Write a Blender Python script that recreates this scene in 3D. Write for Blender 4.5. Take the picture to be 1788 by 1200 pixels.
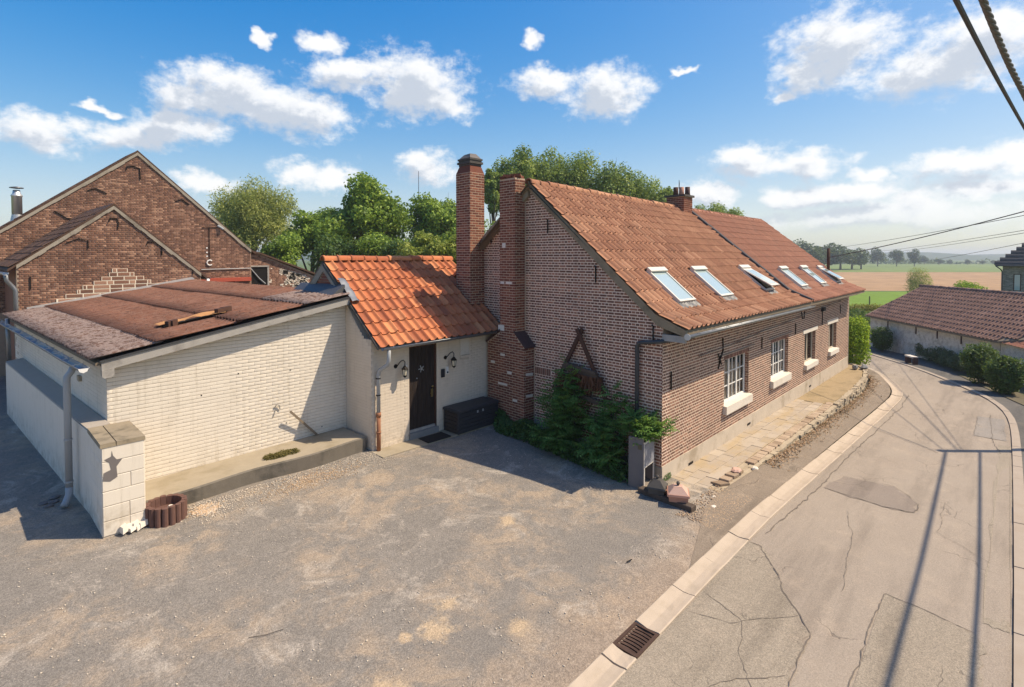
import bpy, bmesh, math, random
import numpy as np
from mathutils import Vector, Matrix
R = math.radians
rnd = random.Random(7)
nrg = np.random.default_rng(7)
for o in list(bpy.data.objects):
    bpy.data.objects.remove(o)
scene = bpy.context.scene
COL = scene.collection

# ------------------------------------------------------------------ camera
CAM = np.array([-9.90, -5.14, 4.60])
FW = np.array([0.7277, 0.6859]); RT = np.array([0.6859, -0.7277])
cd = bpy.data.cameras.new('camera')
cam = bpy.data.objects.new('camera', cd); COL.objects.link(cam)
cam.location = CAM
cam.rotation_euler = (R(90 - 1.7), 0, R(-(90 - 43.29)))
cd.sensor_width = 36.0
cd.lens = 36.0 * 930 / 1788
cd.shift_y = -(600 - 475.6) / 1788
cd.clip_start = 0.05; cd.clip_end = 6000
scene.camera = cam
scene.cycles.max_bounces = 7; scene.cycles.diffuse_bounces = 3; scene.cycles.transparent_max_bounces = 6
scene.cycles.use_denoising = True

# ------------------------------------------------------------------ light, sky, exposure
SUN_TO = Vector((0.55, -0.53, 1.0)).normalized()
SUN_EL = math.asin(SUN_TO.z); SUN_ROT = math.atan2(SUN_TO.x, SUN_TO.y)
sl = bpy.data.lights.new('sun', 'SUN'); sl.energy = 2.75; sl.angle = R(0.53); sl.color = (1.0, 0.85, 0.65)
sun = bpy.data.objects.new('sun', sl); COL.objects.link(sun)
sun.location = (0, 0, 30)
sun.rotation_euler = (-SUN_TO).to_track_quat('-Z', 'Y').to_euler()
scene.view_settings.view_transform = 'Standard'
scene.view_settings.look = 'None'
scene.view_settings.gamma = 1.0
scene.view_settings.exposure = 1.2
scene.view_settings.use_curve_mapping = False

class NT:
    """small helper to write node trees"""
    def __init__(s, tree):
        s.t = tree; s.n = tree.nodes; s.l = tree.links
    def new(s, typ, **kw):
        n = s.n.new(typ)
        for k, v in kw.items(): setattr(n, k, v)
        return n
    def put(s, sock, v):
        if isinstance(v, bpy.types.NodeSocket): s.l.new(v, sock)
        elif v is not None:
            if isinstance(v, (tuple, list)) and len(v) == 3 and sock.type == 'RGBA': v = (*v, 1)
            sock.default_value = v
    def math(s, op, a, b=None, c=None, clamp=False):
        n = s.new('ShaderNodeMath', operation=op, use_clamp=clamp)
        s.put(n.inputs[0], a)
        if b is not None: s.put(n.inputs[1], b)
        if c is not None: s.put(n.inputs[2], c)
        return n.outputs[0]
    def vmath(s, op, a, b=None):
        n = s.new('ShaderNodeVectorMath', operation=op)
        s.put(n.inputs[0], a)
        if b is not None: s.put(n.inputs[1], b)
        return n.outputs['Value'] if op in ('LENGTH', 'DOT_PRODUCT', 'DISTANCE') else n.outputs[0]
    def scale(s, a, f):
        n = s.new('ShaderNodeVectorMath', operation='SCALE'); s.put(n.inputs[0], a); s.put(n.inputs['Scale'], f)
        return n.outputs[0]
    def noise(s, vec, scale, detail=4, rough=0.55, dist=0.0):
        n = s.new('ShaderNodeTexNoise'); s.put(n.inputs['Vector'], vec)
        n.inputs['Scale'].default_value = scale; n.inputs['Detail'].default_value = detail
        n.inputs['Roughness'].default_value = rough; n.inputs['Distortion'].default_value = dist
        return n.outputs['Fac']
    def noisec(s, vec, scale, detail=4):
        n = s.new('ShaderNodeTexNoise'); s.put(n.inputs['Vector'], vec)
        n.inputs['Scale'].default_value = scale; n.inputs['Detail'].default_value = detail
        return n.outputs['Color']
    def voro(s, vec, scale, feature='F1', out='Distance'):
        n = s.new('ShaderNodeTexVoronoi', feature=feature); s.put(n.inputs['Vector'], vec)
        n.inputs['Scale'].default_value = scale
        return n.outputs[out]
    def ramp(s, fac, stops, interp='LINEAR'):
        n = s.new('ShaderNodeValToRGB'); s.put(n.inputs[0], fac)
        cr = n.color_ramp; cr.interpolation = interp
        while len(cr.elements) < len(stops): cr.elements.new(0.5)
        for e, (p, c) in zip(cr.elements, stops):
            e.position = p
            e.color = (c, c, c, 1) if isinstance(c, (int, float)) else (*c, 1)
        return n.outputs[0]
    def mix(s, fac, a, b, blend='MIX'):
        n = s.new('ShaderNodeMix', data_type='RGBA', blend_type=blend)
        s.put(n.inputs['Factor'], fac); s.put(n.inputs[6], a); s.put(n.inputs[7], b)
        return n.outputs[2]
    def step(s, x, a, b):
        n = s.new('ShaderNodeMapRange', interpolation_type='SMOOTHSTEP')
        s.put(n.inputs[0], x); n.inputs[1].default_value = a; n.inputs[2].default_value = b
        return n.outputs[0]
    def bump(s, h, strength=0.4, dist=0.01, normal=None):
        n = s.new('ShaderNodeBump'); s.put(n.inputs['Height'], h)
        n.inputs['Strength'].default_value = strength; n.inputs['Distance'].default_value = dist
        if normal is not None: s.put(n.inputs['Normal'], normal)
        return n.outputs[0]
    def attr(s, name='tint'):
        return s.new('ShaderNodeAttribute', attribute_name=name).outputs['Fac']
    def pos(s):
        return s.new('ShaderNodeNewGeometry').outputs['Position']
    def map(s, vec, scale=(1, 1, 1), rot=(0, 0, 0), loc=(0, 0, 0)):
        n = s.new('ShaderNodeMapping'); s.put(n.inputs[0], vec)
        n.inputs['Scale'].default_value = scale; n.inputs['Rotation'].default_value = rot; n.inputs['Location'].default_value = loc
        return n.outputs[0]

# clouds as (azimuth, elevation, half width, half height) in radians: cumulus where the sky in view has them
CLOUDS = [(0.331, 0.261, 0.088, 0.045), (0.418, 0.244, 0.1, 0.041), (0.274, 0.244, 0.043, 0.03), (0.473, 0.239, 0.047, 0.033), (0.094, 0.177, 0.066, 0.025), (0.137, 0.163, 0.032, 0.016), (0.185, 0.184, 0.049, 0.023), (0.247, 0.202, 0.076, 0.027), (0.07, 0.143, 0.029, 0.017), (0.642, 0.303, 0.098, 0.055), (0.512, 0.312, 0.06, 0.026), (0.694, 0.276, 0.047, 0.031), (0.379, 0.352, 0.016, 0.012), (0.479, 0.358, 0.043, 0.017), (0.985, 0.293, 0.077, 0.043), (0.875, 0.307, 0.064, 0.027), (1.031, 0.272, 0.036, 0.019), (0.854, 0.381, 0.021, 0.014), (0.818, 0.357, 0.013, 0.007), (1.13, 0.322, 0.023, 0.006), (1.357, 0.319, 0.082, 0.049), (1.309, 0.289, 0.045, 0.03), (1.394, 0.332, 0.052, 0.031), (1.493, 0.265, 0.091, 0.038), (1.535, 0.3, 0.072, 0.043), (1.46, 0.256, 0.054, 0.028), (1.558, 0.315, 0.046, 0.035), (1.293, 0.253, 0.021, 0.009), (1.234, 0.158, 0.067, 0.028), (1.319, 0.151, 0.057, 0.022), (1.17, 0.147, 0.042, 0.018), (1.52, 0.136, 0.075, 0.022), (1.562, 0.142, 0.035, 0.023), (1.405, 0.128, 0.021, 0.012), (1.376, 0.102, 0.092, 0.02), (1.312, 0.097, 0.058, 0.019), (1.463, 0.084, 0.061, 0.017), (1.539, 0.098, 0.048, 0.016), (1.428, 0.061, 0.18, 0.023), (0.444, 0.146, 0.042, 0.024), (0.501, 0.144, 0.044, 0.022), (0.657, 0.165, 0.052, 0.029), (0.296, 0.118, 0.044, 0.02), (0.069, 0.089, 0.017, 0.009), (0.101, 0.095, 0.015, 0.006), (1.098, 0.141, 0.03, 0.012), (1.165, 0.108, 0.047, 0.025), (1.226, 0.081, 0.036, 0.015), (0.155, 0.218, 0.017, 0.007)]
DROP = {5, 8, 16, 18, 22, 26, 30, 43, 44, 45, 47}
CLOUDS = [c for i, c in enumerate(CLOUDS) if i not in DROP]

def cloud_group(clouds):
    g = bpy.data.node_groups.new('cloud_field', 'ShaderNodeTree')
    g.interface.new_socket('Vector', in_out='INPUT', socket_type='NodeSocketVector')
    g.interface.new_socket('Shift', in_out='INPUT', socket_type='NodeSocketVector')
    g.interface.new_socket('Field', in_out='OUTPUT', socket_type='NodeSocketFloat')
    k = NT(g); gi = k.new('NodeGroupInput'); go = k.new('NodeGroupOutput')
    v = gi.outputs[0]; sx = k.new('ShaderNodeSeparateXYZ'); k.put(sx.inputs[0], v)
    az = k.math('ARCTAN2', sx.outputs[0], sx.outputs[1])
    el = k.math('ARCSINE', sx.outputs[2])
    cb = k.new('ShaderNodeCombineXYZ'); k.put(cb.inputs[0], az); k.put(cb.inputs[1], el)
    p0 = k.vmath('ADD', cb.outputs[0], gi.outputs[1])
    st = k.map(p0, (1.0, 1.35, 1.0))
    w1 = k.noisec(st, 13, 3); w2 = k.noisec(st, 42, 4)
    p = k.vmath('ADD', p0, k.vmath('MULTIPLY', k.vmath('SUBTRACT', w1, (0.5, 0.5, 0.5)), (0.085, 0.05, 0)))
    p = k.vmath('ADD', p, k.vmath('MULTIPLY', k.vmath('SUBTRACT', w2, (0.5, 0.5, 0.5)), (0.030, 0.024, 0)))
    cur = None
    for (a, e, w, h) in clouds:
        d = k.vmath('LENGTH', k.vmath('MULTIPLY', k.vmath('SUBTRACT', p, (a, e, 0)), (1 / w, 1 / h, 0)))
        cur = d if cur is None else k.math('SMOOTH_MIN', cur, d, 0.35)
    f = k.math('SUBTRACT', 1.08, cur)
    # the same kind of sky goes on all round, beyond the clouds in view
    q = k.noise(k.map(v, (5.0, 5.0, 9.0)), 1.0, 2, 0.5)
    out_ = k.math('MULTIPLY', k.step(k.vmath('DOT_PRODUCT', v, (0.70, 0.66, 0.27)), 0.66, 0.50), k.step(sx.outputs[2], 0.02, 0.10))
    f = k.math('MAXIMUM', f, k.math('MULTIPLY_ADD', out_, 3.0, k.math('SUBTRACT', k.math('MULTIPLY', k.math('SUBTRACT', q, 0.60), 9.0), 3.0)))
    fb = k.noise(st, 24, 9, 0.66)
    f = k.math('ADD', f, k.math('MULTIPLY', k.math('SUBTRACT', fb, 0.5), 2.1))
    k.put(go.inputs[0], f)
    return g

def make_world():
    w = bpy.data.worlds.new('World'); scene.world = w; w.use_nodes = True
    w.node_tree.nodes.clear(); k = NT(w.node_tree)
    tc = k.new('ShaderNodeTexCoord').outputs['Generated']
    sky = k.new('ShaderNodeTexSky', sky_type='NISHITA', sun_disc=False)
    sky.sun_elevation = SUN_EL; sky.sun_rotation = SUN_ROT
    sky.air_density = 1.0; sky.dust_density = 1.1; sky.ozone_density = 1.6; sky.altitude = 60
    hs = k.new('ShaderNodeHueSaturation'); k.put(hs.inputs['Color'], sky.outputs[0])
    hs.inputs['Saturation'].default_value = 1.55; hs.inputs['Value'].default_value = 0.97; hs.inputs['Hue'].default_value = 0.518
    den = k.vmath('ADD', k.scale(hs.outputs[0], 0.22), (1.0, 1.0, 1.0)); skyc = k.vmath('DIVIDE', hs.outputs[0], den)
    w.cycles.sampling_method = 'MANUAL'; w.cycles.sample_map_resolution = 256
    big = [c for c in CLOUDS if c[2] * c[3] > 0.0011]
    def field(shift, cl=CLOUDS):
        n = k.new('ShaderNodeGroup'); n.node_tree = cloud_group(cl)
        k.put(n.inputs[0], tc); n.inputs[1].default_value = shift
        return n.outputs[0]
    f0 = field((0, 0, 0)); f1 = field((0.016, 0.024, 0), big)
    dens = k.step(f0, -0.25, 0.65)
    thick = k.step(f1, -0.25, 0.75)
    ccol = k.ramp(thick, [(0.0, (1.0, 0.995, 0.98)), (0.5, (0.90, 0.91, 0.93)), (1.0, (0.58, 0.63, 0.71))])
    cl = k.scale(ccol, 3.15)
    sx = k.new('ShaderNodeSeparateXYZ'); k.put(sx.inputs[0], tc)
    low = k.step(sx.outputs[2], 0.0, 0.10)
    dens = k.math('MULTIPLY', dens, k.math('MULTIPLY_ADD', low, 0.75, 0.2))
    col = k.mix(dens, skyc, cl)
    bg = k.new('ShaderNodeBackground'); k.put(bg.inputs[0], col); bg.inputs[1].default_value = 0.15
    out = k.new('ShaderNodeOutputWorld'); k.put(out.inputs[0], bg.outputs[0])
make_world()

# ------------------------------------------------------------------ materials
MATS = {}
def material(name):
    m = bpy.data.materials.new(name); m.use_nodes = True; m.node_tree.nodes.clear()
    k = NT(m.node_tree)
    out = k.new('ShaderNodeOutputMaterial'); b = k.new('ShaderNodeBsdfPrincipled')
    k.put(out.inputs[0], b.outputs[0]); MATS[name] = m
    b.inputs['Specular IOR Level'].default_value = 0.25
    return m, k, b, out

def m_brick(name, c0, c1, c2, rough=0.92, grime=0.35, gcol=(0.05, 0.042, 0.036), gscale=0.9, bumps=0.5):
    m, k, b, _ = material(name); p = k.pos(); t = k.attr()
    col = k.ramp(t, [(0.0, c0), (0.5, c1), (1.0, c2)])
    n1 = k.noise(p, 38, 5); col = k.mix(0.55, col, k.mix(n1, (0.45, 0.45, 0.45), (1.5, 1.45, 1.4)), 'MULTIPLY')
    g = k.step(k.noise(p, gscale, 6, 0.62), 0.47, 0.75)
    col = k.mix(k.math('MULTIPLY', g, grime), col, gcol)
    k.put(b.inputs['Base Color'], col); b.inputs['Roughness'].default_value = rough
    k.put(b.inputs['Normal'], k.bump(k.noise(p, 90, 5, 0.65), bumps, 0.006))
    return m

def m_plain(name, c0, c1, scale=6, rough=0.8, metal=0.0, bump=0.25, bscale=60, c2=None, patch=1.2, pamt=0.6, bdist=0.004, spec=0.25):
    m, k, b, _ = material(name); p = k.pos()
    col = k.mix(k.noise(p, scale, 6, 0.6), c0, c1)
    if c2 is not None:
        col = k.mix(k.math('MULTIPLY', k.step(k.noise(p, patch, 7, 0.65), 0.48, 0.68), pamt), col, c2)
    k.put(b.inputs['Base Color'], col); b.inputs['Roughness'].default_value = rough; b.inputs['Metallic'].default_value = metal
    b.inputs['Specular IOR Level'].default_value = spec
    if bump: k.put(b.inputs['Normal'], k.bump(k.noise(p, bscale, 5, 0.6), bump, bdist))
    return m

def m_tile(name, c0, c1, c2, moss=(0.06, 0.05, 0.035), mossamt=0.5, streak=True):
    m, k, b, _ = material(name); p = k.pos(); t = k.attr()
    col = k.ramp(t, [(0.0, c0), (0.5, c1), (1.0, c2)])
    n1 = k.noise(p, 25, 5); col = k.mix(0.5, col, k.mix(n1, (0.5, 0.5, 0.5), (1.45, 1.42, 1.4)), 'MULTIPLY')
    g = k.step(k.noise(k.map(p, (3.2, 1.0, 1.0)), 1.6, 6, 0.65), 0.46, 0.72)
    col = k.mix(k.math('MULTIPLY', g, mossamt), col, moss)
    li = k.step(k.noise(p, 7.5, 5, 0.7), 0.63, 0.74)
    col = k.mix(k.math('MULTIPLY', li, 0.25), col, (0.42, 0.33, 0.24))
    k.put(b.inputs['Base Color'], col); b.inputs['Roughness'].default_value = 0.8
    k.put(b.inputs['Normal'], k.bump(k.noise(p, 70, 5, 0.65), 0.35, 0.005))
    return m

def m_leaf(name, c0, c1, c2, trans=0.35, rough=0.55):
    m, k, b, out = material(name); t = k.attr()
    col = k.ramp(t, [(0.0, c0), (0.5, c1), (1.0, c2)])
    k.put(b.inputs['Base Color'], col); b.inputs['Roughness'].default_value = rough
    tr = k.new('ShaderNodeBsdfTranslucent'); k.put(tr.inputs[0], k.mix(0.5, col, (0.5, 0.62, 0.12), 'MULTIPLY') if False else k.mix(0.35, col, (0.35, 0.45, 0.05)))
    mx = k.new('ShaderNodeMixShader'); mx.inputs[0].default_value = trans
    k.put(mx.inputs[1], b.outputs[0]); k.put(mx.inputs[2], tr.outputs[0]); k.put(out.inputs[0], mx.outputs[0])
    return m

m_brick('brick_gable', (0.15, 0.072, 0.053), (0.25, 0.118, 0.082), (0.42, 0.195, 0.125), grime=0.1)
m_brick('brick_facade', (0.145, 0.078, 0.058), (0.235, 0.122, 0.088), (0.36, 0.195, 0.135), grime=0.1)
m_brick('brick_chimney', (0.135, 0.048, 0.032), (0.21, 0.076, 0.048), (0.31, 0.125, 0.075), grime=0.15)
m_brick('brick_barn', (0.145, 0.076, 0.053), (0.245, 0.128, 0.085), (0.42, 0.25, 0.17), grime=0.3, gcol=(0.10, 0.062, 0.045), gscale=0.7)
m_brick('brick_grey', (0.16, 0.14, 0.12), (0.24, 0.21, 0.18), (0.34, 0.30, 0.26), grime=0.2)
m_plain('mortar_gable', (0.76, 0.57, 0.44), (0.84, 0.67, 0.53), 9, 0.95, bump=0.6, bscale=120, c2=(0.40, 0.32, 0.27), patch=0.8, pamt=0.35)
m_plain('mortar_facade', (0.60, 0.465, 0.35), (0.72, 0.58, 0.445), 9, 0.95, bump=0.6, bscale=120, c2=(0.36, 0.27, 0.20), patch=0.7, pamt=0.35)
m_plain('mortar_chimney', (0.42, 0.30, 0.21), (0.54, 0.40, 0.29), 9, 0.95, bump=0.6, bscale=120)
m_plain('mortar_barn', (0.30, 0.215, 0.155), (0.42, 0.32, 0.24), 7, 0.95, bump=0.6, bscale=120)
m_plain('mortar_grey', (0.30, 0.28, 0.25), (0.40, 0.37, 0.33), 7, 0.95)
m_plain('lime_patch', (0.70, 0.60, 0.46), (0.80, 0.70, 0.56), 7, 0.95, bump=0.6, bscale=90)
def m_paint(name, c, dirt, joint_dark=0.0):
    m, k, b, _ = material(name); p = k.pos(); t = k.attr()
    col = k.mix(t, tuple(x * 0.975 for x in c), tuple(min(1, x * 1.02) for x in c))
    n = k.noise(p, 2.2, 7, 0.65); col = k.mix(k.math('MULTIPLY', k.step(n, 0.5, 0.78), 0.35), col, dirt)
    st = k.noise(k.map(p, (5, 5, 0.35)), 2.0, 6, 0.7)
    col = k.mix(k.math('MULTIPLY', k.step(st, 0.52, 0.76), 0.6), col, dirt)
    fl = k.step(k.noise(p, 9, 7, 0.75), 0.66, 0.70); col = k.mix(k.math('MULTIPLY', fl, 0.35), col, (0.42, 0.34, 0.25))
    sp = k.step(k.noise(p, 21, 4, 0.7), 0.72, 0.78)
    col = k.mix(k.math('MULTIPLY', sp, 0.5), col, (0.30, 0.24, 0.17))
    sx = k.new('ShaderNodeSeparateXYZ'); k.put(sx.inputs[0], p)
    splash = k.math('MULTIPLY', k.math('SUBTRACT', 1.0, k.step(sx.outputs[2], 0.35, 0.95)), k.step(k.noise(p, 4.5, 7, 0.7), 0.42, 0.66))
    col = k.mix(k.math('MULTIPLY', splash, 0.55), col, (0.33, 0.26, 0.17))
    k.put(b.inputs['Base Color'], col); b.inputs['Roughness'].default_value = 0.82
    k.put(b.inputs['Normal'], k.bump(k.noise(p, 55, 5, 0.6), 0.3, 0.004))
    return m
m_paint('paint_shed', (0.70, 0.63, 0.53), (0.46, 0.40, 0.31))
m_paint('paint_annex', (0.66, 0.565, 0.45), (0.44, 0.355, 0.26))
m_paint('paint_barn', (0.80, 0.72, 0.60), (0.56, 0.46, 0.35))
m_plain('joint_shed', (0.40, 0.33, 0.25), (0.50, 0.42, 0.33), 12, 0.95)
m_plain('joint_annex', (0.52, 0.44, 0.345), (0.58, 0.495, 0.39), 12, 0.95)
m_plain('cement', (0.30, 0.26, 0.205), (0.40, 0.35, 0.28), 5, 0.95, bump=0.5, bscale=45, c2=(0.15, 0.125, 0.095), patch=1.7, pamt=0.6)
m_plain('verge_cement', (0.22, 0.18, 0.125), (0.31, 0.26, 0.19), 6, 0.95, bump=0.5, bscale=50, c2=(0.12, 0.10, 0.065), patch=2.2, pamt=0.7)
m_plain('plinth_render', (0.44, 0.37, 0.29), (0.58, 0.50, 0.40), 3, 0.95, bump=0.5, bscale=35, c2=(0.25, 0.19, 0.12), patch=1.1, pamt=0.6)
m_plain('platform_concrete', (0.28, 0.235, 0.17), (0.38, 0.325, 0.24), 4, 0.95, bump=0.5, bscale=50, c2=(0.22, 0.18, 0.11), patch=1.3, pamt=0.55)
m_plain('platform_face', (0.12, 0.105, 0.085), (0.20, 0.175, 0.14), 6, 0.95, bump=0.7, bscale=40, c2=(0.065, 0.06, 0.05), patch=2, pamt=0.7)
m_plain('coping_moss', (0.22, 0.18, 0.12), (0.34, 0.28, 0.20), 8, 0.95, bump=0.6, bscale=50, c2=(0.11, 0.095, 0.065), patch=3, pamt=0.7)
m_plain('kerb_concrete', (0.41, 0.33, 0.245), (0.51, 0.42, 0.325), 5, 0.93, bump=0.45, bscale=80, c2=(0.36, 0.29, 0.21), patch=2.4, pamt=0.5)
m_plain('kerb_pale', (0.33, 0.27, 0.21), (0.41, 0.345, 0.275), 5, 0.93, bump=0.45, bscale=80, c2=(0.34, 0.27, 0.20), patch=2.4, pamt=0.5)
m_plain('iron', (0.012, 0.010, 0.009), (0.028, 0.022, 0.018), 20, 0.7, 0.3)
m_plain('grate_iron', (0.075, 0.045, 0.035), (0.12, 0.075, 0.055), 20, 0.65, 0.5)
m_plain('zinc', (0.20, 0.21, 0.22), (0.29, 0.30, 0.31), 8, 0.45, 0.7, bump=0.1)
m_plain('zinc_bright', (0.42, 0.43, 0.44), (0.52, 0.53, 0.54), 8, 0.42, 0.55, bump=0.1)
m_plain('lead_dark', (0.030, 0.028, 0.030), (0.055, 0.052, 0.055), 9, 0.75, 0.0, bump=0.4, bscale=25)
m_plain('lead', (0.085, 0.085, 0.088), (0.14, 0.14, 0.145), 9, 0.55, 0.4, bump=0.4, bscale=25)
m_plain('pvc_grey', (0.30, 0.31, 0.32), (0.36, 0.37, 0.38), 5, 0.45, bump=0.05, spec=0.4)
m_plain('pipe_dark', (0.035, 0.037, 0.040), (0.060, 0.062, 0.066), 6, 0.5, bump=0.08, spec=0.4)
m_plain('pipe_clay', (0.25, 0.105, 0.055), (0.33, 0.15, 0.08), 9, 0.7, bump=0.1)
m_plain('wood_fascia', (0.30, 0.28, 0.255), (0.40, 0.375, 0.34), 7, 0.8, c2=(0.20, 0.18, 0.16), patch=3)
m_plain('wood_rust', (0.055, 0.028, 0.020), (0.105, 0.050, 0.032), 18, 0.85, bump=0.5)
m_plain('wood_grey', (0.17, 0.13, 0.09), (0.28, 0.22, 0.155), 18, 0.85, bump=0.5)
m_plain('wood_orange', (0.42, 0.19, 0.065), (0.56, 0.30, 0.12), 9, 0.85, bump=0.4)
m_plain('white_frame', (0.74, 0.72, 0.68), (0.80, 0.78, 0.74), 6, 0.5, bump=0.05, spec=0.4)
m_plain('cream_frame', (0.50, 0.43, 0.33), (0.58, 0.50, 0.39), 6, 0.6, bump=0.1)
m_plain('stone_white', (0.62, 0.56, 0.48), (0.72, 0.66, 0.57), 6, 0.85, c2=(0.48, 0.41, 0.33), patch=3, pamt=0.4)
m_plain('stone_old', (0.34, 0.28, 0.20), (0.48, 0.40, 0.29), 12, 0.95, bump=0.7, bscale=40, c2=(0.20, 0.155, 0.10), patch=4, pamt=0.5, bdist=0.01)
m_plain('terracotta', (0.40, 0.20, 0.135), (0.50, 0.27, 0.19), 8, 0.8)
m_plain('terracotta_pink', (0.48, 0.30, 0.23), (0.58, 0.39, 0.31), 8, 0.8)
m_plain('dark_stone', (0.055, 0.050, 0.045), (0.11, 0.10, 0.09), 12, 0.85)
m_plain('wet_wood', (0.06, 0.045, 0.035), (0.12, 0.09, 0.07), 14, 0.9)
m_plain('black_plastic', (0.018, 0.019, 0.023), (0.028, 0.029, 0.034), 30, 0.5, bump=0.3, bscale=140, spec=0.4)
m_plain('dark_plastic', (0.030, 0.030, 0.034), (0.042, 0.042, 0.047), 30, 0.55, bump=0.3, bscale=140, spec=0.4)
m_plain('brown_plastic', (0.040, 0.030, 0.026), (0.055, 0.043, 0.037), 30, 0.55, bump=0.3, bscale=140)
m_plain('rubber_mat', (0.018, 0.016, 0.016), (0.030, 0.026, 0.025), 40, 0.95, bump=0.9, bscale=200)
m_plain('bluestone', (0.17, 0.17, 0.17), (0.25, 0.25, 0.245), 12, 0.8)
m_plain('brass', (0.30, 0.22, 0.09), (0.42, 0.31, 0.14), 12, 0.4, 0.8)
m_plain('concrete_grey', (0.14, 0.125, 0.12), (0.185, 0.165, 0.158), 5, 0.9, bump=0.3, bscale=60)
m_plain('concrete_tan', (0.36, 0.31, 0.255), (0.44, 0.385, 0.32), 5, 0.9, bump=0.3)
m_plain('plaque', (0.12, 0.12, 0.135), (0.36, 0.37, 0.41), 22, 0.5, bump=0.2)
m_plain('plaque_frame', (0.55, 0.52, 0.47), (0.62, 0.58, 0.53), 8, 0.6)
m_plain('palisade', (0.105, 0.055, 0.043), (0.165, 0.090, 0.072), 14, 0.92, bump=0.5)
m_plain('dry_stems', (0.10, 0.045, 0.025), (0.19, 0.09, 0.05), 30, 0.95)
m_plain('bark', (0.085, 0.068, 0.05), (0.15, 0.12, 0.09), 12, 0.95, bump=0.8, bscale=20, bdist=0.02)
m_plain('steel_flue', (0.62, 0.61, 0.59), (0.70, 0.69, 0.67), 6, 0.45, 0.7, bump=0.05)
m_plain('red_steel', (0.34, 0.060, 0.035), (0.42, 0.10, 0.06), 8, 0.7)
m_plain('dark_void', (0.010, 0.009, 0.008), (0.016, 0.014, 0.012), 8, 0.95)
m_plain('grey_pole', (0.40, 0.40, 0.40), (0.5, 0.5, 0.5), 8, 0.6)
m_plain('cable', (0.050, 0.047, 0.044), (0.085, 0.08, 0.075), 30, 0.6, bump=0.2)
m_plain('cable_strand', (0.125, 0.112, 0.10), (0.18, 0.165, 0.15), 30, 0.6, bump=0.2)
m_plain('creosote_pole', (0.08, 0.06, 0.045), (0.14, 0.11, 0.08), 8, 0.9, bump=0.5)
m_plain('roof_slate', (0.055, 0.052, 0.055), (0.085, 0.08, 0.082), 12, 0.8)
m_plain('curtain', (0.55, 0.53, 0.49), (0.62, 0.60, 0.56), 5, 0.9)
m_plain('curtain_dark', (0.15, 0.14, 0.115), (0.21, 0.19, 0.16), 5, 0.9)
m_plain('skylight_frame', (0.56, 0.53, 0.46), (0.64, 0.61, 0.54), 6, 0.5, 0.0, bump=0.05)
m_plain('stone_pebble', (0.50, 0.43, 0.34), (0.66, 0.57, 0.46), 16, 0.9, c2=(0.30, 0.27, 0.24), patch=11, pamt=0.9)
m_plain('pebble_orange', (0.44, 0.29, 0.17), (0.60, 0.44, 0.29), 16, 0.9, c2=(0.30, 0.25, 0.20), patch=11, pamt=0.8)
m_plain('brick_tile_dark', (0.060, 0.034, 0.030), (0.105, 0.060, 0.052), 16, 0.85)
m_tile('tile_annex', (0.33, 0.10, 0.046), (0.48, 0.16, 0.066), (0.60, 0.25, 0.11), moss=(0.22, 0.09, 0.055), mossamt=0.55)
m_tile('tile_house', (0.25, 0.110, 0.062), (0.35, 0.165, 0.092), (0.47, 0.25, 0.145), moss=(0.15, 0.080, 0.050), mossamt=0.5)
m_tile('tile_house_far', (0.25, 0.105, 0.066), (0.32, 0.14, 0.088), (0.42, 0.20, 0.125), moss=(0.20, 0.115, 0.08), mossamt=0.5)
m_tile('tile_barn', (0.20, 0.115, 0.085), (0.26, 0.15, 0.112), (0.34, 0.205, 0.155), moss=(0.075, 0.045, 0.036), mossamt=0.4)
m_tile('tile_old', (0.06, 0.036, 0.026), (0.095, 0.055, 0.038), (0.15, 0.09, 0.06), moss=(0.05, 0.035, 0.026), mossamt=0.6)

def m_sheet(name, base, base2, lichen, lam):
    m, k, b, _ = material(name); p = k.pos(); t = k.attr()
    col = k.mix(k.noise(p, 2.2, 6), base, base2)
    col = k.mix(k.math('MULTIPLY', t, 0.30), col, tuple(x * 0.6 for x in base))
    sk = k.noise(k.map(p, (0.7, 9.0, 1.0)), 2.2, 6, 0.7); col = k.mix(0.8, col, k.ramp(sk, [(0.32, 0.55), (0.5, 1.0), (0.68, 1.5)]), 'MULTIPLY')
    l = k.step(k.noise(k.map(p, (1.0, 2.0, 1)), 10, 6, 0.75), 0.52 - 0.14 * lam, 0.60 - 0.1 * lam)
    col = k.mix(k.math('MULTIPLY', l, lam), col, lichen)
    d = k.step(k.noise(k.map(p, (0.8, 1.6, 1)), 15, 5, 0.72), 0.56, 0.63); col = k.mix(k.math('MULTIPLY', d, 0.75), col, (0.055, 0.036, 0.028))
    w = k.step(k.noise(k.map(p, (1, 1, 1), loc=(7, 3, 1)), 11, 4, 0.7), 0.72, 0.76); col = k.mix(k.math('MULTIPLY', w, 0.8), col, (0.55, 0.47, 0.40))
    k.put(b.inputs['Base Color'], col); b.inputs['Roughness'].default_value = 0.92
    k.put(b.inputs['Normal'], k.bump(k.noise(p, 32, 6, 0.7), 0.8, 0.02))
m_sheet('sheet_rust', (0.16, 0.070, 0.044), (0.22, 0.102, 0.066), (0.23, 0.145, 0.112), 0.4)
m_sheet('sheet_moss', (0.105, 0.058, 0.043), (0.15, 0.088, 0.068), (0.285, 0.22, 0.195), 0.8)

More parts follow.
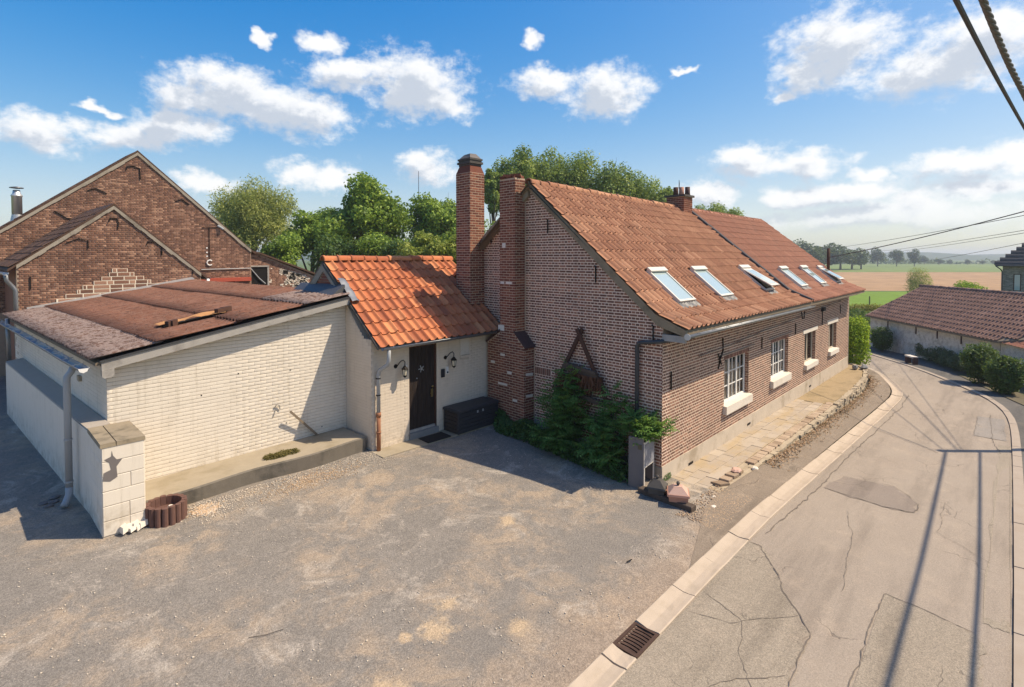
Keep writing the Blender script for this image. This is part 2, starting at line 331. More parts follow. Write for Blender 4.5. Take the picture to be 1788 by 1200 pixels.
def m_door():
    m, k, b, _ = material('door_wood'); p = k.pos()
    g = k.noise(k.map(p, (14, 14, 0.8)), 3, 6, 0.7)
    col = k.ramp(g, [(0.35, (0.016, 0.012, 0.011)), (0.6, (0.040, 0.028, 0.022)), (0.78, (0.13, 0.085, 0.055))])
    k.put(b.inputs['Base Color'], col); b.inputs['Roughness'].default_value = 0.6
    k.put(b.inputs['Normal'], k.bump(g, 0.4, 0.004))
m_door()
def m_glass(name, col, rough=0.03):
    m, k, b, out = material(name)
    b.inputs['Base Color'].default_value = (*col, 1); b.inputs['Roughness'].default_value = rough
    b.inputs['Specular IOR Level'].default_value = 0.8; b.inputs['Metallic'].default_value = 0.0
    tr = k.new('ShaderNodeBsdfTransparent'); tr.inputs[0].default_value = (0.78, 0.82, 0.80, 1)
    fr = k.new('ShaderNodeFresnel'); fr.inputs[0].default_value = 1.6
    gl = k.new('ShaderNodeBsdfGlossy'); gl.inputs['Roughness'].default_value = rough
    mx = k.new('ShaderNodeMixShader'); k.put(mx.inputs[0], k.math('ADD', fr.outputs[0], 0.06)); k.put(mx.inputs[1], tr.outputs[0]); k.put(mx.inputs[2], gl.outputs[0])
    k.put(out.inputs[0], mx.outputs[0])
m_glass('glass', (0.1, 0.12, 0.12))
m, k, b, _ = material('skylight_glass')
b.inputs['Base Color'].default_value = (0.40, 0.49, 0.48, 1); b.inputs['Roughness'].default_value = 0.05; b.inputs['Specular IOR Level'].default_value = 0.9
b.inputs['Coat Weight'].default_value = 0.7; b.inputs['Coat Roughness'].default_value = 0.02
m, k, b, _ = material('lamp_glass')
b.inputs['Base Color'].default_value = (0.62, 0.56, 0.42, 1); b.inputs['Roughness'].default_value = 0.15

m_leaf('leaf_willow', (0.151, 0.186, 0.053), (0.316, 0.350, 0.092), (0.547, 0.546, 0.151))
m_leaf('leaf_maple', (0.090, 0.160, 0.028), (0.213, 0.323, 0.049), (0.409, 0.517, 0.078))
m_leaf('leaf_poplar', (0.112, 0.175, 0.043), (0.251, 0.338, 0.077), (0.470, 0.526, 0.142))
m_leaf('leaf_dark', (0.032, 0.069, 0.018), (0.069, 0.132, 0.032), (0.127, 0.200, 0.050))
m_leaf('leaf_light', (0.194, 0.248, 0.043), (0.331, 0.381, 0.072), (0.505, 0.513, 0.130))
m_leaf('leaf_sapling_old', (0.086, 0.225, 0.036), (0.168, 0.423, 0.054), (0.438, 0.750, 0.102))
m_leaf('leaf_sapling', (0.07, 0.15, 0.035), (0.125, 0.25, 0.055), (0.25, 0.40, 0.11))
m_leaf('leaf_cover', (0.035, 0.083, 0.024), (0.069, 0.137, 0.039), (0.128, 0.214, 0.058))
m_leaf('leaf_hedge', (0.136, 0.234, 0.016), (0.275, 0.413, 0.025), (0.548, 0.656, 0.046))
m_leaf('leaf_yellow', (0.160, 0.150, 0.020), (0.240, 0.220, 0.030), (0.320, 0.280, 0.050))
m_leaf('leaf_grey', (0.075, 0.101, 0.051), (0.135, 0.169, 0.085), (0.220, 0.254, 0.135))
m_leaf('leaf_far', (0.040, 0.070, 0.024), (0.070, 0.115, 0.036), (0.11, 0.15, 0.05), trans=0.2)
m_leaf('leaf_moss', (0.100, 0.085, 0.025), (0.160, 0.130, 0.040), (0.220, 0.180, 0.060))
m_leaf('leaf_litter', (0.22, 0.13, 0.07), (0.32, 0.20, 0.11), (0.45, 0.30, 0.18), trans=0.1)

def m_yard():
    m, k, b, _ = material('yard_gravel'); p = k.pos()
    big = k.noise(p, 0.55, 7, 0.62); mid = k.noise(p, 2.3, 6, 0.65, 0.4); fine = k.noise(p, 42, 4, 0.75); vf = k.noise(p, 130, 2, 0.8)
    base = k.mix(mid, (0.165, 0.150, 0.132), (0.27, 0.24, 0.205))
    tan = k.math('MULTIPLY', k.step(big, 0.42, 0.58), k.step(k.noise(p, 1.7, 9, 0.72, 0.9), 0.40, 0.62))
    base = k.mix(k.math('MULTIPLY', tan, 0.75), base, (0.38, 0.295, 0.21))
    pale = k.step(k.noise(k.map(p, (1, 1, 1), loc=(9, 4, 0)), 1.0, 9, 0.72, 1.2), 0.53, 0.66)
    base = k.mix(k.math('MULTIPLY', pale, 0.6), base, (0.44, 0.385, 0.32))
    sand = None
    for (x, y, r) in ((-5.86, -0.05, 0.30), (-5.45, 0.22, 0.20), (-6.9, -0.45, 0.36), (-6.72, -0.62, 0.22), (-5.1, -0.75, 0.20), (-6.2, 0.12, 0.12), (-3.4, 1.1, 0.22)):
        d = k.math('DIVIDE', k.vmath('LENGTH', k.vmath('MULTIPLY', k.vmath('SUBTRACT', p, (x, y, 0)), (1, 1, 0))), r)
        sand = d if sand is None else k.math('SMOOTH_MIN', sand, d, 0.4)
    sd = k.step(k.math('ADD', sand, k.math('MULTIPLY', k.math('SUBTRACT', k.noise(p, 7, 6, 0.7), 0.5), 2.6)), 1.0, 0.15)
    base = k.mix(k.math('MULTIPLY', sd, 0.7), base, (0.54, 0.40, 0.25))
    band = k.math('ABSOLUTE', k.math('ADD', k.new('ShaderNodeSeparateXYZ').outputs[1], 0)) if False else None
    sx = k.new('ShaderNodeSeparateXYZ'); k.put(sx.inputs[0], p)
    near = k.step(k.math('ADD', sx.outputs[1], k.math('MULTIPLY', k.noise(p, 1.8, 5), 0.9)), -0.35, -1.15)
    base = k.mix(k.math('MULTIPLY', near, 0.5), base, (0.36, 0.265, 0.185))
    g12 = k.noise(p, 13, 4, 0.7); base = k.mix(0.25, base, k.ramp(g12, [(0.33, 0.6), (0.5, 1.0), (0.66, 1.45)]), 'MULTIPLY')
    base = k.mix(0.5, base, k.ramp(fine, [(0.33, 0.45), (0.5, 1.0), (0.65, 1.7)]), 'MULTIPLY')
    base = k.mix(0.5, base, k.ramp(vf, [(0.34, 0.5), (0.5, 1.0), (0.66, 1.6)]), 'MULTIPLY')
    wh = k.step(k.voro(p, 17), 0.10, 0.055)
    wh = k.math('MULTIPLY', wh, k.step(k.noise(p, 5, 3), 0.48, 0.6))
    base = k.mix(k.math('MULTIPLY', wh, 0.6), base, (0.52, 0.46, 0.38))
    k.put(b.inputs['Base Color'], base); b.inputs['Roughness'].default_value = 0.95
    h = k.math('ADD', k.math('MULTIPLY', fine, 0.7), k.math('MULTIPLY', vf, 0.5))
    k.put(b.inputs['Normal'], k.bump(h, 0.75, 0.02))
m_yard()
def m_asphalt(name, c0, c1, crack=0.4, fine_amt=0.5, cs=0.75, tan=(0.42, 0.34, 0.255)):
    m, k, b, _ = material(name); p = k.pos()
    mid = k.noise(p, 0.8, 7, 0.6); fine = k.noise(p, 55, 4, 0.75); vf = k.noise(p, 150, 2, 0.8)
    base = k.mix(mid, c0, c1)
    st = k.noise(k.map(p, (0.25, 2.2, 1)), 0.9, 6, 0.65); base = k.mix(k.math('MULTIPLY', k.step(st, 0.46, 0.68), 0.6), base, tuple(x * 0.74 for x in c0))
    base = k.mix(k.math('MULTIPLY', k.step(k.noise(p, 1.9, 6, 0.7), 0.5, 0.72), 0.35), base, tan)
    pw = k.vmath('ADD', p, k.scale(k.noisec(p, 2.4, 5), 0.55))
    e = k.voro(pw, cs, 'DISTANCE_TO_EDGE')
    cr = k.math('MULTIPLY', k.step(e, 0.011, 0.003), k.step(k.noise(p, 0.45, 3), 0.49, 0.60))
    base = k.mix(k.math('MULTIPLY', cr, crack), base, (0.085, 0.07, 0.055))
    base = k.mix(fine_amt, base, k.ramp(fine, [(0.30, 0.6), (0.5, 1.0), (0.70, 1.45)]), 'MULTIPLY')
    base = k.mix(fine_amt * 0.7, base, k.ramp(vf, [(0.34, 0.6), (0.5, 1.0), (0.66, 1.5)]), 'MULTIPLY')
    k.put(b.inputs['Base Color'], base); b.inputs['Roughness'].default_value = 0.93
    h = k.math('SUBTRACT', k.math('ADD', fine, vf), k.math('MULTIPLY', cr, 3.0))
    k.put(b.inputs['Normal'], k.bump(h, 0.5, 0.008))
m_asphalt('road_asphalt', (0.285, 0.235, 0.185), (0.345, 0.29, 0.23))
m_asphalt('road_coarse', (0.25, 0.21, 0.16), (0.33, 0.28, 0.215), crack=0.5, fine_amt=0.85, cs=1.1)
m_asphalt('road_dark', (0.21, 0.172, 0.14), (0.27, 0.225, 0.185), crack=0.5)
m_plain('crack_tar', (0.12, 0.10, 0.08), (0.21, 0.175, 0.14), 9, 0.95)
m_asphalt('road_grey', (0.25, 0.22, 0.19), (0.29, 0.26, 0.225), crack=0.3, fine_amt=0.35)
m_asphalt('verge_asphalt', (0.195, 0.155, 0.115), (0.265, 0.215, 0.165), crack=0.3, fine_amt=0.7)
m_asphalt('sidewalk_asphalt', (0.105, 0.098, 0.088), (0.15, 0.14, 0.125), crack=0.2, fine_amt=0.5, tan=(0.2, 0.17, 0.13))
m_plain('path_earth', (0.27, 0.20, 0.115), (0.38, 0.29, 0.175), 7, 0.95, bump=0.7, bscale=50, c2=(0.20, 0.155, 0.085), patch=2, pamt=0.6, bdist=0.012)
def m_slab():
    m, k, b, _ = material('path_slab'); p = k.pos(); t = k.attr()
    col = k.mix(t, (0.36, 0.30, 0.235), (0.43, 0.365, 0.29))
    o = k.step(k.noise(k.map(p, (0.6, 1.5, 1)), 1.5, 6, 0.6), 0.46, 0.66); col = k.mix(k.math('MULTIPLY', o, 0.65), col, (0.40, 0.30, 0.17))
    d = k.step(k.noise(p, 4, 6, 0.7), 0.55, 0.7); col = k.mix(k.math('MULTIPLY', d, 0.4), col, (0.27, 0.22, 0.16))
    k.put(b.inputs['Base Color'], col); b.inputs['Roughness'].default_value = 0.9
    k.put(b.inputs['Normal'], k.bump(k.noise(p, 60, 5, 0.65), 0.4, 0.005))
m_slab()
m_brick('paver_edge', (0.26, 0.19, 0.13), (0.37, 0.28, 0.20), (0.47, 0.37, 0.27), grime=0.3, gcol=(0.14, 0.10, 0.07), gscale=2)
m_plain('ground_soil', (0.10, 0.085, 0.055), (0.16, 0.135, 0.085), 3, 0.95, c2=(0.07, 0.09, 0.03), patch=1.2)
def m_field(name, c0, c1, rowdir, rs, amt):
    m, k, b, _ = material(name); p = k.pos()
    col = k.mix(k.noise(p, 0.05, 6, 0.6), c0, c1)
    w = k.noise(k.map(p, rowdir), rs, 4, 0.6); col = k.mix(amt, col, k.ramp(w, [(0.3, 0.65), (0.5, 1.0), (0.7, 1.35)]), 'MULTIPLY')
    k.put(b.inputs['Base Color'], col); b.inputs['Roughness'].default_value = 1.0
    k.put(b.inputs['Normal'], k.bump(k.noise(p, 3, 4, 0.7), 0.5, 0.1))
m_field('field_wheat', (0.30, 0.185, 0.095), (0.38, 0.245, 0.135), (0.15, 0.15, 1), 1.2, 0.5)
m_field('field_green', (0.12, 0.175, 0.045), (0.185, 0.235, 0.070), (0.1, 0.1, 1), 1.0, 0.4)
m_field('field_meadow', (0.105, 0.185, 0.015), (0.155, 0.24, 0.025), (0.4, 0.4, 1), 1.5, 0.35)
m_field('terrain_grass', (0.075, 0.12, 0.025), (0.12, 0.17, 0.045), (0.3, 0.3, 1), 1.0, 0.4)
m_field('hill_wood', (0.035, 0.065, 0.022), (0.06, 0.09, 0.03), (1, 1, 1), 0.12, 0.8)
# ------------------------------------------------------------------ geometry helpers
def link(o, parent=None):
    COL.objects.link(o)
    if parent is not None:
        o.parent = parent
        o.matrix_parent_inverse = WINV.get(parent.name, Matrix.Identity(4))
    return o
WINV = {}
def thing(name, loc, label, cat, group=None):
    e = bpy.data.objects.new(name, None); e.empty_display_size = 0.2
    COL.objects.link(e); e.location = loc
    WINV[e.name] = Matrix.Translation(-Vector(loc))
    e['label'] = label; e['category'] = cat
    if group: e['group'] = group
    return e
def tag(o, label, cat, group=None):
    o['label'] = label; o['category'] = cat
    if group: o['group'] = group
    return o
def kind(o, k):
    o['kind'] = k
    return o

def np_mesh(name, V, F, tint=None, mat=None, smooth=False):
    """V (n,3), F (m,4) or (m,3) arrays"""
    V = np.asarray(V, np.float32); F = np.asarray(F, np.int32); nf, c = F.shape
    me = bpy.data.meshes.new(name)
    me.vertices.add(len(V)); me.vertices.foreach_set('co', V.ravel())
    me.loops.add(nf * c); me.loops.foreach_set('vertex_index', F.ravel())
    me.polygons.add(nf); me.polygons.foreach_set('loop_start', np.arange(0, nf * c, c, dtype=np.int32))
    me.polygons.foreach_set('loop_total', np.full(nf, c, np.int32))
    if smooth: me.polygons.foreach_set('use_smooth', np.ones(nf, bool))
    if tint is not None:
        a = me.attributes.new('tint', 'FLOAT', 'POINT'); a.data.foreach_set('value', np.asarray(tint, np.float32).ravel())
    if mat: me.materials.append(MATS[mat])
    me.update(calc_edges=True)
    return me

class MB:
    def __init__(s): s.V = []; s.F = []; s.T = []; s.t = 0.5
    def add(s, vs, fs):
        b = len(s.V); s.V += [tuple(map(float, v)) for v in vs]; s.F += [tuple(b + i for i in f) for f in fs]; s.T += [s.t] * len(vs)
        return s
    def hexa(s, p):      # 8 points: bottom 4 (ccw seen from above), top 4
        return s.add(p, [(3, 2, 1, 0), (4, 5, 6, 7), (0, 1, 5, 4), (1, 2, 6, 5), (2, 3, 7, 6), (3, 0, 4, 7)])
    def box(s, x0, y0, z0, x1, y1, z1):
        return s.hexa([(x0, y0, z0), (x1, y0, z0), (x1, y1, z0), (x0, y1, z0), (x0, y0, z1), (x1, y0, z1), (x1, y1, z1), (x0, y1, z1)])
    def obox(s, c, ax, ay, az):      # centre and three half axes
        c, ax, ay, az = map(Vector, (c, ax, ay, az))
        return s.hexa([c - ax - ay - az, c + ax - ay - az, c + ax + ay - az, c - ax + ay - az, c - ax - ay + az, c + ax - ay + az, c + ax + ay + az, c - ax + ay + az])
    def cbox(s, c, ax, ay, az, ch):  # chamfered on the top (z) edge
        c, ax, ay, az = map(Vector, (c, ax, ay, az)); fx = 1 - ch / ax.length; fy = 1 - ch / ay.length; fz = 1 - ch / az.length
        lo = [c - ax - ay - az, c + ax - ay - az, c + ax + ay - az, c - ax + ay - az]
        mi = [p + az * (1 + fz) for p in lo]
        hi = [c + ax * sx * fx + ay * sy * fy + az for sx, sy in ((-1, -1), (1, -1), (1, 1), (-1, 1))]
        f = [(3, 2, 1, 0), (8, 9, 10, 11)]
        for i in range(4):
            j = (i + 1) % 4; f += [(i, j, 4 + j, 4 + i), (4 + i, 4 + j, 8 + j, 8 + i)]
        return s.add(lo + mi + hi, f)
    def bar(s, a, b, w, h, up=(0, 0, 1)):
        a, b = Vector(a), Vector(b); d = (b - a); L = d.length; d.normalize(); up = Vector(up)
        x = d.cross(up)
        if x.length < 1e-4: x = d.cross(Vector((1, 0, 0)))
        x.normalize(); y = x.cross(d)
        return s.obox((a + b) / 2, d * L / 2, x * w / 2, y * h / 2)
    def prism(s, poly, ext):         # 3D polygon extruded by a vector
        n = len(poly); P = [Vector(p) for p in poly]; Q = [p + Vector(ext) for p in P]
        f = [tuple(range(n))[::-1], tuple(range(n, 2 * n))] + [(i, (i + 1) % n, n + (i + 1) % n, n + i) for i in range(n)]
        return s.add(P + Q, f)
    def poly(s, pts): return s.add(pts, [tuple(range(len(pts)))])
    def tube(s, pts, r, n=10, caps=True):
        P = [Vector(p) for p in pts]; rs = r if isinstance(r, (list, tuple)) else [r] * len(P); b = len(s.V)
        vs = []; fs = []; prev = None
        for i, p in enumerate(P):
            d = (P[min(i + 1, len(P) - 1)] - P[max(i - 1, 0)]).normalized()
            if prev is None:
                x = d.cross(Vector((0, 0, 1)))
                if x.length < 0.05: x = d.cross(Vector((1, 0, 0)))
            else:
                x = prev - d * prev.dot(d)
            x.normalize(); prev = x; y = d.cross(x)
            for j in range(n):
                a = 2 * math.pi * j / n; vs.append(p + (x * math.cos(a) + y * math.sin(a)) * rs[i])
        for i in range(len(P) - 1):
            for j in range(n):
                k = (j + 1) % n; fs.append((i * n + j, i * n + k, (i + 1) * n + k, (i + 1) * n + j))
        if caps: fs += [tuple(range(n))[::-1], tuple(range((len(P) - 1) * n, len(P) * n))]
        return s.add(vs, fs)
    def lathe(s, prof, c, n=16):     # (r, z) profile
        vs = []; fs = []
        for r, z in prof:
            for j in range(n):
                a = 2 * math.pi * j / n; vs.append((c[0] + r * math.cos(a), c[1] + r * math.sin(a), c[2] + z))
        m = len(prof)
        for i in range(m - 1):
            for j in range(n):
                k = (j + 1) % n; fs.append((i * n + j, i * n + k, (i + 1) * n + k, (i + 1) * n + j))
        fs += [tuple(range(n))[::-1], tuple(range((m - 1) * n, m * n))]
        return s.add(vs, fs)
    def mesh(s, name, mat, smooth=False):
        me = bpy.data.meshes.new(name); me.from_pydata(s.V, [], s.F)
        a = me.attributes.new('tint', 'FLOAT', 'POINT'); a.data.foreach_set('value', s.T)
        me.materials.append(MATS[mat])
        if smooth: me.polygons.foreach_set('use_smooth', [True] * len(me.polygons))
        me.update(); return me
    def build(s, name, mat, parent=None, smooth=False):
        return link(bpy.data.objects.new(name, s.mesh(name, mat, smooth)), parent)

def half_pipe(mb, a, b, r, n=8, t=0.004):
    """half-round gutter from a to b, open to the top"""
    a, b = Vector(a), Vector(b); d = (b - a).normalized(); x = d.cross(Vector((0, 0, 1))).normalized(); z = Vector((0, 0, 1))
    vs = []; fs = []
    ring = [(math.cos(math.pi + math.pi * i / n), math.sin(math.pi + math.pi * i / n)) for i in range(n + 1)]
    for p in (a, b):
        for rr in (r, r - t):
            for c, s_ in ring: vs.append(p + x * c * rr + z * s_ * rr)
    m = n + 1
    for i in range(n):
        fs.append((i, i + 1, 2 * m + i + 1, 2 * m + i)); fs.append((m + i + 1, m + i, 3 * m + i, 3 * m + i + 1))
        fs.append((i + 1, i, m + i, m + i + 1)); fs.append((2 * m + i, 2 * m + i + 1, 3 * m + i + 1, 3 * m + i))
    fs += [(0, 2 * m, 3 * m, m), (n, m + n, 3 * m + n, 2 * m + n)]
    mb.add(vs, fs)
    mb.tube([a + x * r, b + x * r], 0.011, 6); mb.tube([a - x * r, b - x * r], 0.006, 6)

def proj(P):
    d = np.asarray(P, float) - CAM; z = d[..., :2] @ FW; x = d[..., :2] @ RT
    return x, z
def visible_size(C, size):
    x, z = proj(C); z = np.maximum(z, 0.05)
    px = 930 * x / z; py = 930 * (CAM[2] - C[..., 2]) / z
    ok = (px > -930) & (px < 900) & (py > -460) & (py < 760)
    return np.where(ok, size / z ** 2, 0)

def pieces(parent, name, massname, bV, bF, M, tint, mat, nmax=300, smooth=False, size=None):
    """alike pieces: those that show largest are objects of their own that share mesh data, the rest one real-geometry mass"""
    M = np.asarray(M, float); n = len(M); tint = np.asarray(tint, float)
    if n == 0: return
    C = M[:, :3, 3]
    sz = visible_size(C, size if size is not None else np.linalg.norm(M[:, :3, 0], axis=1))
    order = np.argsort(-sz); ind = order[:nmax]; rest = order[nmax:]
    NVAR = 7
    var = [np_mesh(name, bV, bF, np.full(len(bV), (i + 0.5) / NVAR), mat, smooth) for i in range(NVAR)]
    for i in ind:
        o = bpy.data.objects.new(name, var[min(NVAR - 1, int(tint[i] * NVAR))])
        link(o, parent); o.matrix_basis = Matrix(M[i].tolist())
    if len(rest):
        bV = np.asarray(bV, float); bF = np.asarray(bF)
        H = np.c_[bV, np.ones(len(bV))]
        V = np.einsum('nij,vj->nvi', M[rest], H)[:, :, :3].reshape(-1, 3)
        F = (bF[None] + (np.arange(len(rest)) * len(bV))[:, None, None]).reshape(-1, bF.shape[1])
        o = link(bpy.data.objects.new(massname, np_mesh(massname, V, F, np.repeat(tint[rest], len(bV)), mat, smooth)), parent)
        kind(o, 'stuff')

def unit_brick(fx=0.02, fz=0.07):
    V = [(-.5, 0, -.5), (.5, 0, -.5), (.5, 0, .5), (-.5, 0, .5)]
    V += [(x, -0.75, z) for x, _, z in V[:4]]
    V += [(x * (1 - 2 * fx), -1, z * (1 - 2 * fz)) for x, _, z in V[:4]]
    F = []
    for i in range(4):
        j = (i + 1) % 4; F += [(i, j, 4 + j, 4 + i), (4 + i, 4 + j, 8 + j, 8 + i)]
    F.append((8, 9, 10, 11))
    return V, F
UB = unit_brick()

def brick_wall(parent, O, a, rows, z0, z1, ch=0.064, L=0.2, joint=0.012, bond='english', mat='brick_gable', proud=0.008,
               nmax=300, seed=1, tintfn=None, name='brick', mass='brickwork', perp=None, outward=None, jit=0.5, hj=None):
    """brick courses on a vertical plane: O plan origin, a plan direction, rows(zlo, zhi) -> intervals along a"""
    rr = random.Random(seed); a = Vector((a[0], a[1], 0)).normalized(); nrm = a.cross(Vector((0, 0, 1)))
    flip = outward is not None and nrm.dot(Vector((outward[0], outward[1], 0))) < 0
    ax = -a if flip else a
    nrm = ax.cross(Vector((0, 0, 1)))
    perp = joint if perp is None else perp
    M = []; T = []; k = 0; z = z0
    while z + ch * 0.6 < z1:
        zt = min(z + ch, z1)
        head = bond == 'english' and k % 2 == 1
        bl = L / 2 if head else L
        for (s0, s1) in rows(z, zt):
            if s1 - s0 < 0.03: continue
            off = {'english': (L * 0.25 if head else 0.0), 'running': (bl / 2 if k % 2 else 0.0), 'random': rr.uniform(0, bl)}[bond]
            x = math.floor((s0 - off) / bl) * bl + off
            while x < s1:
                w = bl * (rr.choice((0.5, 1, 1, 1, 1.25)) if bond == 'random' else 1)
                b0, b1 = max(x, s0), min(x + w, s1); x += w
                if b1 - b0 < 0.035: continue
                c0 = b0 + (perp / 2 if b0 > s0 + 1e-6 else 0); c1 = b1 - (perp / 2 if b1 < s1 - 1e-6 else 0)
                cx = (c0 + c1) / 2; cz = (z + zt) / 2; h = (zt - z) - (hj if hj is not None else joint)
                pr = proud * rr.uniform(0.75, 1.25); w_ = c1 - c0
                ang = rr.gauss(0, 0.006 * jit)
                P = Vector((O[0], O[1], 0)) + a * cx + Vector((0, 0, cz + rr.gauss(0, 0.0012 * jit)))
                X = (ax * math.cos(ang) + Vector((0, 0, 1)) * math.sin(ang)) * w_
                Z = (Vector((0, 0, 1)) * math.cos(ang) - ax * math.sin(ang)) * h * rr.uniform(1 - 0.04 * jit, 1 + 0.02 * jit)
                Y = -nrm * pr
                M.append([[X.x, Y.x, Z.x, P.x], [X.y, Y.y, Z.y, P.y], [X.z, Y.z, Z.z, P.z], [0, 0, 0, 1]])
                t = rr.random() ** 1.2 if tintfn is None else tintfn(cx, cz, rr)
                T.append(min(0.999, max(0, t)))
        z += ch; k += 1
    pieces(parent, name, mass, UB[0], UB[1], M, T, mat, nmax)

def cut(iv, holes, zlo, zhi):
    """intervals minus the holes (a0, a1, z0, z1) that the course meets"""
    out = list(iv)
    for (h0, h1, q0, q1) in holes:
        if zhi <= q0 + 0.02 or zlo >= q1 - 0.02: continue
        nx = []
        for (s0, s1) in out:
            if h1 <= s0 or h0 >= s1: nx.append((s0, s1)); continue
            if h0 > s0: nx.append((s0, h0))
            if h1 < s1: nx.append((h1, s1))
        out = nx
    return out

def pantile(w, l, amp=0.022, t=0.011, lift=0.028, n=8, over=1.06):
    """S-shaped clay tile: x across, y up the slope, z out of the roof"""
    V = []; F = []
    def prof(q):   # q 0..1 across: broad trough, then a roll
        return amp * (1.35 * math.exp(-((q - 0.80) / 0.15) ** 2) + 0.32 * math.exp(-((q - 0.02) / 0.10) ** 2) - 0.10 + 0.25 * (q - 0.4) ** 2)
    for y, z in ((0, lift), (l, 0.0)):
        for i in range(n + 1):
            q = i / n; V.append(((q - 0.5) * w * over, y, z + prof(q)))
    for dz in (0.0, -t):
        for i in range(n + 1):
            q = i / n; V.append(((q - 0.5) * w * over, 0.0 if dz == 0 else 0.004, lift + prof(q) + dz))
    m = n + 1
    for i in range(n):
        F.append((i, i + 1, m + i + 1, m + i)); F.append((3 * m + i, 3 * m + i + 1, 2 * m + i + 1, 2 * m + i))
    b = len(V); V += [(0.5 * w * over, 0, lift + prof(1)), (0.5 * w * over, 0, lift + prof(1) - t), (0.5 * w * over, l, prof(1) - t), (0.5 * w * over, l, prof(1))]
    F.append((b, b + 1, b + 2, b + 3))
    return V, F

def frame(P, X, Y):
    X = Vector(X).normalized(); Y = Vector(Y).normalized(); Z = X.cross(Y).normalized()
    return [[X.x, Y.x, Z.x, P[0]], [X.y, Y.y, Z.y, P[1]], [X.z, Y.z, Z.z, P[2]], [0, 0, 0, 1]]

def ridge_tiles(parent, a, b, L, r, mat, seed=1, name='ridge_tile', arc=200):
    a, b = Vector(a), Vector(b); d = (b - a); n = max(1, round(d.length / L)); d.normalize(); st = (b - a).length / n
    V = []; F = []; m = 8
    for y, rr in ((0, r * 1.10), (0.05, r * 1.12), (0.055, r * 0.99), (st + 0.02, r * 0.95)):
        for i in range(m + 1):
            an = R(90 + arc / 2 - arc * i / m); V.append((math.cos(an) * rr, y, math.sin(an) * rr))
    for s in range(3):
        for i in range(m): F.append((s * (m + 1) + i, s * (m + 1) + i + 1, (s + 1) * (m + 1) + i + 1, (s + 1) * (m + 1) + i)[::-1])
    for y0 in (0,):
        bi = len(V); 
        for i in range(m + 1):
            an = R(90 + arc / 2 - arc * i / m); V.append((math.cos(an) * r * 0.85, 0.002, math.sin(an) * r * 0.85))
        for i in range(m): F.append((i, i + 1, bi + i + 1, bi + i))
    rr = random.Random(seed); M = []; T = []
    x = d.cross(Vector((0, 0, 1))).normalized()
    for i in range(n):
        q = frame(a + d * st * i + Vector((0, 0, rr.gauss(0, 0.006))), x, d + Vector((0, 0, rr.gauss(0, 0.008)))); M.append(q); T.append(rr.random())
    pieces(parent, name, 'ridge_tiling', V, F, M, T, mat, 300, True)

def ribbon(L, Rr, z_of, n=None, lift=0.0):
    """sheet between two polylines of the same length"""
    V = []; F = []
    for (p, q) in zip(L, Rr):
        V.append((p[0], p[1], z_of(*p) + lift)); V.append((q[0], q[1], z_of(*q) + lift))
    for i in range(len(L) - 1): F.append((2 * i, 2 * i + 1, 2 * i + 3, 2 * i + 2))
    return V, F
def resample(pl, n):
    P = np.array(pl, float); d = np.r_[0, np.cumsum(np.linalg.norm(np.diff(P, axis=0), axis=1))]
    s = np.linspace(0, d[-1], n); return np.c_[np.interp(s, d, P[:, 0]), np.interp(s, d, P[:, 1])]
def smooth_line(pl, it=2):
    P = [tuple(p) for p in pl]
    for _ in range(it):
        Q = [P[0]]
        for a, b in zip(P[:-1], P[1:]):
            Q += [(a[0] * .75 + b[0] * .25, a[1] * .75 + b[1] * .25), (a[0] * .25 + b[0] * .75, a[1] * .25 + b[1] * .75)]
        Q.append(P[-1]); P = Q
    return P
# ------------------------------------------------------------------ ground, road, path, fields
def zroad(u): return -0.05 - 0.035 * max(0.0, min(u, 40.0))
def zyard(u, v):
    return 0.066 * min(max(v, 0.0), 5.0) + min(0, (v + 1.0) * 0.06 if v < -1.0 else 0)
def zpath(u): return -0.010 * max(u, 0)
def sheet_obj(name, V, F, mat, lab=None, smooth=False):
    me = bpy.data.meshes.new(name); me.from_pydata([tuple(map(float, v)) for v in V], [], F); me.materials.append(MATS[mat]); me.update()
    if smooth: me.polygons.foreach_set('use_smooth', [True] * len(me.polygons))
    return kind(link(bpy.data.objects.new(name, me)), 'structure')
def grid(x0, x1, nx, y0, y1, ny, zf):
    V = [(x0 + (x1 - x0) * i / nx, y0 + (y1 - y0) * j / ny) for j in range(ny + 1) for i in range(nx + 1)]
    V = [(x, y, zf(x, y)) for x, y in V]
    F = [(j * (nx + 1) + i, j * (nx + 1) + i + 1, (j + 1) * (nx + 1) + i + 1, (j + 1) * (nx + 1) + i) for j in range(ny) for i in range(nx)]
    return V, F
def ct(depth, right, z=0.0):
    """a point given by distance ahead of and to the right of the viewpoint"""
    p = CAM[:2] + FW * depth + RT * right
    return (p[0], p[1], z)
# wide terrain to the horizon
V, F = grid(-2500, 3000, 55, -2500, 3000, 55, lambda x, y: -1.62)
sheet_obj('terrain', V, F, 'terrain_grass')
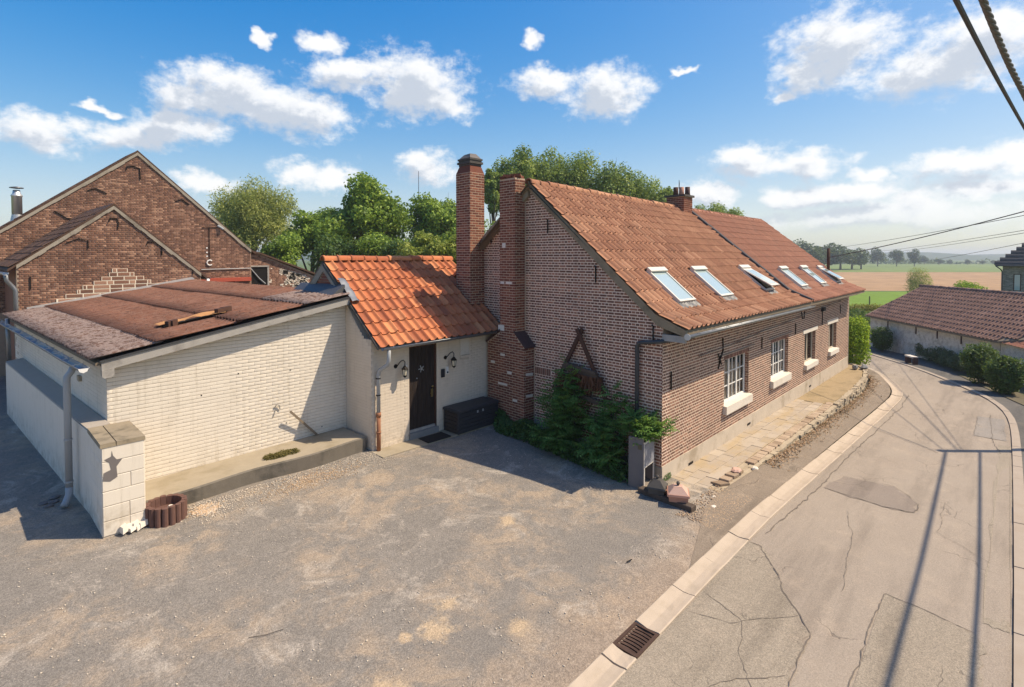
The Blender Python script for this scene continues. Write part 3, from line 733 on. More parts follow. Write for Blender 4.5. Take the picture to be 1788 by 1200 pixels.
# hills far away
def hill(name, d0, d1, r0, r1, h, seed, mat='hill_wood'):
    rr = random.Random(seed); nx, ny = 60, 8; V = []; F = []
    ph = [rr.uniform(0, 6) for _ in range(4)]
    for j in range(ny + 1):
        for i in range(nx + 1):
            t = i / nx; q = j / ny
            x, y, _ = ct(d0 + (d1 - d0) * q, r0 + (r1 - r0) * t)
            e = math.sin(math.pi * min(1, max(0, t))) ** 0.6
            z = -1.7 + h * math.sin(math.pi * q) * e * (0.72 + 0.28 * math.sin(t * 9 + ph[0]) + 0.16 * math.sin(t * 31 + ph[1]) + 0.08 * math.sin(t * 77 + ph[2]))
            V.append((x, y, z))
    F = [(j * (nx + 1) + i, j * (nx + 1) + i + 1, (j + 1) * (nx + 1) + i + 1, (j + 1) * (nx + 1) + i) for j in range(ny) for i in range(nx)]
    return sheet_obj(name, V, F, mat, smooth=True)
hill('hill', 850, 1300, 480, 1600, 20, 1)
hill('hill', 900, 1500, -1500, 700, 20, 5)
# fields seen past the end of the house
def fsheet(name, d0, d1, r0, r1, z, mat, bow=0.0):
    n = 24; V = []; F = []
    for i in range(n + 1):
        t = i / n
        for k_, d in ((0, d0), (1, d1)):
            s = d / d0
            rr_ = (r0 + (r1 - r0) * t) * (s if True else 1)
            V.append(ct(d + bow * d * 0.02 * math.sin(t * 3 + k_), rr_, z))
    F = [(2 * i, 2 * i + 1, 2 * i + 3, 2 * i + 2)[::-1] for i in range(n)]
    return sheet_obj(name, V, F, mat)
fsheet('meadow', 50, 93, 15, 70, -1.60, 'field_meadow', 0.3)
fsheet('wheat_field', 95, 208, 25, 140, -1.59, 'field_wheat', 0.5)
fsheet('green_field', 208.5, 420, 60, 330, -1.58, 'field_green', 0.5)

# yard
V, F = grid(-32, 0.35, 90, -1.79, 21, 70, zyard)
sheet_obj('yard', V, F, 'yard_gravel', smooth=True)
V, F = grid(0.35, 40, 40, 0.2, 40, 40, lambda x, y: -0.25 - 0.035 * x)
sheet_obj('ground', V, F, 'ground_soil')

ROAD_L = [(-40, -2.06), (-5, -2.06), (-0.7, -2.04), (6.8, -2.2), (12.4, -2.34), (14.4, -2.28), (16.0, -1.95), (17.9, -1.39), (19.2, -0.87), (20.3, -0.38), (24, 1.9), (30, 6.2), (40, 14)]
ROAD_R = [(-40, -5.22), (-2, -5.22), (0.8, -5.23), (7.8, -5.21), (11.5, -5.17), (13.6, -5.04), (15.3, -4.74), (17.0, -4.2), (19.5, -3.08), (22.1, -1.81), (25.1, 0.13), (31, 4.3), (42, 12.4)]
RL = resample(smooth_line(ROAD_L), 120); RRr = resample(smooth_line(ROAD_R), 120)
V, F = ribbon(RL, RRr, lambda u, v: zroad(u) + 0.0)
F = [f[::-1] for f in F]
sheet_obj('road', V, F, 'road_asphalt')
def patch(name, pts, mat, lift=0.006):
    mb = MB(); mb.poly([(x, y, zroad(x) + lift) for x, y in pts]); me = mb.mesh(name, mat)
    return kind(link(bpy.data.objects.new(name, me)), 'structure')
def jag(pts, n=6, a=0.02, seed=2):
    rr = random.Random(seed); out = []
    for p, q in zip(pts, pts[1:] + pts[:1]):
        for i in range(n):
            t = i / n; out.append((p[0] + (q[0] - p[0]) * t + (rr.gauss(0, a) if i else 0), p[1] + (q[1] - p[1]) * t + (rr.gauss(0, a) if i else 0)))
    return out
patch('road_patch', jag([(-1.04, -2.08), (-1.04, -2.29), (-2.43, -3.21), (-2.77, -3.40), (-3.58, -3.43), (-9, -3.6), (-9, -2.07)], 8, 0.02), 'road_coarse')
patch('road_patch', jag([(-1.12, -3.93), (-9, -3.97), (-9, -5.0), (-2.3, -4.98), (-1.5, -4.97), (-1.33, -4.88), (-1.18, -4.40)], 6, 0.015, 5), 'road_coarse', 0.007)
patch('road_patch', jag([(2.3, -2.40), (3.31, -2.55), (3.46, -3.42), (2.78, -3.89), (2.22, -3.91), (2.11, -3.42)], 6, 0.025, 9), 'road_dark')
patch('road_patch', jag([(12.5, -4.4), (9.6, -4.43), (9.6, -5.10), (12.6, -5.02)], 4, 0.012, 4), 'road_grey')
patch('road_patch', jag([(9.0, -4.95), (-1.0, -4.95), (-1.0, -5.20), (9.0, -5.195)], 14, 0.022, 14), 'road_coarse', 0.005)
# open seams and cracks in the asphalt
def crack(pts, w, seed, lift=0.011):
    rr = random.Random(seed); P = np.array(pts, float); n = int(sum(np.linalg.norm(np.diff(P, axis=0), axis=1)) / .07) + 3; Q = resample(pts, n); V = []; F = []
    off = 0.0
    for i in range(n):
        d = Q[min(i + 1, n - 1)] - Q[max(i - 1, 0)]; d /= max(1e-6, np.linalg.norm(d)); nn = np.array([-d[1], d[0]]); off = off * .8 + rr.gauss(0, .010); ww = w * rr.uniform(.25, 1.2) * (0.2 if i in (0, n - 1) else 1)
        for s_ in (-1, 1):
            q = Q[i] + nn * (off + s_ * ww / 2); V.append((q[0], q[1], zroad(q[0]) + lift))
    F = [(2 * i, 2 * i + 1, 2 * i + 3, 2 * i + 2) for i in range(n - 1)]
    sheet_obj('road_crack', V, F, 'crack_tar')
for i, (pts, w) in enumerate((([(-1.04, -2.10), (-1.04, -2.29), (-2.43, -3.21), (-2.77, -3.40), (-3.58, -3.43), (-5.2, -3.5)], .022), ([(-5.0, -3.95), (-1.12, -3.93), (-1.18, -4.40), (-1.33, -4.88)], .020), ([(-2.8, -2.1), (-3.0, -2.7), (-3.6, -2.9), (-4.4, -3.4)], .012),
        ([(2.11, -3.42), (2.2, -3.9), (2.8, -3.9)], .03), ([(2.3, -2.4), (2.11, -3.42)], .02), ([(3.3, -2.5), (3.46, -3.42), (2.8, -3.89)], .015), ([(8.2, -2.3), (7.6, -3.1), (6.9, -3.9)], .018), ([(12.4, -4.4), (9.6, -4.43)], .016), ([(9.62, -4.43), (9.6, -5.1)], .016),
        ([(-1.5, -3.5), (.2, -3.3), (1.4, -3.0)], .010), ([(-2.4, -3.2), (-3.2, -2.6), (-3.3, -2.1)], .012), ([(-3.6, -3.4), (-4.2, -2.9), (-5.2, -2.6)], .014), ([(.9, -5.0), (1.6, -4.3), (3.2, -4.25)], .010), ([(5.0, -2.2), (5.4, -2.9), (5.2, -3.3)], .010), ([(8, -5.0), (9.5, -4.8), (13, -4.7)], .02),
        ([(-.6, -2.2), (2.2, -2.33), (6, -2.36), (12, -2.5), (14.6, -2.4)], .03))):
    crack(pts, w * .75, 400 + i)
# strip between path wall and channel
VL = resample(smooth_line([(-2.6, -1.77), (-1.2, -1.35), (-0.2, -1.02), (2.2, -1.16), (5.7, -1.25), (9.6, -1.3), (13.3, -1.25), (16.4, -0.98), (17.6, -0.55), (18.4, 0.2)]), 70)
VR = resample(smooth_line([(-2.6, -1.78), (-1.2, -1.78), (0, -1.78), (6.2, -1.84), (12.4, -1.96), (14.3, -1.90), (15.9, -1.60), (17.6, -1.1), (18.7, -0.66), (19.6, 0.2)]), 70)
def zverge(u, v):
    t = min(1, max(0, (u - 0.2) / 2.5)); return (zyard(u, v) + .008) * (1 - t) + (zroad(u) + 0.03 + 0.10 * max(0, v + 1.85)) * t
V, F = ribbon(VL, VR, zverge)
sheet_obj('roadside_verge', V, [f[::-1] for f in F], 'verge_asphalt')

# concrete drainage channel of single blocks
ch = kind(bpy.data.objects.new('channel', None), 'structure'); link(ch)
CH = smooth_line([(-30, -1.92), (-5, -1.90), (-0.7, -1.90), (6.5, -2.04), (12.4, -2.16), (14.4, -2.10), (15.95, -1.79), (17.8, -1.24), (18.9, -0.80), (20.0, -0.3), (22.5, 1.3)], 2)
CHd = np.r_[0, np.cumsum(np.linalg.norm(np.diff(np.array(CH), axis=0), axis=1))]
def chp(s):
    A = np.array(CH); x = np.interp(s, CHd, A[:, 0]); y = np.interp(s, CHd, A[:, 1]); x2 = np.interp(s + .05, CHd, A[:, 0]); y2 = np.interp(s + .05, CHd, A[:, 1])
    d = np.array([x2 - x, y2 - y]); d /= max(1e-9, np.linalg.norm(d)); return np.array([x, y]), d
prof = [(-0.17, -0.10), (-0.17, 0.018), (-0.155, 0.026), (-0.09, 0.012), (0.0, -0.006), (0.09, 0.000), (0.155, 0.012), (0.17, 0.004), (0.17, -0.10)]
GR0, GR1 = -4.54, -4.00
s = 0.0; rr = random.Random(4); s_at = lambda u: float(np.interp(u, [p[0] for p in CH], CHd))
stops = [s_at(-25)]; cuts = []
x = s_at(GR1)
while x < CHd[-1] - 1.0: cuts.append((x + 0.006, x + 1.0 - 0.006)); x += 1.0
x = s_at(GR0); cuts.append((x - 0.22, x - 0.008)); x -= 0.235
while x > s_at(-14): cuts.append((x - 1.0 + 0.006, x - 0.004)); x -= 1.0
for (c0, c1) in cuts:
    mb = MB(); V = []; tl = rr.gauss(0, 0.004); st = 4
    for i in range(st + 1):
        p, d = chp(c0 + (c1 - c0) * i / st); nn = np.array([d[1], -d[0]])
        for (o_, h_) in prof:
            q = p + nn * o_; V.append((q[0], q[1], zroad(p[0]) + 0.012 + h_ + tl + rr.gauss(0, 0.0015)))
    m = len(prof)
    F = [(i * m + j, i * m + j + 1, (i + 1) * m + j + 1, (i + 1) * m + j)[::-1] for i in range(st) for j in range(m - 1)] + [tuple(range(m)), tuple(range(st * m, st * m + m))[::-1]]
    mb.add(V, F); mb.build('channel_block', 'kerb_concrete', ch)
# kerb along the far side of the road
kb = kind(bpy.data.objects.new('kerb', None), 'structure'); link(kb)
KP = np.array(smooth_line([(p[0], p[1] - 0.09) for p in ROAD_R], 2)); KD = np.r_[0, np.cumsum(np.linalg.norm(np.diff(KP, axis=0), axis=1))]
sK = float(np.interp(-8, KP[:, 0], KD)); rr = random.Random(6)
while KP[-1, 0] > 0 and sK < float(np.interp(30, KP[:, 0], KD)):
    e = sK + 0.99
    p0 = np.array([np.interp(sK, KD, KP[:, i]) for i in (0, 1)]); p1 = np.array([np.interp(e, KD, KP[:, i]) for i in (0, 1)])
    d = (p1 - p0) / np.linalg.norm(p1 - p0); nn = np.array([d[1], -d[0]]); z0 = zroad(p0[0]); z1 = zroad(p1[0]); w = 0.085; h = 0.035 + rr.gauss(0, 0.004)
    mb = MB()
    P = lambda p, o_, z: (p[0] + nn[0] * o_, p[1] + nn[1] * o_, z)
    mb.hexa([P(p0, -w, z0 - .1), P(p0, w, z0 - .1), P(p1, w, z1 - .1), P(p1, -w, z1 - .1), P(p0, -w + .004, z0 + h), P(p0, w, z0 + h + .01), P(p1, w, z1 + h + .01), P(p1, -w + .004, z1 + h)])
    mb.build('kerb_stone', 'kerb_pale', kb); sK += 1.0
# pavement beyond the kerb
SL = resample(smooth_line([(p[0], p[1] - 0.17) for p in ROAD_R]), 100)
SR = resample(smooth_line([(-40, -14), (-2, -14), (4, -12), (9, -8.5), (13, -6.6), (15.4, -5.6), (17.3, -4.9), (19.3, -4.2), (22.6, -3.05), (25.9, -1.6), (29, 0.15), (34, 3.5), (46, 12)]), 100)
V, F = ribbon(SL, SR, lambda u, v: zroad(u) + 0.035)
sheet_obj('pavement', V, [f[::-1] for f in F], 'sidewalk_asphalt')
BL = resample(smooth_line([(9, -8.6), (13, -6.7), (15.4, -5.5), (17.3, -4.82), (19.3, -4.1), (22.6, -2.97), (25.9, -1.5), (29, 0.25), (34, 3.6)]), 60)
BR = resample([(14, -12), (19, -8), (22, -6.4), (24, -4.9), (26, -3.4), (28, -1.9), (31, 0.5), (35, 3.5), (38, 5)], 60)
V, F = ribbon(BL, BR, lambda u, v: zroad(u) + 0.06)
sheet_obj('planting_bed', V, [f[::-1] for f in F], 'ground_soil')

# raised path along the house: slabs near, earth beyond
pth = kind(bpy.data.objects.new('path', None), 'structure'); link(pth)
V, F = ribbon(resample([(9.2, 0.0), (16.9, 0.0), (17.6, 0.2)], 30), resample(smooth_line([(9.2, -1.0), (12.5, -1.03), (14.9, -0.95), (16.6, -0.75), (17.6, -0.4)]), 30), lambda u, v: zpath(u) - 0.01)
me = bpy.data.meshes.new('path_earth'); me.from_pydata([tuple(map(float, v)) for v in V], [], [f[::-1] for f in F]); me.materials.append(MATS['path_earth']); me.update()
link(bpy.data.objects.new('earth_surface', me), pth)
mb = MB(); mb.hexa([(-0.42, -1.0, -0.25), (9.25, -1.04, -0.5), (9.25, 0, -0.5), (-0.42, 0, -0.25), (-0.42, -0.86, -0.022), (9.25, -0.92, -0.115), (9.25, 0, -0.115), (-0.42, 0, -0.022)])
mb.build('bed', 'stone_old', pth)
rr = random.Random(11)
u = -0.40; row = 0
while u < 9.1:
    w = 0.44; nvv = 3; edges = [-0.80, -0.53, -0.26, 0.0]
    sh = 0.0
    for j in range(nvv):
        v0, v1 = edges[j], edges[j + 1]; du = 0.22 if j % 2 else 0.0
        a0 = max(-0.40, u - du); a1 = min(9.2, u - du + w)
        if a1 - a0 < 0.06: continue
        zz = zpath((a0 + a1) / 2); mb = MB(); mb.t = rr.random()
        mb.cbox(((a0 + a1) / 2, (v0 + v1) / 2, zz - 0.02 + rr.gauss(0, 0.003)), ((a1 - a0) / 2 - 0.004, 0, -0.010 * (a1 - a0) / 2 + rr.gauss(0, 0.001)), (0, (v1 - v0) / 2 - 0.004, rr.gauss(0, 0.0012)), (0, 0, 0.02), 0.005)
        mb.build('slab', 'path_slab', pth)
    u += w
u = 2.35
while u < 9.3:                                             # loose edge row
    w = rr.uniform(0.17, 0.27)
    if rr.random() > 0.06:
        mb = MB(); mb.t = rr.random(); an = rr.gauss(0, 0.05); c_, s_ = math.cos(an), math.sin(an)
        mb.cbox((u + w / 2, -0.905 - 0.008 * u + rr.gauss(0, 0.01), zpath(u) - 0.012 + rr.gauss(0, 0.004)), (c_ * (w / 2 - 0.008), s_ * w / 2, rr.gauss(0, 0.002)), (-s_ * 0.1, c_ * 0.095, rr.gauss(0, 0.003)), (0, 0, 0.035), 0.008)
        mb.build('paver', 'paver_edge', pth)
    u += w
for (u, v) in ((0.75, -0.90), (1.05, -0.90), (1.35, -0.91), (1.62, -0.92)):
    mb = MB(); mb.t = rr.random(); mb.cbox((u, v, 0.0), (0.10, rr.gauss(0, .02), 0), (0, 0.10, 0), (0, 0, 0.03), 0.008); mb.build('paver', 'paver_edge', pth)

# dry-laid retaining wall under the path, stone by stone
rw = thing('retaining_wall', (8, -1.1, -0.5), 'low dry-stone retaining wall holding up the path along the brick house', 'wall')
WL = np.array(smooth_line([(-0.3, -0.98), (2.2, -1.07), (5.7, -1.12), (9.6, -1.15), (13.3, -1.10), (16.0, -0.85), (17.2, -0.45), (17.6, 0.1)], 2)); WD = np.r_[0, np.cumsum(np.linalg.norm(np.diff(WL, axis=0), axis=1))]
rr = random.Random(21); nst = 0
mbc = MB()
for i in range(60):
    s0, s1 = WD[-1] * i / 60, WD[-1] * (i + 1) / 60
    q = [np.array([np.interp(s_, WD, WL[:, j]) for j in (0, 1)]) for s_ in (s0, s1)]; d = (q[1] - q[0]) / np.linalg.norm(q[1] - q[0]); nn = np.array([d[1], -d[0]])
    zb = [zroad(p[0]) - 0.05 for p in q]; zt = [zpath(p[0]) - 0.03 for p in q]
    P = lambda p, o_, z: (p[0] + nn[0] * o_, p[1] + nn[1] * o_, z)
    mbc.hexa([P(q[0], .02, zb[0]), P(q[1], .02, zb[1]), P(q[1], -.14, zb[1]), P(q[0], -.14, zb[0]), P(q[0], .0, zt[0]), P(q[1], .0, zt[1]), P(q[1], -.14, zt[1]), P(q[0], -.14, zt[0])])
mbc.build('core', 'stone_old', rw)
s = 0.05
course_h = 0.085
for c in range(9):
    s = rr.uniform(0, 0.2)
    while s < WD[-1] - 0.1:
        w = rr.uniform(0.14, 0.34); sm = s + w / 2; p = np.array([np.interp(sm, WD, WL[:, j]) for j in (0, 1)]); p2 = np.array([np.interp(sm + .05, WD, WL[:, j]) for j in (0, 1)])
        d = (p2 - p) / np.linalg.norm(p2 - p); nn = np.array([d[1], -d[0]]); top = zpath(p[0]) + (0.03 if p[0] > 9.3 else -0.02)
        z = top - course_h * (c + 0.5)
        if z > zroad(p[0]) - 0.02 and nst < 295:
            mb = MB(); mb.t = rr.random(); zc = z + rr.gauss(0, 0.006); dp = rr.uniform(0.05, 0.085)
            cx = p + nn * (rr.gauss(0.0, 0.012) - 0.02)
            hw = w / 2 - 0.001; hh = course_h / 2 + 0.001
            pts = []
            for zz_ in (-1, 1):
                for (a_, b_) in ((-1, 1), (1, 1), (1, -1), (-1, -1)):
                    k1 = 1 + rr.gauss(0, 0.06); jx = hw * a_ * k1; jy = dp * b_ * (1 + rr.gauss(0, 0.06)); jz = hh * zz_ * (1 + rr.gauss(0, 0.14))
                    pts.append((cx[0] + d[0] * jx + nn[0] * jy, cx[1] + d[1] * jx + nn[1] * jy, zc + jz))
            mb.hexa([pts[0], pts[1], pts[2], pts[3], pts[4], pts[5], pts[6], pts[7]][::1])
            mb.F = [f[::-1] for f in mb.F]
            mb.build('stone', 'stone_old', rw); nst += 1
        s += w
# ------------------------------------------------------------------ the long brick house
SK = R(2.5)
GA = Vector((math.sin(SK), math.cos(SK), 0)); GN = Vector((-math.cos(SK), math.sin(SK), 0))
def gp(a, z, off=0.0):
    p = GA * a + GN * off; return (p.x, p.y, z)
house = thing('brick_house', (8, 3, 0), 'long low brick house with rust-orange tiled roof beside the bending road', 'house')
HU = 8.72; UE = 16.72           # where the two roofs meet, far end
def drop(u): return 0.12 * min(1, max(0, u / 9.0)) + (0.05 * max(0, (u - 9) / 8))
# profile of the front roof slope: v, z
def roofpt(s, u, lift=0.0):
    """s metres up the slope from the eave"""
    d = drop(u); sc = 1.0
    e0 = (-0.55, 3.17); e1 = (0.13, 3.45); L2 = math.hypot(0.68, 0.28)
    zr = 6.44 - d; e2 = (3.65, zr); L1 = math.hypot(3.52, zr - 3.45)
    if s < L2: t = s / L2; p = (e0[0] + (e1[0] - e0[0]) * t, e0[1] + (e1[1] - e0[1]) * t); dr = (0.68 / L2, 0.28 / L2)
    else: t = (s - L2) / L1; p = (e1[0] + (e2[0] - e1[0]) * t, e1[1] + (e2[1] - e1[1]) * t); dr = (3.52 / L1, (zr - 3.45) / L1)
    return Vector((u, p[0] - dr[1] * lift, p[1] + dr[0] * lift)), Vector((0, dr[0], dr[1]))
SLOPE = math.hypot(0.68, 0.28) + math.hypot(3.52, 2.99)
def gable_top(a):   # underside of the roof on the gable
    zf = 3.45 + 0.85 * (a - 0.13) if a > 0.13 else 3.45 + 0.41 * (a - 0.13)
    zb = 6.44 - 0.80 * (a - 3.66)
    return min(zf, zb) - 0.13
holes = [(3.18, 4.85, 0.92, 2.05), (6.66, 8.30, 0.94, 2.05), (10.12, 11.50, 0.90, 1.97), (13.36, 14.60, 0.94, 1.99)]
# --- gable wall
gw = MB()
prof = [gp(0, -0.4, -0.002), gp(7.35, -0.4, -0.002), gp(7.35, 3.2, -0.002), gp(3.70, 6.30, -0.002), gp(0.13, 3.30, -0.002), gp(0, 3.25, -0.002)]
gw.prism(prof, (0.3, 0.0, 0.0))
gwall = gw.build('gable_wall', 'mortar_gable', house)
def gtint(a, z, r):
    t = r.random() ** 1.3 * 0.8
    if 3.75 < z < 4.2 and a > 1.2: t = min(1, t + 0.38 * r.random())
    return t
def grow(z0, z1):
    zz = z1
    lo = 0.0
    if zz > 3.2: lo = max(0.0, (zz + 0.13 - 3.45) / 0.85 + 0.13 + 0.03)
    hi = 3.66 + (6.44 - (zz + 0.13)) / 0.80 - 0.03
    return cut([(lo, min(7.3, hi))], [(3.60, 4.92, -1, 2.45), (3.90, 4.46, 2.4, 7), (3.00, 3.56, 1.66, 1.86)], z0, z1)
brick_wall(gwall, (0, 0), GA, grow, 0.02, 6.3, ch=0.0635, L=0.196, joint=0.020, perp=0.017, bond='english', mat='brick_gable', proud=0.003, outward=GN, seed=3, tintfn=gtint)
for i in range(8):      # soldier course of a bricked-up opening
    a0 = 3.02 + i * 0.066; mb = MB(); mb.t = rnd.random()
    mb.hexa([gp(a0, 1.68, 0), gp(a0 + .052, 1.68, 0), gp(a0 + .052, 1.68, .007), gp(a0, 1.68, .007), gp(a0, 1.85, 0), gp(a0 + .052, 1.85, 0), gp(a0 + .052, 1.85, .007), gp(a0, 1.85, .007)])
    mb.build('brick', 'brick_gable', gwall)
# --- front wall with window openings
fw_ = MB(); t = 0.30; z0, z1, z2 = -0.55, 0.92, 2.05
fw_.box(0.303, 0.0, z0, UE, t, 0.90)
edges = [0.303, 3.18, 4.85, 6.66, 8.30, 10.12, 11.50, 13.36, 14.60, UE]
for i in range(0, len(edges), 2): fw_.box(edges[i], 0.0, 0.90, edges[i + 1], t, 2.05)
fw_.box(0.303, 0.0, 2.05, UE, t, 3.05)
for (a0, a1, b0, b1) in holes:
    if b0 > 0.90: fw_.box(a0, 0.001, 0.90, a1, t, b0)
    if b1 < 2.05: fw_.box(a0, 0.001, b1, a1, t, 2.05)
fwall = fw_.build('front_wall', 'mortar_facade', house)
def frow(z0, z1):
    ho = [(a0 - 0.002, a1 + 0.002, b0 - (0.02), b1 + (0.10 if i < 2 else 0.13)) for i, (a0, a1, b0, b1) in enumerate(holes)]
    ho = ho[:2] + [(9.90, 11.68, 1.96, 2.10), (13.1, 14.8, 1.98, 2.12)] + [(a0, a1, b0 - .02, b1) for (a0, a1, b0, b1) in holes[2:]]
    return cut([(-0.006, UE)], ho, z0, z1)
def ftint(a, z, r): return r.random() ** 1.3 * 0.9
brick_wall(fwall, (0, 0), (1, 0), frow, 0.31, 3.0, ch=0.0635, L=0.196, joint=0.021, perp=0.018, bond='english', mat='brick_facade', proud=0.003, outward=(0, -1), seed=5, tintfn=ftint)
for (a0, a1, b0, b1) in holes:      # brick reveals on the far side of each opening
    brick_wall(fwall, (a1, 0.0), (0, 1), lambda z0, z1: [(0.008, 0.115)], b0 + 0.02, b1 - 0.01, ch=0.0635, L=0.2, mat='brick_facade', outward=(-1, 0), seed=6, nmax=40, proud=0.006)
# --- plinth
mb = MB(); n = 40
for i in range(n):
    a0, a1 = UE * i / n, UE * (i + 1) / n
    h0, h1 = 0.31 + 0.012 * math.sin(i * 1.3), 0.31 + 0.012 * math.sin((i + 1) * 1.3)
    mb.hexa([(a0, -0.022, zpath(a0) - .2), (a1, -0.022, zpath(a1) - .2), (a1, 0.0, zpath(a1) - .2), (a0, 0.0, zpath(a0) - .2), (a0, -0.013, h0), (a1, -0.013, h1), (a1, 0.0, h1), (a0, 0.0, h0)])
mb.build('plinth', 'plinth_render', house)
mb = MB(); mb.hexa([gp(0, -.2, 0), gp(3.55, -.2, 0), gp(3.55, -.2, .02), gp(0, -.2, .02), gp(0, .30, 0), gp(3.55, .52, 0), gp(3.55, .50, .014), gp(0, .28, .014)])
mb.build('plinth', 'cement', house)
# remaining walls
mb = MB(); mb.box(0.4, 7.0, -0.5, UE, 7.3, 3.1); mb.build('rear_wall', 'mortar_facade', house)
mb = MB(); mb.prism([(UE - .3, 0.302, -.5), (UE - .3, 6.998, -.5), (UE - .3, 6.998, 3.0), (UE - .3, 3.65, 6.05), (UE - .3, 0.302, 3.4)], (0.298, 0, 0)); mb.build('end_wall', 'brick_facade', house)
mb = MB(); mb.box(UE + 0.001, -0.005, -0.4, UE + 0.05, 0.25, 3.0); mb.build('corner_board', 'wood_fascia', house)

# --- roof
def roof_deck(u0, u1, name, mat):
    mb = MB(); P = []
    for u in (u0, u1):
        for s in (0.0, 0.735, SLOPE - 0.02): p, _ = roofpt(s, u, -0.012); P.append(p)
        P.append(Vector((u, 3.65, 6.41 - drop(u)))); P.append(Vector((u, 7.6, 3.05)))
    n = 5; dn = Vector((0, 0, -0.09))
    Q = [p + dn for p in P]
    F = [(i, n + i, n + i + 1, i + 1) for i in range(n - 1)] + [(2 * n + i, 2 * n + i + 1, 3 * n + i + 1, 3 * n + i) for i in range(n - 1)]
    F += [(0, 2 * n, 3 * n, n), (n - 1, 2 * n - 1, 4 * n - 1, 3 * n - 1)]
    mb.add(P + Q, F); return mb.build(name, mat, house)
roofL = roof_deck(0.0, HU, 'roof', 'wood_grey')
roofR = roof_deck(HU + 0.02, UE + 0.15, 'roof', 'wood_grey')
sky_L = [(1.10, 1.90, 0.86, 1.92), (3.36, 4.18, 0.86, 1.92), (6.68, 7.46, 0.86, 1.92)]
sky_R = [(10.18, 11.0, 0.82, 1.80), (12.72, 13.55, 0.82, 1.80), (15.02, 15.8, 0.78, 1.74)]
def tile_rows(part, uleft, uright, w, gauge, mat, seed, skl, lift, tl, amp, bright):
    rr = random.Random(seed); M = []; T = []; nr = int(SLOPE / gauge); g = SLOPE / nr
    bV, bF = pantile(w, g * 1.13, amp=amp, lift=tl)
    for r in range(nr):
        s = r * g - (0.03 if r == 0 else 0)
        v = roofpt(s + g / 2, 4)[0].y; u0 = uleft(v); u1 = uright(v); nc = round((u1 - u0) / w); ww = (u1 - u0) / nc
        rowt = rr.gauss(0, 0.05)
        for c in range(nc):
            u = u0 + (c + 0.5) * ww
            if any(a0 - 0.05 < u < a1 + 0.05 and b0 - 0.22 < s < b1 - 0.12 for (a0, a1, b0, b1) in skl): continue
            p, d = roofpt(s, u, lift); d = (roofpt(s + g, u, lift)[0] - p).normalized(); X = Vector((1, 0, rr.gauss(0, 0.006))); d2 = d + Vector((rr.gauss(0, 0.006), 0, rr.gauss(0, 0.006)))
            f = frame(p + Vector((0, 0, rr.gauss(0, 0.003))), X, d2)
            for i in range(3): f[i][0] *= ww / w
            M.append(f); T.append(min(.999, max(0, bright(u, s, rr) + rowt)))
    pieces(part, 'tile', 'tiling', bV, bF, M, T, mat, 300, True)
def lb(u, s, r):
    t = 0.45 + r.gauss(0, 0.17) + (0.25 if s < 0.9 and r.random() < .5 else 0) + (0.18 if u < 0.5 else 0)
    return t
def rb(u, s, r):
    t = 0.35 + r.gauss(0, 0.12)
    if s < 1.0: t = 0.45 + 0.28 * (int(u / 1.05) % 2) + r.gauss(0, 0.08)
    return t
tile_rows(roofL, lambda v: -0.12 + 0.0437 * max(v, 0), lambda v: HU - 0.06, 0.222, 0.33, 'tile_house', 8, sky_L, 0.006, 0.028, 0.056, lb)
tile_rows(roofR, lambda v: HU + 0.10, lambda v: UE + 0.12 + 0.03 * v, 0.205, 0.34, 'tile_house_far', 9, sky_R, 0.0, 0.024, 0.048, rb)
ridge_tiles(roofL, (0.02, 3.66, 6.43), (HU - 0.02, 3.66, 6.43 - drop(HU)), 0.36, 0.105, 'tile_house', 3)
ridge_tiles(roofR, (HU + 0.15, 3.66, 6.41 - drop(HU)), (UE + 0.2, 3.66, 6.41 - drop(UE)), 0.36, 0.095, 'tile_house_far', 4)
# verge of the gable: cement fillet under the tile edge
mb = MB()
for (a0, a1) in ((-0.54, 0.13), (0.13, 1.0), (1.0, 2.0), (2.0, 3.0), (3.0, 3.72)):
    f = lambda a: (3.45 + 0.85 * (a - .13) if a > .13 else 3.45 + 0.41 * (a - .13))
    q = lambda a, dz, off: gp(a, f(a) + dz, off)
    lo = -0.20 if a0 > -0.2 else -0.13
    mb.hexa([q(a0, lo - (0.07 if a0 >= 1 else 0.03), -.02), q(a0, lo - (0.07 if a0 >= 1 else .03), .045), q(a1, -0.20 - 0.05, .045), q(a1, -0.25, -.02), q(a0, -.015, -.02), q(a0, -.015, .085), q(a1, -.015, .085), q(a1, -.015, -.02)])
mb.build('verge', 'verge_cement', roofL)
mb = MB()
mb.prism([gp(3.72, 6.36, -.05), gp(5.2, 5.18 + .14, -.05), gp(7.4, 3.55, -.05), gp(7.4, 3.30, -.05), gp(5.2, 5.02, -.05), gp(3.72, 6.1, -.05)], tuple(GN * 0.14))
mb.build('rear_coping', 'verge_cement', roofL)
# eave board end, soffit
mb = MB(); mb.hexa([gp(-.50, 2.90, -.05), gp(0.0, 2.90, -.05), gp(0.0, 2.90, .02), gp(-.50, 2.90, .02), gp(-.50, 3.03, -.05), gp(0.0, 3.03, -.05), gp(0.0, 3.03, .02), gp(-.50, 3.03, .02)])
mb.build('eave_bracket', 'wood_fascia', roofL)
mb = MB(); mb.box(0.0, -0.47, 2.985, HU, -0.009, 3.01); mb.box(HU, -0.34, 2.985, UE, -0.009, 3.01); mb.build('soffit', 'wood_fascia', house)
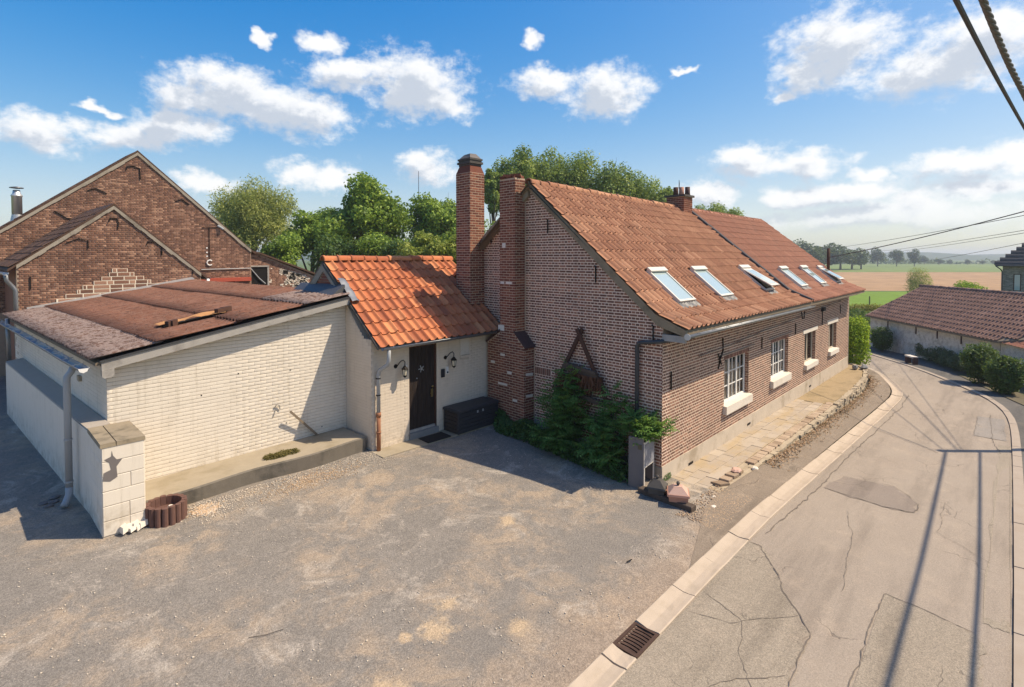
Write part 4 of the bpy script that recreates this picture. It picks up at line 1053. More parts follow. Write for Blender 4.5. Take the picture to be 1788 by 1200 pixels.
# dark lead flashing between the two roofs
mb = MB()
for i in range(14):
    s0, s1 = SLOPE * i / 14, SLOPE * (i + 1) / 14
    (p, d), (q, _) = roofpt(s0, HU, .02), roofpt(s1, HU, .02)
    nz = Vector((0, -d.z, d.y)); j = 0.012 * math.sin(i * 2.1)
    mb.hexa([p + Vector((-.15 + j, 0, 0)), p + Vector((.16 + j, 0, 0)), q + Vector((.16 + j, 0, 0)), q + Vector((-.15 + j, 0, 0)),
             p + Vector((-.11 + j, 0, 0)) + nz * .085, p + Vector((.13 + j, 0, 0)) + nz * .07, q + Vector((.13 + j, 0, 0)) + nz * .07, q + Vector((-.11 + j, 0, 0)) + nz * .085])
mb.build('flashing', 'lead_dark', roofL)
# pale boxed eave of the far half
mb = MB(); mb.box(HU - 0.02, -0.42, 3.02, UE + 0.18, -0.36, 3.17); mb.build('fascia', 'stone_white', roofR)
# gutter along the near half
mb = MB(); half_pipe(mb, (-0.16, -0.60, 3.06), (HU - 0.05, -0.60, 3.045), 0.055)
gut = mb.build('gutter', 'zinc', house, True)
mb = MB(); mb.tube([(-0.165, -0.60, 3.045), (-0.155, -0.60, 3.045)], 0.064, 14); mb.build('gutter_cap', 'zinc_bright', gut)
mb = MB()
for u in np.arange(0.4, HU, 0.75): mb.bar((u, -0.665, 3.06), (u, -0.53, 3.07), 0.02, 0.006)
mb.build('gutter_bracket', 'zinc', gut)
# dark downpipe carried across the gable corner
mb = MB()
mb.tube([(0.35, -0.50, 3.0), (0.30, -0.34, 2.93), (0.16, -0.12, 2.90), gp(0.02, 2.88, .095), gp(0.38, 2.83, .09), gp(0.50, 2.80, .088), gp(0.54, 2.72, .085), gp(0.54, 2.5, .08), gp(0.54, 0.02, .08)], 0.043, 12)
dpipe = mb.build('downpipe', 'pipe_dark', house, True)
for z in (2.62, 1.75, 0.85):
    mb = MB(); mb.tube([gp(0.54, z - .02, .08), gp(0.54, z + .02, .08)], 0.052, 12); mb.build('pipe_clip', 'pipe_dark', dpipe)
# iron wall anchors
def anchor(pts, w, parent):
    mb = MB()
    for (p, q) in pts: mb.bar(p, q, w, 0.025, up=(0, 1, 0))
    mb.build('wall_anchor', 'iron', parent)
for (a, za, zb) in ((3.10, 5.47, 5.16), (1.66, 4.36, 4.02), (0.20, 3.16, 2.86)):
    mb = MB(); mb.tube([gp(a + .03, za + .04, .03), gp(a, za, .03), gp(a, zb, .03)], 0.016, 6); mb.build('wall_anchor', 'iron', gwall)
mb = MB(); mb.tube([gp(5.15, 5.35, .03), gp(5.15, 4.95, .03)], 0.016, 6); mb.build('wall_anchor', 'iron', gwall)
F_ = -0.025
for segs in ([((0.34, F_, 2.22), (0.34, F_, 1.84))], [((3.02, F_, 2.62), (3.04, F_, 2.30)), ((3.04, F_, 2.32), (2.93, F_, 2.16)), ((2.74, F_, 2.27), (2.95, F_, 1.98)), ((2.92, F_, 2.20), (2.76, F_, 1.90))],
             [((5.80, F_, 2.34), (5.80, F_, 2.00))], [((8.98, F_, 2.42), (8.98, F_, 2.08))], [((9.6, F_, 2.75), (9.75, F_, 2.5)), ((10.0, F_, 2.75), (9.9, F_, 2.5))],
             [((12.3, F_, 2.70), (12.3, F_, 2.05))], [((15.1, F_, 2.62), (15.1, F_, 2.28))]):
    anchor(segs, 0.022, fwall)
# thin cables clipped along the front
mb = MB(); mb.tube([(0.3 + 1.35 * i, -0.03, 2.30 + 0.045 * i + 0.015 * math.sin(i * 2)) for i in range(1, 12)], 0.011, 6); mb.build('clipped_cable', 'cable_strand', fwall)
mb = MB(); mb.box(12.15, -0.09, 2.58, 12.5, -0.01, 2.72); mb.build('junction_box', 'iron', fwall)
for (u, z) in ((4.75, 0.06), (10.7, 0.03), (1.2, 0.0)):
    mb = MB(); mb.box(u, -0.028, z, u + 0.22, -0.021, z + 0.05); mb.build('air_vent', 'iron', fwall)

# --- windows
def window(a0, a1, b0, b1, cols, rows, fm, sill_h, lintel, cmat):
    fd = 0.10; mb = MB(); fw2 = 0.055
    mb.box(a0, fd, b0, a1, fd + .06, b0 + fw2); mb.box(a0, fd, b1 - fw2, a1, fd + .06, b1)
    mb.box(a0, fd + .001, b0 + fw2, a0 + fw2, fd + .059, b1 - fw2); mb.box(a1 - fw2, fd + .001, b0 + fw2, a1, fd + .059, b1 - fw2)
    W = (a1 - a0 - 2 * fw2)
    for i in range(1, cols):
        x = a0 + fw2 + W * i / cols; mb.box(x - .03, fd + .004, b0 + fw2, x + .03, fd + .056, b1 - fw2)
    win = mb.build('window', fm, house)
    for i in range(cols):
        x0 = a0 + fw2 + W * i / cols + (.03 if i else 0); x1 = a0 + fw2 + W * (i + 1) / cols - (.03 if i < cols - 1 else 0)
        for j in range(rows):
            y0 = b0 + fw2 + (b1 - b0 - 2 * fw2) * j / rows; y1 = b0 + fw2 + (b1 - b0 - 2 * fw2) * (j + 1) / rows
            m2 = MB(); m2.box(x0, fd + .028, y0, x1, fd + .034, y1); m2.build('pane', 'glass', win)
            if j: m3 = MB(); m3.box(x0, fd + .018, y0 - .011, x1, fd + .046, y0 + .011); m3.build('glazing_bar', fm, win)
        if rows > 1:
            xm = (x0 + x1) / 2; m3 = MB(); m3.box(xm - .009, fd + .017, b0 + fw2, xm + .009, fd + .045, b1 - fw2); m3.build('glazing_bar', fm, win)
    # curtains
    for s_, (x0, x1) in enumerate(((a0 + .02, a0 + (a1 - a0) * .46), (a0 + (a1 - a0) * .54, a1 - .02))):
        V = []; n = 28
        for z in (b0 + .02, b1 - .02):
            for i in range(n + 1): V.append((x0 + (x1 - x0) * i / n, fd + .13 + .018 * math.sin(i * 1.4) + .006 * math.sin(i * 3.7), z))
        mc = MB(); mc.add(V, [(i, i + 1, n + 2 + i, n + 1 + i) for i in range(n)]); mc.build('curtain', cmat, win)
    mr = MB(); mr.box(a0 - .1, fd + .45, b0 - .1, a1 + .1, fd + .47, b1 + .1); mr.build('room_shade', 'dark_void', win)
    ms = MB(); ms.hexa([(a0 - .06, -.10, b0 - sill_h), (a1 + .05, -.10, b0 - sill_h), (a1 + .05, .10, b0 - sill_h), (a0 - .06, .10, b0 - sill_h), (a0 - .06, -.10, b0 - .012), (a1 + .05, -.10, b0 - .012), (a1 + .05, .099, b0 + .012), (a0 - .06, .099, b0 + .012)])
    ms.build('sill', 'stone_white', win)
    if lintel == 'soldier':
        n = int((a1 - a0 + .02) / 0.062)
        for i in range(n):
            x = a0 - .01 + (a1 - a0 + .02) * i / n; ml = MB(); ml.t = rnd.random()
            ml.box(x + .004, -.009, b1 + .004, x + (a1 - a0 + .02) / n - .006, .004, b1 + .10); ml.build('lintel_brick', 'brick_facade', win)
        ml = MB(); ml.tube([(a0 - .25, -.03, b1 + .145), (a1 + .3, -.03, b1 + .165)], .012, 6); ml.build('cable', 'cable_strand', win)
    else:
        ml = MB(); ml.box(a0 - .22, -.02, b1 - .004, a1 + .2, .01, b1 + .125); ml.build('lintel', 'stone_white', win)
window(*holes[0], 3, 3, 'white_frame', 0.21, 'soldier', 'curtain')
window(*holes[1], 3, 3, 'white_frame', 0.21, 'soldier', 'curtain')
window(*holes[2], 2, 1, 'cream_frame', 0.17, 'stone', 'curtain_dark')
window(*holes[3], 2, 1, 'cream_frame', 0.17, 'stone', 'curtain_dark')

# --- skylights
def skylight(a0, a1, s0, s1, parent, opened=0.0):
    def P(u, s, l): return roofpt(s, u, l)[0]
    l0 = 0.02; h = 0.115
    def bar(u0, u1, q0, q1, la, lb_): 
        m = MB(); m.hexa([P(u0, q0, la), P(u1, q0, la), P(u1, q1, la), P(u0, q1, la), P(u0, q0, lb_), P(u1, q0, lb_), P(u1, q1, lb_), P(u0, q1, lb_)]); return m
    m = MB(); w = 0.055
    for q in ((a0, a1, s0, s0 + w), (a0, a1, s1 - w, s1), (a0, a0 + w, s0 + w, s1 - w), (a1 - w, a1, s0 + w, s1 - w)):
        b_ = bar(*q, l0 - .05, h - (0 if q[2] != s0 + w else .002)); m.add(b_.V, b_.F)
    sk = m.build('skylight', 'skylight_frame', parent)
    bar(a0 - .01, a1 + .01, s1 - .10, s1 + .03, h + .001, h + .045).build('top_casing', 'skylight_frame', sk)
    if opened == 0:
        bar(a0 + w, a1 - w, s0 + w, s1 - w, h - .035, h - .02).build('pane', 'skylight_glass', sk)
    else:
        e = opened; m = MB()
        b0, b1 = P(a0 + .02, s0 - .02, h + e), P(a1 - .02, s0 - .02, h + e); t0, t1 = P(a0 + .02, s1 - .12, h - .01), P(a1 - .02, s1 - .12, h - .01)
        up = Vector((0, -.5, .8)) * .03
        m.hexa([b0, b1, t1, t0, b0 + up, b1 + up, t1 + up, t0 + up]); sash = m.build('sash', 'skylight_frame', sk)
        m = MB(); c = (b0 + b1 + t0 + t1) / 4; f = lambda p: c + (p - c) * .82 + up * 1.15
        m.poly([f(b0), f(b1), f(t1), f(t0)]); m.build('pane', 'skylight_glass', sk)
        bar(a0 + w, a1 - w, s0 + w, s1 - w, l0 - .03, l0 - .02).build('opening', 'dark_void', sk)
        for u in (a0 + .04, a1 - .04):
            m = MB(); m.bar(P(u, s0 + .05, h), P(u, s0 - .0, h + e), .015, .015); m.build('stay', 'iron', sk)
    # dressed lead apron below
    m = MB(); n = 12; V = []
    for j, s in enumerate((s0 + .02, s0 - .08, s0 - .17)):
        for i in range(n + 1):
            u = a0 - .06 + (a1 - a0 + .12) * i / n; V.append(P(u, s, (.07, .06, .045)[j] + .014 * math.sin(i * 2.6 + j)))
    m.add(V, [(j * (n + 1) + i, (j + 1) * (n + 1) + i, (j + 1) * (n + 1) + i + 1, j * (n + 1) + i + 1) for j in range(2) for i in range(n)]); m.build('apron', 'lead', sk)
for i, q in enumerate(sky_L): skylight(*q, roofL, 0.16 if i == 2 else 0)
for i, q in enumerate(sky_R): skylight(*q, roofR, 0.13 if i == 2 else 0)
mb = MB(); mb.tube([(15.9, 0.62, 3.8), (15.9, 0.62, 4.95)], 0.06, 12); fl = mb.build('flue_pipe', 'wood_rust', roofR, True)
# --- stack on the ridge
mb = MB(); mb.box(7.95, 3.36, 5.9, 8.62, 4.02, 6.72); st = mb.build('ridge_stack', 'mortar_chimney', house)
brick_wall(st, (7.95, 3.36), (1, 0), lambda a, b: [(0, .67)], 5.95, 6.70, ch=.07, L=.2, mat='brick_chimney', outward=(0, -1), bond='running', seed=31)
brick_wall(st, (7.95, 3.36), (0, 1), lambda a, b: [(0, .66)], 5.95, 6.70, ch=.07, L=.2, mat='brick_chimney', outward=(-1, 0), bond='running', seed=32)
mb = MB(); mb.box(7.89, 3.30, 6.72, 8.68, 4.08, 6.79); mb.build('stack_cap', 'dark_stone', st)
for (u, v, h, m_) in ((8.12, 3.75, .30, 'wood_rust'), (8.30, 3.62, .31, 'terracotta'), (8.48, 3.48, .32, 'brick_tile_dark')):
    mb = MB(); mb.lathe([(.10, 6.78), (.09, 6.9), (.085, 6.78 + h), (.065, 6.78 + h), (.065, 6.95)], (u, v, 0), 12); mb.build('chimney_pot', m_, st, True)
mb = MB(); mb.bar((8.25, 3.7, 7.05), (8.27, 3.7, 7.35), .012, .012); mb.bar((8.27, 3.7, 7.35), (8.33, 3.7, 7.05), .012, .012); mb.build('pot_bracket', 'iron', st)

# --- buttress chimney on the gable
PB = 0.35
def gbox(mb, a0, a1, z0, z1, o0, o1): return mb.hexa([gp(a0, z0, o0), gp(a0, z0, o1), gp(a1, z0, o1), gp(a1, z0, o0), gp(a0, z1, o0), gp(a0, z1, o1), gp(a1, z1, o1), gp(a1, z1, o0)])
mb = MB()
mb.prism([gp(3.58, -.3, 0.001), gp(4.93, -.3, .001), gp(4.93, 2.36, .001), gp(4.46, 2.66, .001), gp(3.90, 2.66, .001), gp(3.58, 2.36, .001)], tuple(GN * (PB - .001)))
gbox(mb, 3.90, 4.46, 2.66, 6.56, 0.001, PB)
cb = mb.build('buttress_chimney', 'mortar_chimney', house)
GF = GN * PB
def lrow(z0, z1):
    if z1 <= 2.36: return [(3.58, 4.93)]
    if z1 <= 2.66: q = (z1 - 2.36) / .30; return [(3.58 + .32 * q, 4.93 - .47 * q)]
    return [(3.90, 4.46)]
def ctint(a, z, r): return r.random() * .8 + (0.12 if z > 6.0 else 0)
pale = []
brick_wall(cb, (GF.x, GF.y), GA, lrow, 0.30, 6.56, ch=.0655, L=.205, joint=.016, bond='running', mat='brick_chimney', proud=.004, outward=GN, seed=41, tintfn=ctint)
S0 = GA * 3.58
brick_wall(cb, (S0.x, S0.y), GN, lambda a, b: [(0.0, PB + .006)], 0.30, 2.36, ch=.0655, L=.205, joint=.016, bond='running', mat='brick_chimney', proud=.004, outward=-GA, seed=42, nmax=60)
S0 = GA * 3.90
brick_wall(cb, (S0.x, S0.y), GN, lambda a, b: [(0.0, PB + .006)], 2.66, 6.56, ch=.0655, L=.205, joint=.016, bond='running', mat='brick_chimney', proud=.004, outward=-GA, seed=43, nmax=120)
for (a, z, w, h) in ((4.30, 4.82, .12, .12), (4.36, 3.90, .14, .06), (4.12, 3.90, .22, .06), (4.58, 2.62, .0, .0), (4.40, 2.70, .22, .14), (4.35, 2.05, .16, .06), (4.72, 1.82, .14, .06), (4.10, 1.62, .16, .07), (4.35, 1.30, .34, .055), (3.9, 0.95, .16, .06)):
    if w == 0: continue
    mb = MB(); gbox(mb, a - w / 2, a + w / 2, z, z + h, PB - .01, PB + .0105); mb.build('repair_patch', 'stone_white', cb)
for z in (1.62, 1.08):
    mb = MB(); mb.hexa([gp(3.567, z, .05), gp(3.567, z + .03, .30), gp(3.60, z + .03, .30), gp(3.60, z, .05), gp(3.567, z + .07, .05), gp(3.567, z + .09, .28), gp(3.60, z + .09, .28), gp(3.60, z + .07, .05)]); mb.build('repair_patch', 'stone_white', cb)
# sloped shoulder caps
for (a0, z0_, a1, z1_) in ((3.52, 2.33, 3.92, 2.70), (4.97, 2.34, 4.44, 2.70)):
    d = Vector((0, 0, .035)); n = 4
    for i in range(n):
        o0, o1 = -.0 + (PB + .04) * i / n + .003, (PB + .04) * (i + 1) / n - .002
        q = [Vector(gp(a0, z0_, o0)), Vector(gp(a0, z0_, o1)), Vector(gp(a1, z1_, o1)), Vector(gp(a1, z1_, o0))]
        mb = MB(); mb.hexa(q + [p + d for p in q]); mb.build('shoulder_tile', 'brick_tile_dark', cb)
# ragged top of loose bricks
rr = random.Random(51)
for i in range(60):
    a = rr.uniform(3.93, 4.43); o_ = rr.uniform(.02, PB - .02); mb = MB(); mb.t = rr.random(); an = rr.uniform(0, 3)
    mb.obox(gp(a, 6.58 + rr.uniform(0, .055), o_), (math.cos(an) * .07, math.sin(an) * .07, rr.gauss(0, .01)), (-math.sin(an) * .045, math.cos(an) * .045, 0), (0, 0, .03)); mb.build('loose_brick', 'brick_chimney', cb)
# pale joint line where the chimney meets the wall
mb = MB(); gbox(mb, 3.868, 3.89, 2.72, 6.1, 0.0, .016); gbox(mb, 3.545, 3.567, .4, 2.30, 0.0, .016); mb.build('joint_fillet', 'mortar_chimney', cb)

# --- tall chimney
A0, A1, PT = 5.46, 6.06, 0.50
mb = MB(); gbox(mb, A0, A1, 1.5, 6.86, 0.001, PT)
b0, b1 = [gp(A0, 6.86, .001), gp(A0, 6.86, PT), gp(A1, 6.86, PT), gp(A1, 6.86, .001)], [gp(A0 + .07, 7.06, .06), gp(A0 + .07, 7.06, PT - .06), gp(A1 - .07, 7.06, PT - .06), gp(A1 - .07, 7.06, .06)]
tc = mb.build('tall_chimney', 'mortar_chimney', house)
mb = MB(); mb.t = .2; mb.hexa(b0 + b1); mb.build('tapered_top', 'brick_chimney', tc)
TF = GN * PT
brick_wall(tc, (TF.x, TF.y), GA, lambda a, b: [(A0, A1)], 3.2, 6.86, ch=.0665, L=.215, joint=.017, bond='running', mat='brick_chimney', proud=.004, outward=GN, seed=61)
S0 = GA * A0
brick_wall(tc, (S0.x, S0.y), GN, lambda a, b: [(0, PT + .006)], 3.2, 6.86, ch=.0665, L=.215, joint=.017, bond='running', mat='brick_chimney', proud=.004, outward=-GA, seed=62)
for (z0_, z1_, e) in ((7.06, 7.11, -.01), (7.11, 7.17, -.045), (7.17, 7.21, -.015), (7.21, 7.26, -.035)):
    mb = MB(); gbox(mb, A0 + .05 + e + .02, A1 - .05 - e - .02, z0_, z1_ - .001, .04 + e + .02, PT - .04 - e - .02); mb.build('cap_ring', 'dark_stone', tc)
mb = MB(); mb.hexa([gp(A0 + .06, 7.26, .05), gp(A0 + .06, 7.26, PT - .05), gp(A1 - .06, 7.26, PT - .05), gp(A1 - .06, 7.26, .05), gp(A0 + .17, 7.40, .15), gp(A0 + .17, 7.39, PT - .14), gp(A1 - .16, 7.38, PT - .15), gp(A1 - .16, 7.40, .15)]); mb.build('cap_top', 'concrete_grey', tc)
# ------------------------------------------------------------------ white annex with the orange roof
AX = -3.59; AV = 5.02; AZ = 0.33; ARV = 7.10; ARZ = 4.50
annex = thing('white_annex', (-1.8, 6, AZ), 'small cream-painted brick annex with bright orange tiled roof and dark door', 'annex')
DO = (-2.60, -1.79, 0.52, 2.50)
mb = MB()
mb.box(AX, AV, 0.0, DO[0], AV + .28, 2.78); mb.box(DO[1], AV, 0.0, 0.10, AV + .28, 2.78); mb.box(DO[0], AV + .001, DO[3], DO[1], AV + .28, 2.78); mb.box(DO[0], AV + .02, 0.0, DO[1], AV + .28, DO[2] - .05)
aw = mb.build('front_wall', 'joint_annex', annex)
NI = (-1.02, -0.76, 2.10, 2.52)
brick_wall(aw, (0, AV), (1, 0), lambda a, b: cut([(AX, 0.04)], [DO, (DO[0], DO[1], 0, .55), (NI[0] - .02, NI[1] + .04, NI[2] - .07, NI[3])], a, b), 0.40, 2.76, ch=.066, L=.21, joint=.004, perp=.003, bond='running', mat='paint_annex', outward=(0, -1), proud=.004, seed=71, jit=.4)
mb = MB(); mb.box(AX, AV - .012, 0.1, DO[0], AV, 0.42); mb.box(DO[1], AV - .012, 0.1, 0.06, AV, 0.42); mb.build('plinth', 'paint_annex', annex)
# left wall and the brick gable that stands above the shed roof
mb = MB(); mb.prism([(AX, AV + .281, 0.1), (AX, 6.14, 0.1), (AX, 6.14, 3.60), (AX, AV + .281, 2.74)], (.25, 0, 0)); lw = mb.build('side_wall', 'joint_annex', annex)
brick_wall(lw, (AX, 0), (0, 1), lambda a, b: [(AV + .002, min(6.12, 6.12))] if b < 2.66 else [(AV + .06 + (b - 2.66) / .77, 6.12)], 0.40, 3.50, ch=.066, L=.21, joint=.004, perp=.003, bond='running', mat='paint_annex', outward=(-1, 0), proud=.004, seed=72, jit=.4)
mb = MB(); mb.prism([(AX, 6.141, 0.1), (AX, 9.1, 0.1), (AX, 9.1, 2.9), (AX, ARV, 4.36), (AX, 6.141, 3.62)], (.25, 0, 0)); gt = mb.build('side_gable', 'mortar_chimney', annex)
brick_wall(gt, (AX, 0), (0, 1), lambda a, b: [(max(6.15, ARV - (4.26 - b) / .77), ARV + (4.26 - b) / .77)], 3.60, 4.22, ch=.066, L=.21, joint=.006, bond='running', mat='brick_chimney', outward=(-1, 0), proud=.004, seed=73, tintfn=lambda a, z, r: .5 + .5 * r.random())
mb = MB()      # cement along the gable edge
for (v0, z0, v1, z1) in ((6.14, 3.66, ARV, 4.40), (ARV, 4.40, 8.6, 3.20)):
    mb.hexa([(AX - .03, v0, z0 - .16), (AX + .02, v0, z0 - .16), (AX + .02, v1, z1 - .16), (AX - .03, v1, z1 - .16), (AX - .06, v0, z0), (AX + .02, v0, z0), (AX + .02, v1, z1), (AX - .06, v1, z1)])
mb.build('gable_cement', 'cement', annex)
mb = MB(); mb.box(-3.3, 8.9, 0.0, 0.4, 9.15, 2.9); mb.build('rear_wall', 'joint_annex', annex)
# roof
def apt(s, u, lift=0.0):
    e0 = Vector((u, 4.66, 2.655)); e1 = Vector((u, ARV, ARZ)); d = (e1 - e0).normalized(); nz = Vector((0, -d.z, d.y))
    return e0 + d * s + nz * lift, d
ASL = (Vector((0, 4.66, 2.655)) - Vector((0, ARV, ARZ))).length
mb = MB(); q = [apt(0.05, AX - .03, -.02)[0], apt(0.05, .32, -.02)[0], apt(ASL - .02, .32, -.02)[0], apt(ASL - .02, AX - .03, -.02)[0]]
mb.hexa([p - Vector((0, 0, .06)) for p in q] + q)
q = [Vector((AX - .03, ARV, ARZ - .02)), Vector((.35, ARV, ARZ - .02)), Vector((.35, 9.4, 2.7)), Vector((AX - .03, 9.4, 2.7))]
mb.hexa([p - Vector((0, 0, .06)) for p in q] + q)
ar = mb.build('roof', 'wood_grey', annex)
rr = random.Random(81); nr = 8; g = (ASL - .03) / nr; w = .222; nc = 17; M = []; T = []
bV, bF = pantile(w, g * 1.14, amp=.050, lift=.034, t=.018, n=12)
for r in range(nr):
    for c in range(nc + 1):
        u = AX - .02 + (c + .5) * w
        p, d = apt(r * g - .02, u, .0); M.append(frame(p + Vector((0, 0, rr.gauss(0, .003))), (1, rr.gauss(0, .008), rr.gauss(0, .01)), d + Vector((rr.gauss(0, .008), 0, rr.gauss(0, .006))))); T.append(min(.99, max(0, .5 + rr.gauss(0, .24))))
pieces(ar, 'tile', 'tiling', bV, bF, M, T, 'tile_annex', 300, True)
ridge_tiles(ar, (AX - .05, ARV, ARZ + .015), (.42, ARV, ARZ + .015), .385, .105, 'tile_annex', 7)
mb = MB(); q = [apt(0.0, AX - .045, -.01)[0], apt(ASL, AX - .045, -.01)[0]]
mb.bar(q[0] - Vector((0, 0, .03)), q[1] - Vector((0, 0, .03)), .02, .05); mb.build('verge_board', 'dark_stone', ar)
# lead saddle where the shed roof meets
mb = MB(); n = 8; V = []
for j in range(3):
    for i in range(n + 1):
        s = 1.42 + i * .105; p, d = apt(s, AX - .03 + .10 * j, .065 + (.03, .045, .01)[j]); V.append(p + Vector((0, 0, .012 * math.sin(i * 2 + j))))
mb.add(V, [(j * (n + 1) + i, (j + 1) * (n + 1) + i, (j + 1) * (n + 1) + i + 1, j * (n + 1) + i + 1) for j in range(2) for i in range(n)]); mb.build('lead_saddle', 'zinc', ar, True)
mb = MB(); mb.hexa([(AX - .34, 6.10, 3.70), (AX, 6.10, 3.76), (AX, 8.3, 3.72), (AX - .34, 8.3, 3.64), (AX - .34, 6.10, 3.715), (AX - .012, 6.10, 3.95), (AX - .012, 8.3, 3.93), (AX - .34, 8.3, 3.655)]); mb.build('lead_apron', 'lead', ar)
# gutter and downpipe
mb = MB(); half_pipe(mb, (AX + .02, 4.615, 2.64), (0.12, 4.615, 2.66), .060); ag = mb.build('gutter', 'zinc', annex, True)
mb = MB()
for u in np.arange(AX + .3, 0, .6): mb.bar((u, 4.55, 2.64), (u, 4.68, 2.65), .018, .005)
mb.build('gutter_bracket', 'zinc_bright', ag)
px = AX + .13
mb = MB(); mb.tube([(px + .05, 4.615, 2.60), (px + .05, 4.62, 2.36), (px + .045, 4.66, 2.26), (px - .01, 4.88, 2.12), (px - .015, 4.93, 2.02), (px - .015, 4.935, 1.15)], .043, 12); ap = mb.build('downpipe', 'pvc_grey', annex, True)
mb = MB(); mb.tube([(px - .015, 4.935, 1.16), (px - .015, 4.935, .30)], .046, 12); mb.tube([(px - .015, 4.935, 1.08), (px - .015, 4.935, 1.18)], .055, 12); mb.tube([(px - .015, 4.935, .72), (px - .015, 4.935, .76)], .054, 12); mb.build('clay_pipe', 'pipe_clay', ap, True)
for z in (1.92, 1.55):
    mb = MB(); mb.tube([(px - .015, 4.935, z), (px - .015, 4.935, z + .025)], .052, 12); mb.build('pipe_clip', 'iron', ap)
mb = MB(); mb.lathe([(.085, 0), (.10, .03), (.10, .06), (.06, .065)], (px - .015, 4.90, .26), 12); mb.build('gully', 'dark_stone', ap)
# door with frame, knocker, handle, threshold
mb = MB(); W = DO[1] - DO[0]
for i in range(6):
    x0 = DO[0] + .03 + (W - .06) * i / 6; x1 = DO[0] + .03 + (W - .06) * (i + 1) / 6
    mb.box(x0 + .003, AV + .055, DO[2], x1 - .003, AV + .10, DO[3] - .03)
mb.box(DO[0] + .03, AV + .07, DO[2], DO[1] - .03, AV + .095, DO[3] - .03)
door = mb.build('door', 'door_wood', annex)
mb = MB(); mb.box(DO[0], AV + .015, DO[2] - .04, DO[0] + .03, AV + .12, DO[3]); mb.box(DO[1] - .03, AV + .015, DO[2] - .04, DO[1], AV + .12, DO[3]); mb.box(DO[0] + .03, AV + .016, DO[3] - .03, DO[1] - .03, AV + .12, DO[3]); mb.build('door_frame', 'wood_rust', door)
mb = MB(); mb.box(DO[1], AV - .007, DO[2] - .1, DO[1] + .045, AV + .01, DO[3] + .05); mb.box(DO[0] - .035, AV - .007, DO[2] - .1, DO[0], AV + .01, DO[3] + .05); mb.box(DO[0] - .034, AV - .006, DO[3], DO[1] + .044, AV + .01, DO[3] + .045); mb.build('architrave', 'paint_annex', door)
mb = MB()
for k_ in range(5):
    an = R(90 + 72 * k_ + 20); mb.bar((DO[0] + .39, AV + .05, 1.93), (DO[0] + .39 + .085 * math.cos(an), AV + .05, 1.93 + .085 * math.sin(an)), .02, .016, up=(0, 1, 0))
mb.tube([(DO[0] + .39, AV + .035, 1.93), (DO[0] + .39, AV + .055, 1.93)], .03, 10); mb.build('star_ornament', 'zinc_bright', door)
mb = MB(); mb.tube([(DO[1] - .10, AV + .01, 1.46), (DO[1] - .10, AV + .055, 1.46)], .026, 10); mb.build('knob', 'brass', door, True)
mb = MB(); mb.box(DO[1] - .135, AV + .045, 1.20, DO[1] - .075, AV + .055, 1.40); mb.tube([(DO[1] - .105, AV + .045, 1.30), (DO[1] - .105, AV + .015, 1.30), (DO[1] - .18, AV + .012, 1.30)], .010, 8); mb.build('handle', 'brass', door)
mb = MB(); mb.tube([(DO[0] + .26, AV + .04, 1.72), (DO[0] + .26, AV + .055, 1.72)], .016, 10); mb.build('spyhole', 'zinc_bright', door)
mb = MB(); mb.box(DO[0], AV + .02, DO[2] - .045, DO[1], AV + .11, DO[2] + .012); mb.build('weather_bar', 'wood_fascia', door)
mb = MB(); mb.box(DO[0] - .02, AV - .05, .33, DO[1] + .03, AV + .10, DO[2] - .047); mb.build('threshold', 'bluestone', annex)
# small niche window
mb = MB(); mb.box(NI[0], AV - .006, NI[2], NI[1] - .04, AV - .001, NI[3]); mb.box(NI[1] - .04, AV - .008, NI[2] - .02, NI[1] + .03, AV + .002, NI[3]); nw = mb.build('niche', 'stone_white', annex)
mb = MB(); mb.box(NI[0] - .01, AV - .045, NI[2] - .07, NI[1] + .03, AV, NI[2] - .012); mb.build('sill', 'paint_annex', nw)
# concrete apron before the annex
mb = MB(); mb.hexa([(-3.62, 4.55, .1), (-.30, 4.45, .1), (-.30, 5.02, .1), (-3.62, 5.02, .1), (-3.62, 4.55, .322), (-.30, 4.45, .322), (-.30, 5.02, .335), (-3.62, 5.02, .335)]); kind(mb.build('concrete_apron', 'platform_concrete'), 'structure')

# things on and before the annex wall
def lantern(x, z, label, swing):
    t_ = thing('wall_lantern', (x, AV, z), label, 'lantern', 'lanterns beside the annex door')
    mb = MB(); mb.tube([(x - .10, AV - .012, z + .05), (x - .10, AV, z + .05)], .05, 12); mb.build('backplate', 'iron', t_)
    mb = MB(); mb.tube([(x - .10, AV - .01, z + .05), (x - .09, AV - .07, z + .08), (x - .05, AV - .13, z + .17), (x, AV - .16, z + .20), (x + .04, AV - .17, z + .15), (x + .035, AV - .17, z + .06)], .011, 8); mb.build('bracket', 'iron', t_, True)
    c = (x + .035, AV - .17, z - .20)
    mb = MB(); mb.lathe([(.02, .27), (.075, .205), (.085, .19), (.0, .19)], c, 6); mb.build('cap', 'iron', t_)
    mb = MB(); mb.lathe([(.042, .05), (.062, .18), (.0, .18)], c, 6); mb.build('glass', 'lamp_glass', t_)
    mb = MB()
    for k_ in range(6):
        an = R(60 * k_); mb.bar((c[0] + .045 * math.cos(an), c[1] + .045 * math.sin(an), c[2] + .04), (c[0] + .066 * math.cos(an), c[1] + .066 * math.sin(an), c[2] + .19), .008, .008)
    mb.lathe([(.02, .0), (.05, .035), (.05, .05)], c, 6); mb.build('cage', 'iron', t_)
lantern(-2.87, 2.06, 'black iron wall lantern left of the dark door, beside the white keypad', 1)
lantern(-1.42, 2.06, 'black iron wall lantern right of the dark door, under the eave', 1)
t_ = thing('intercom', (-2.72, AV, 1.98), 'small white door intercom with dark screen next to the left lantern', 'intercom')
mb = MB(); mb.box(-2.79, AV - .03, 1.87, -2.66, AV - .004, 2.10); mb.build('case', 'white_frame', t_)
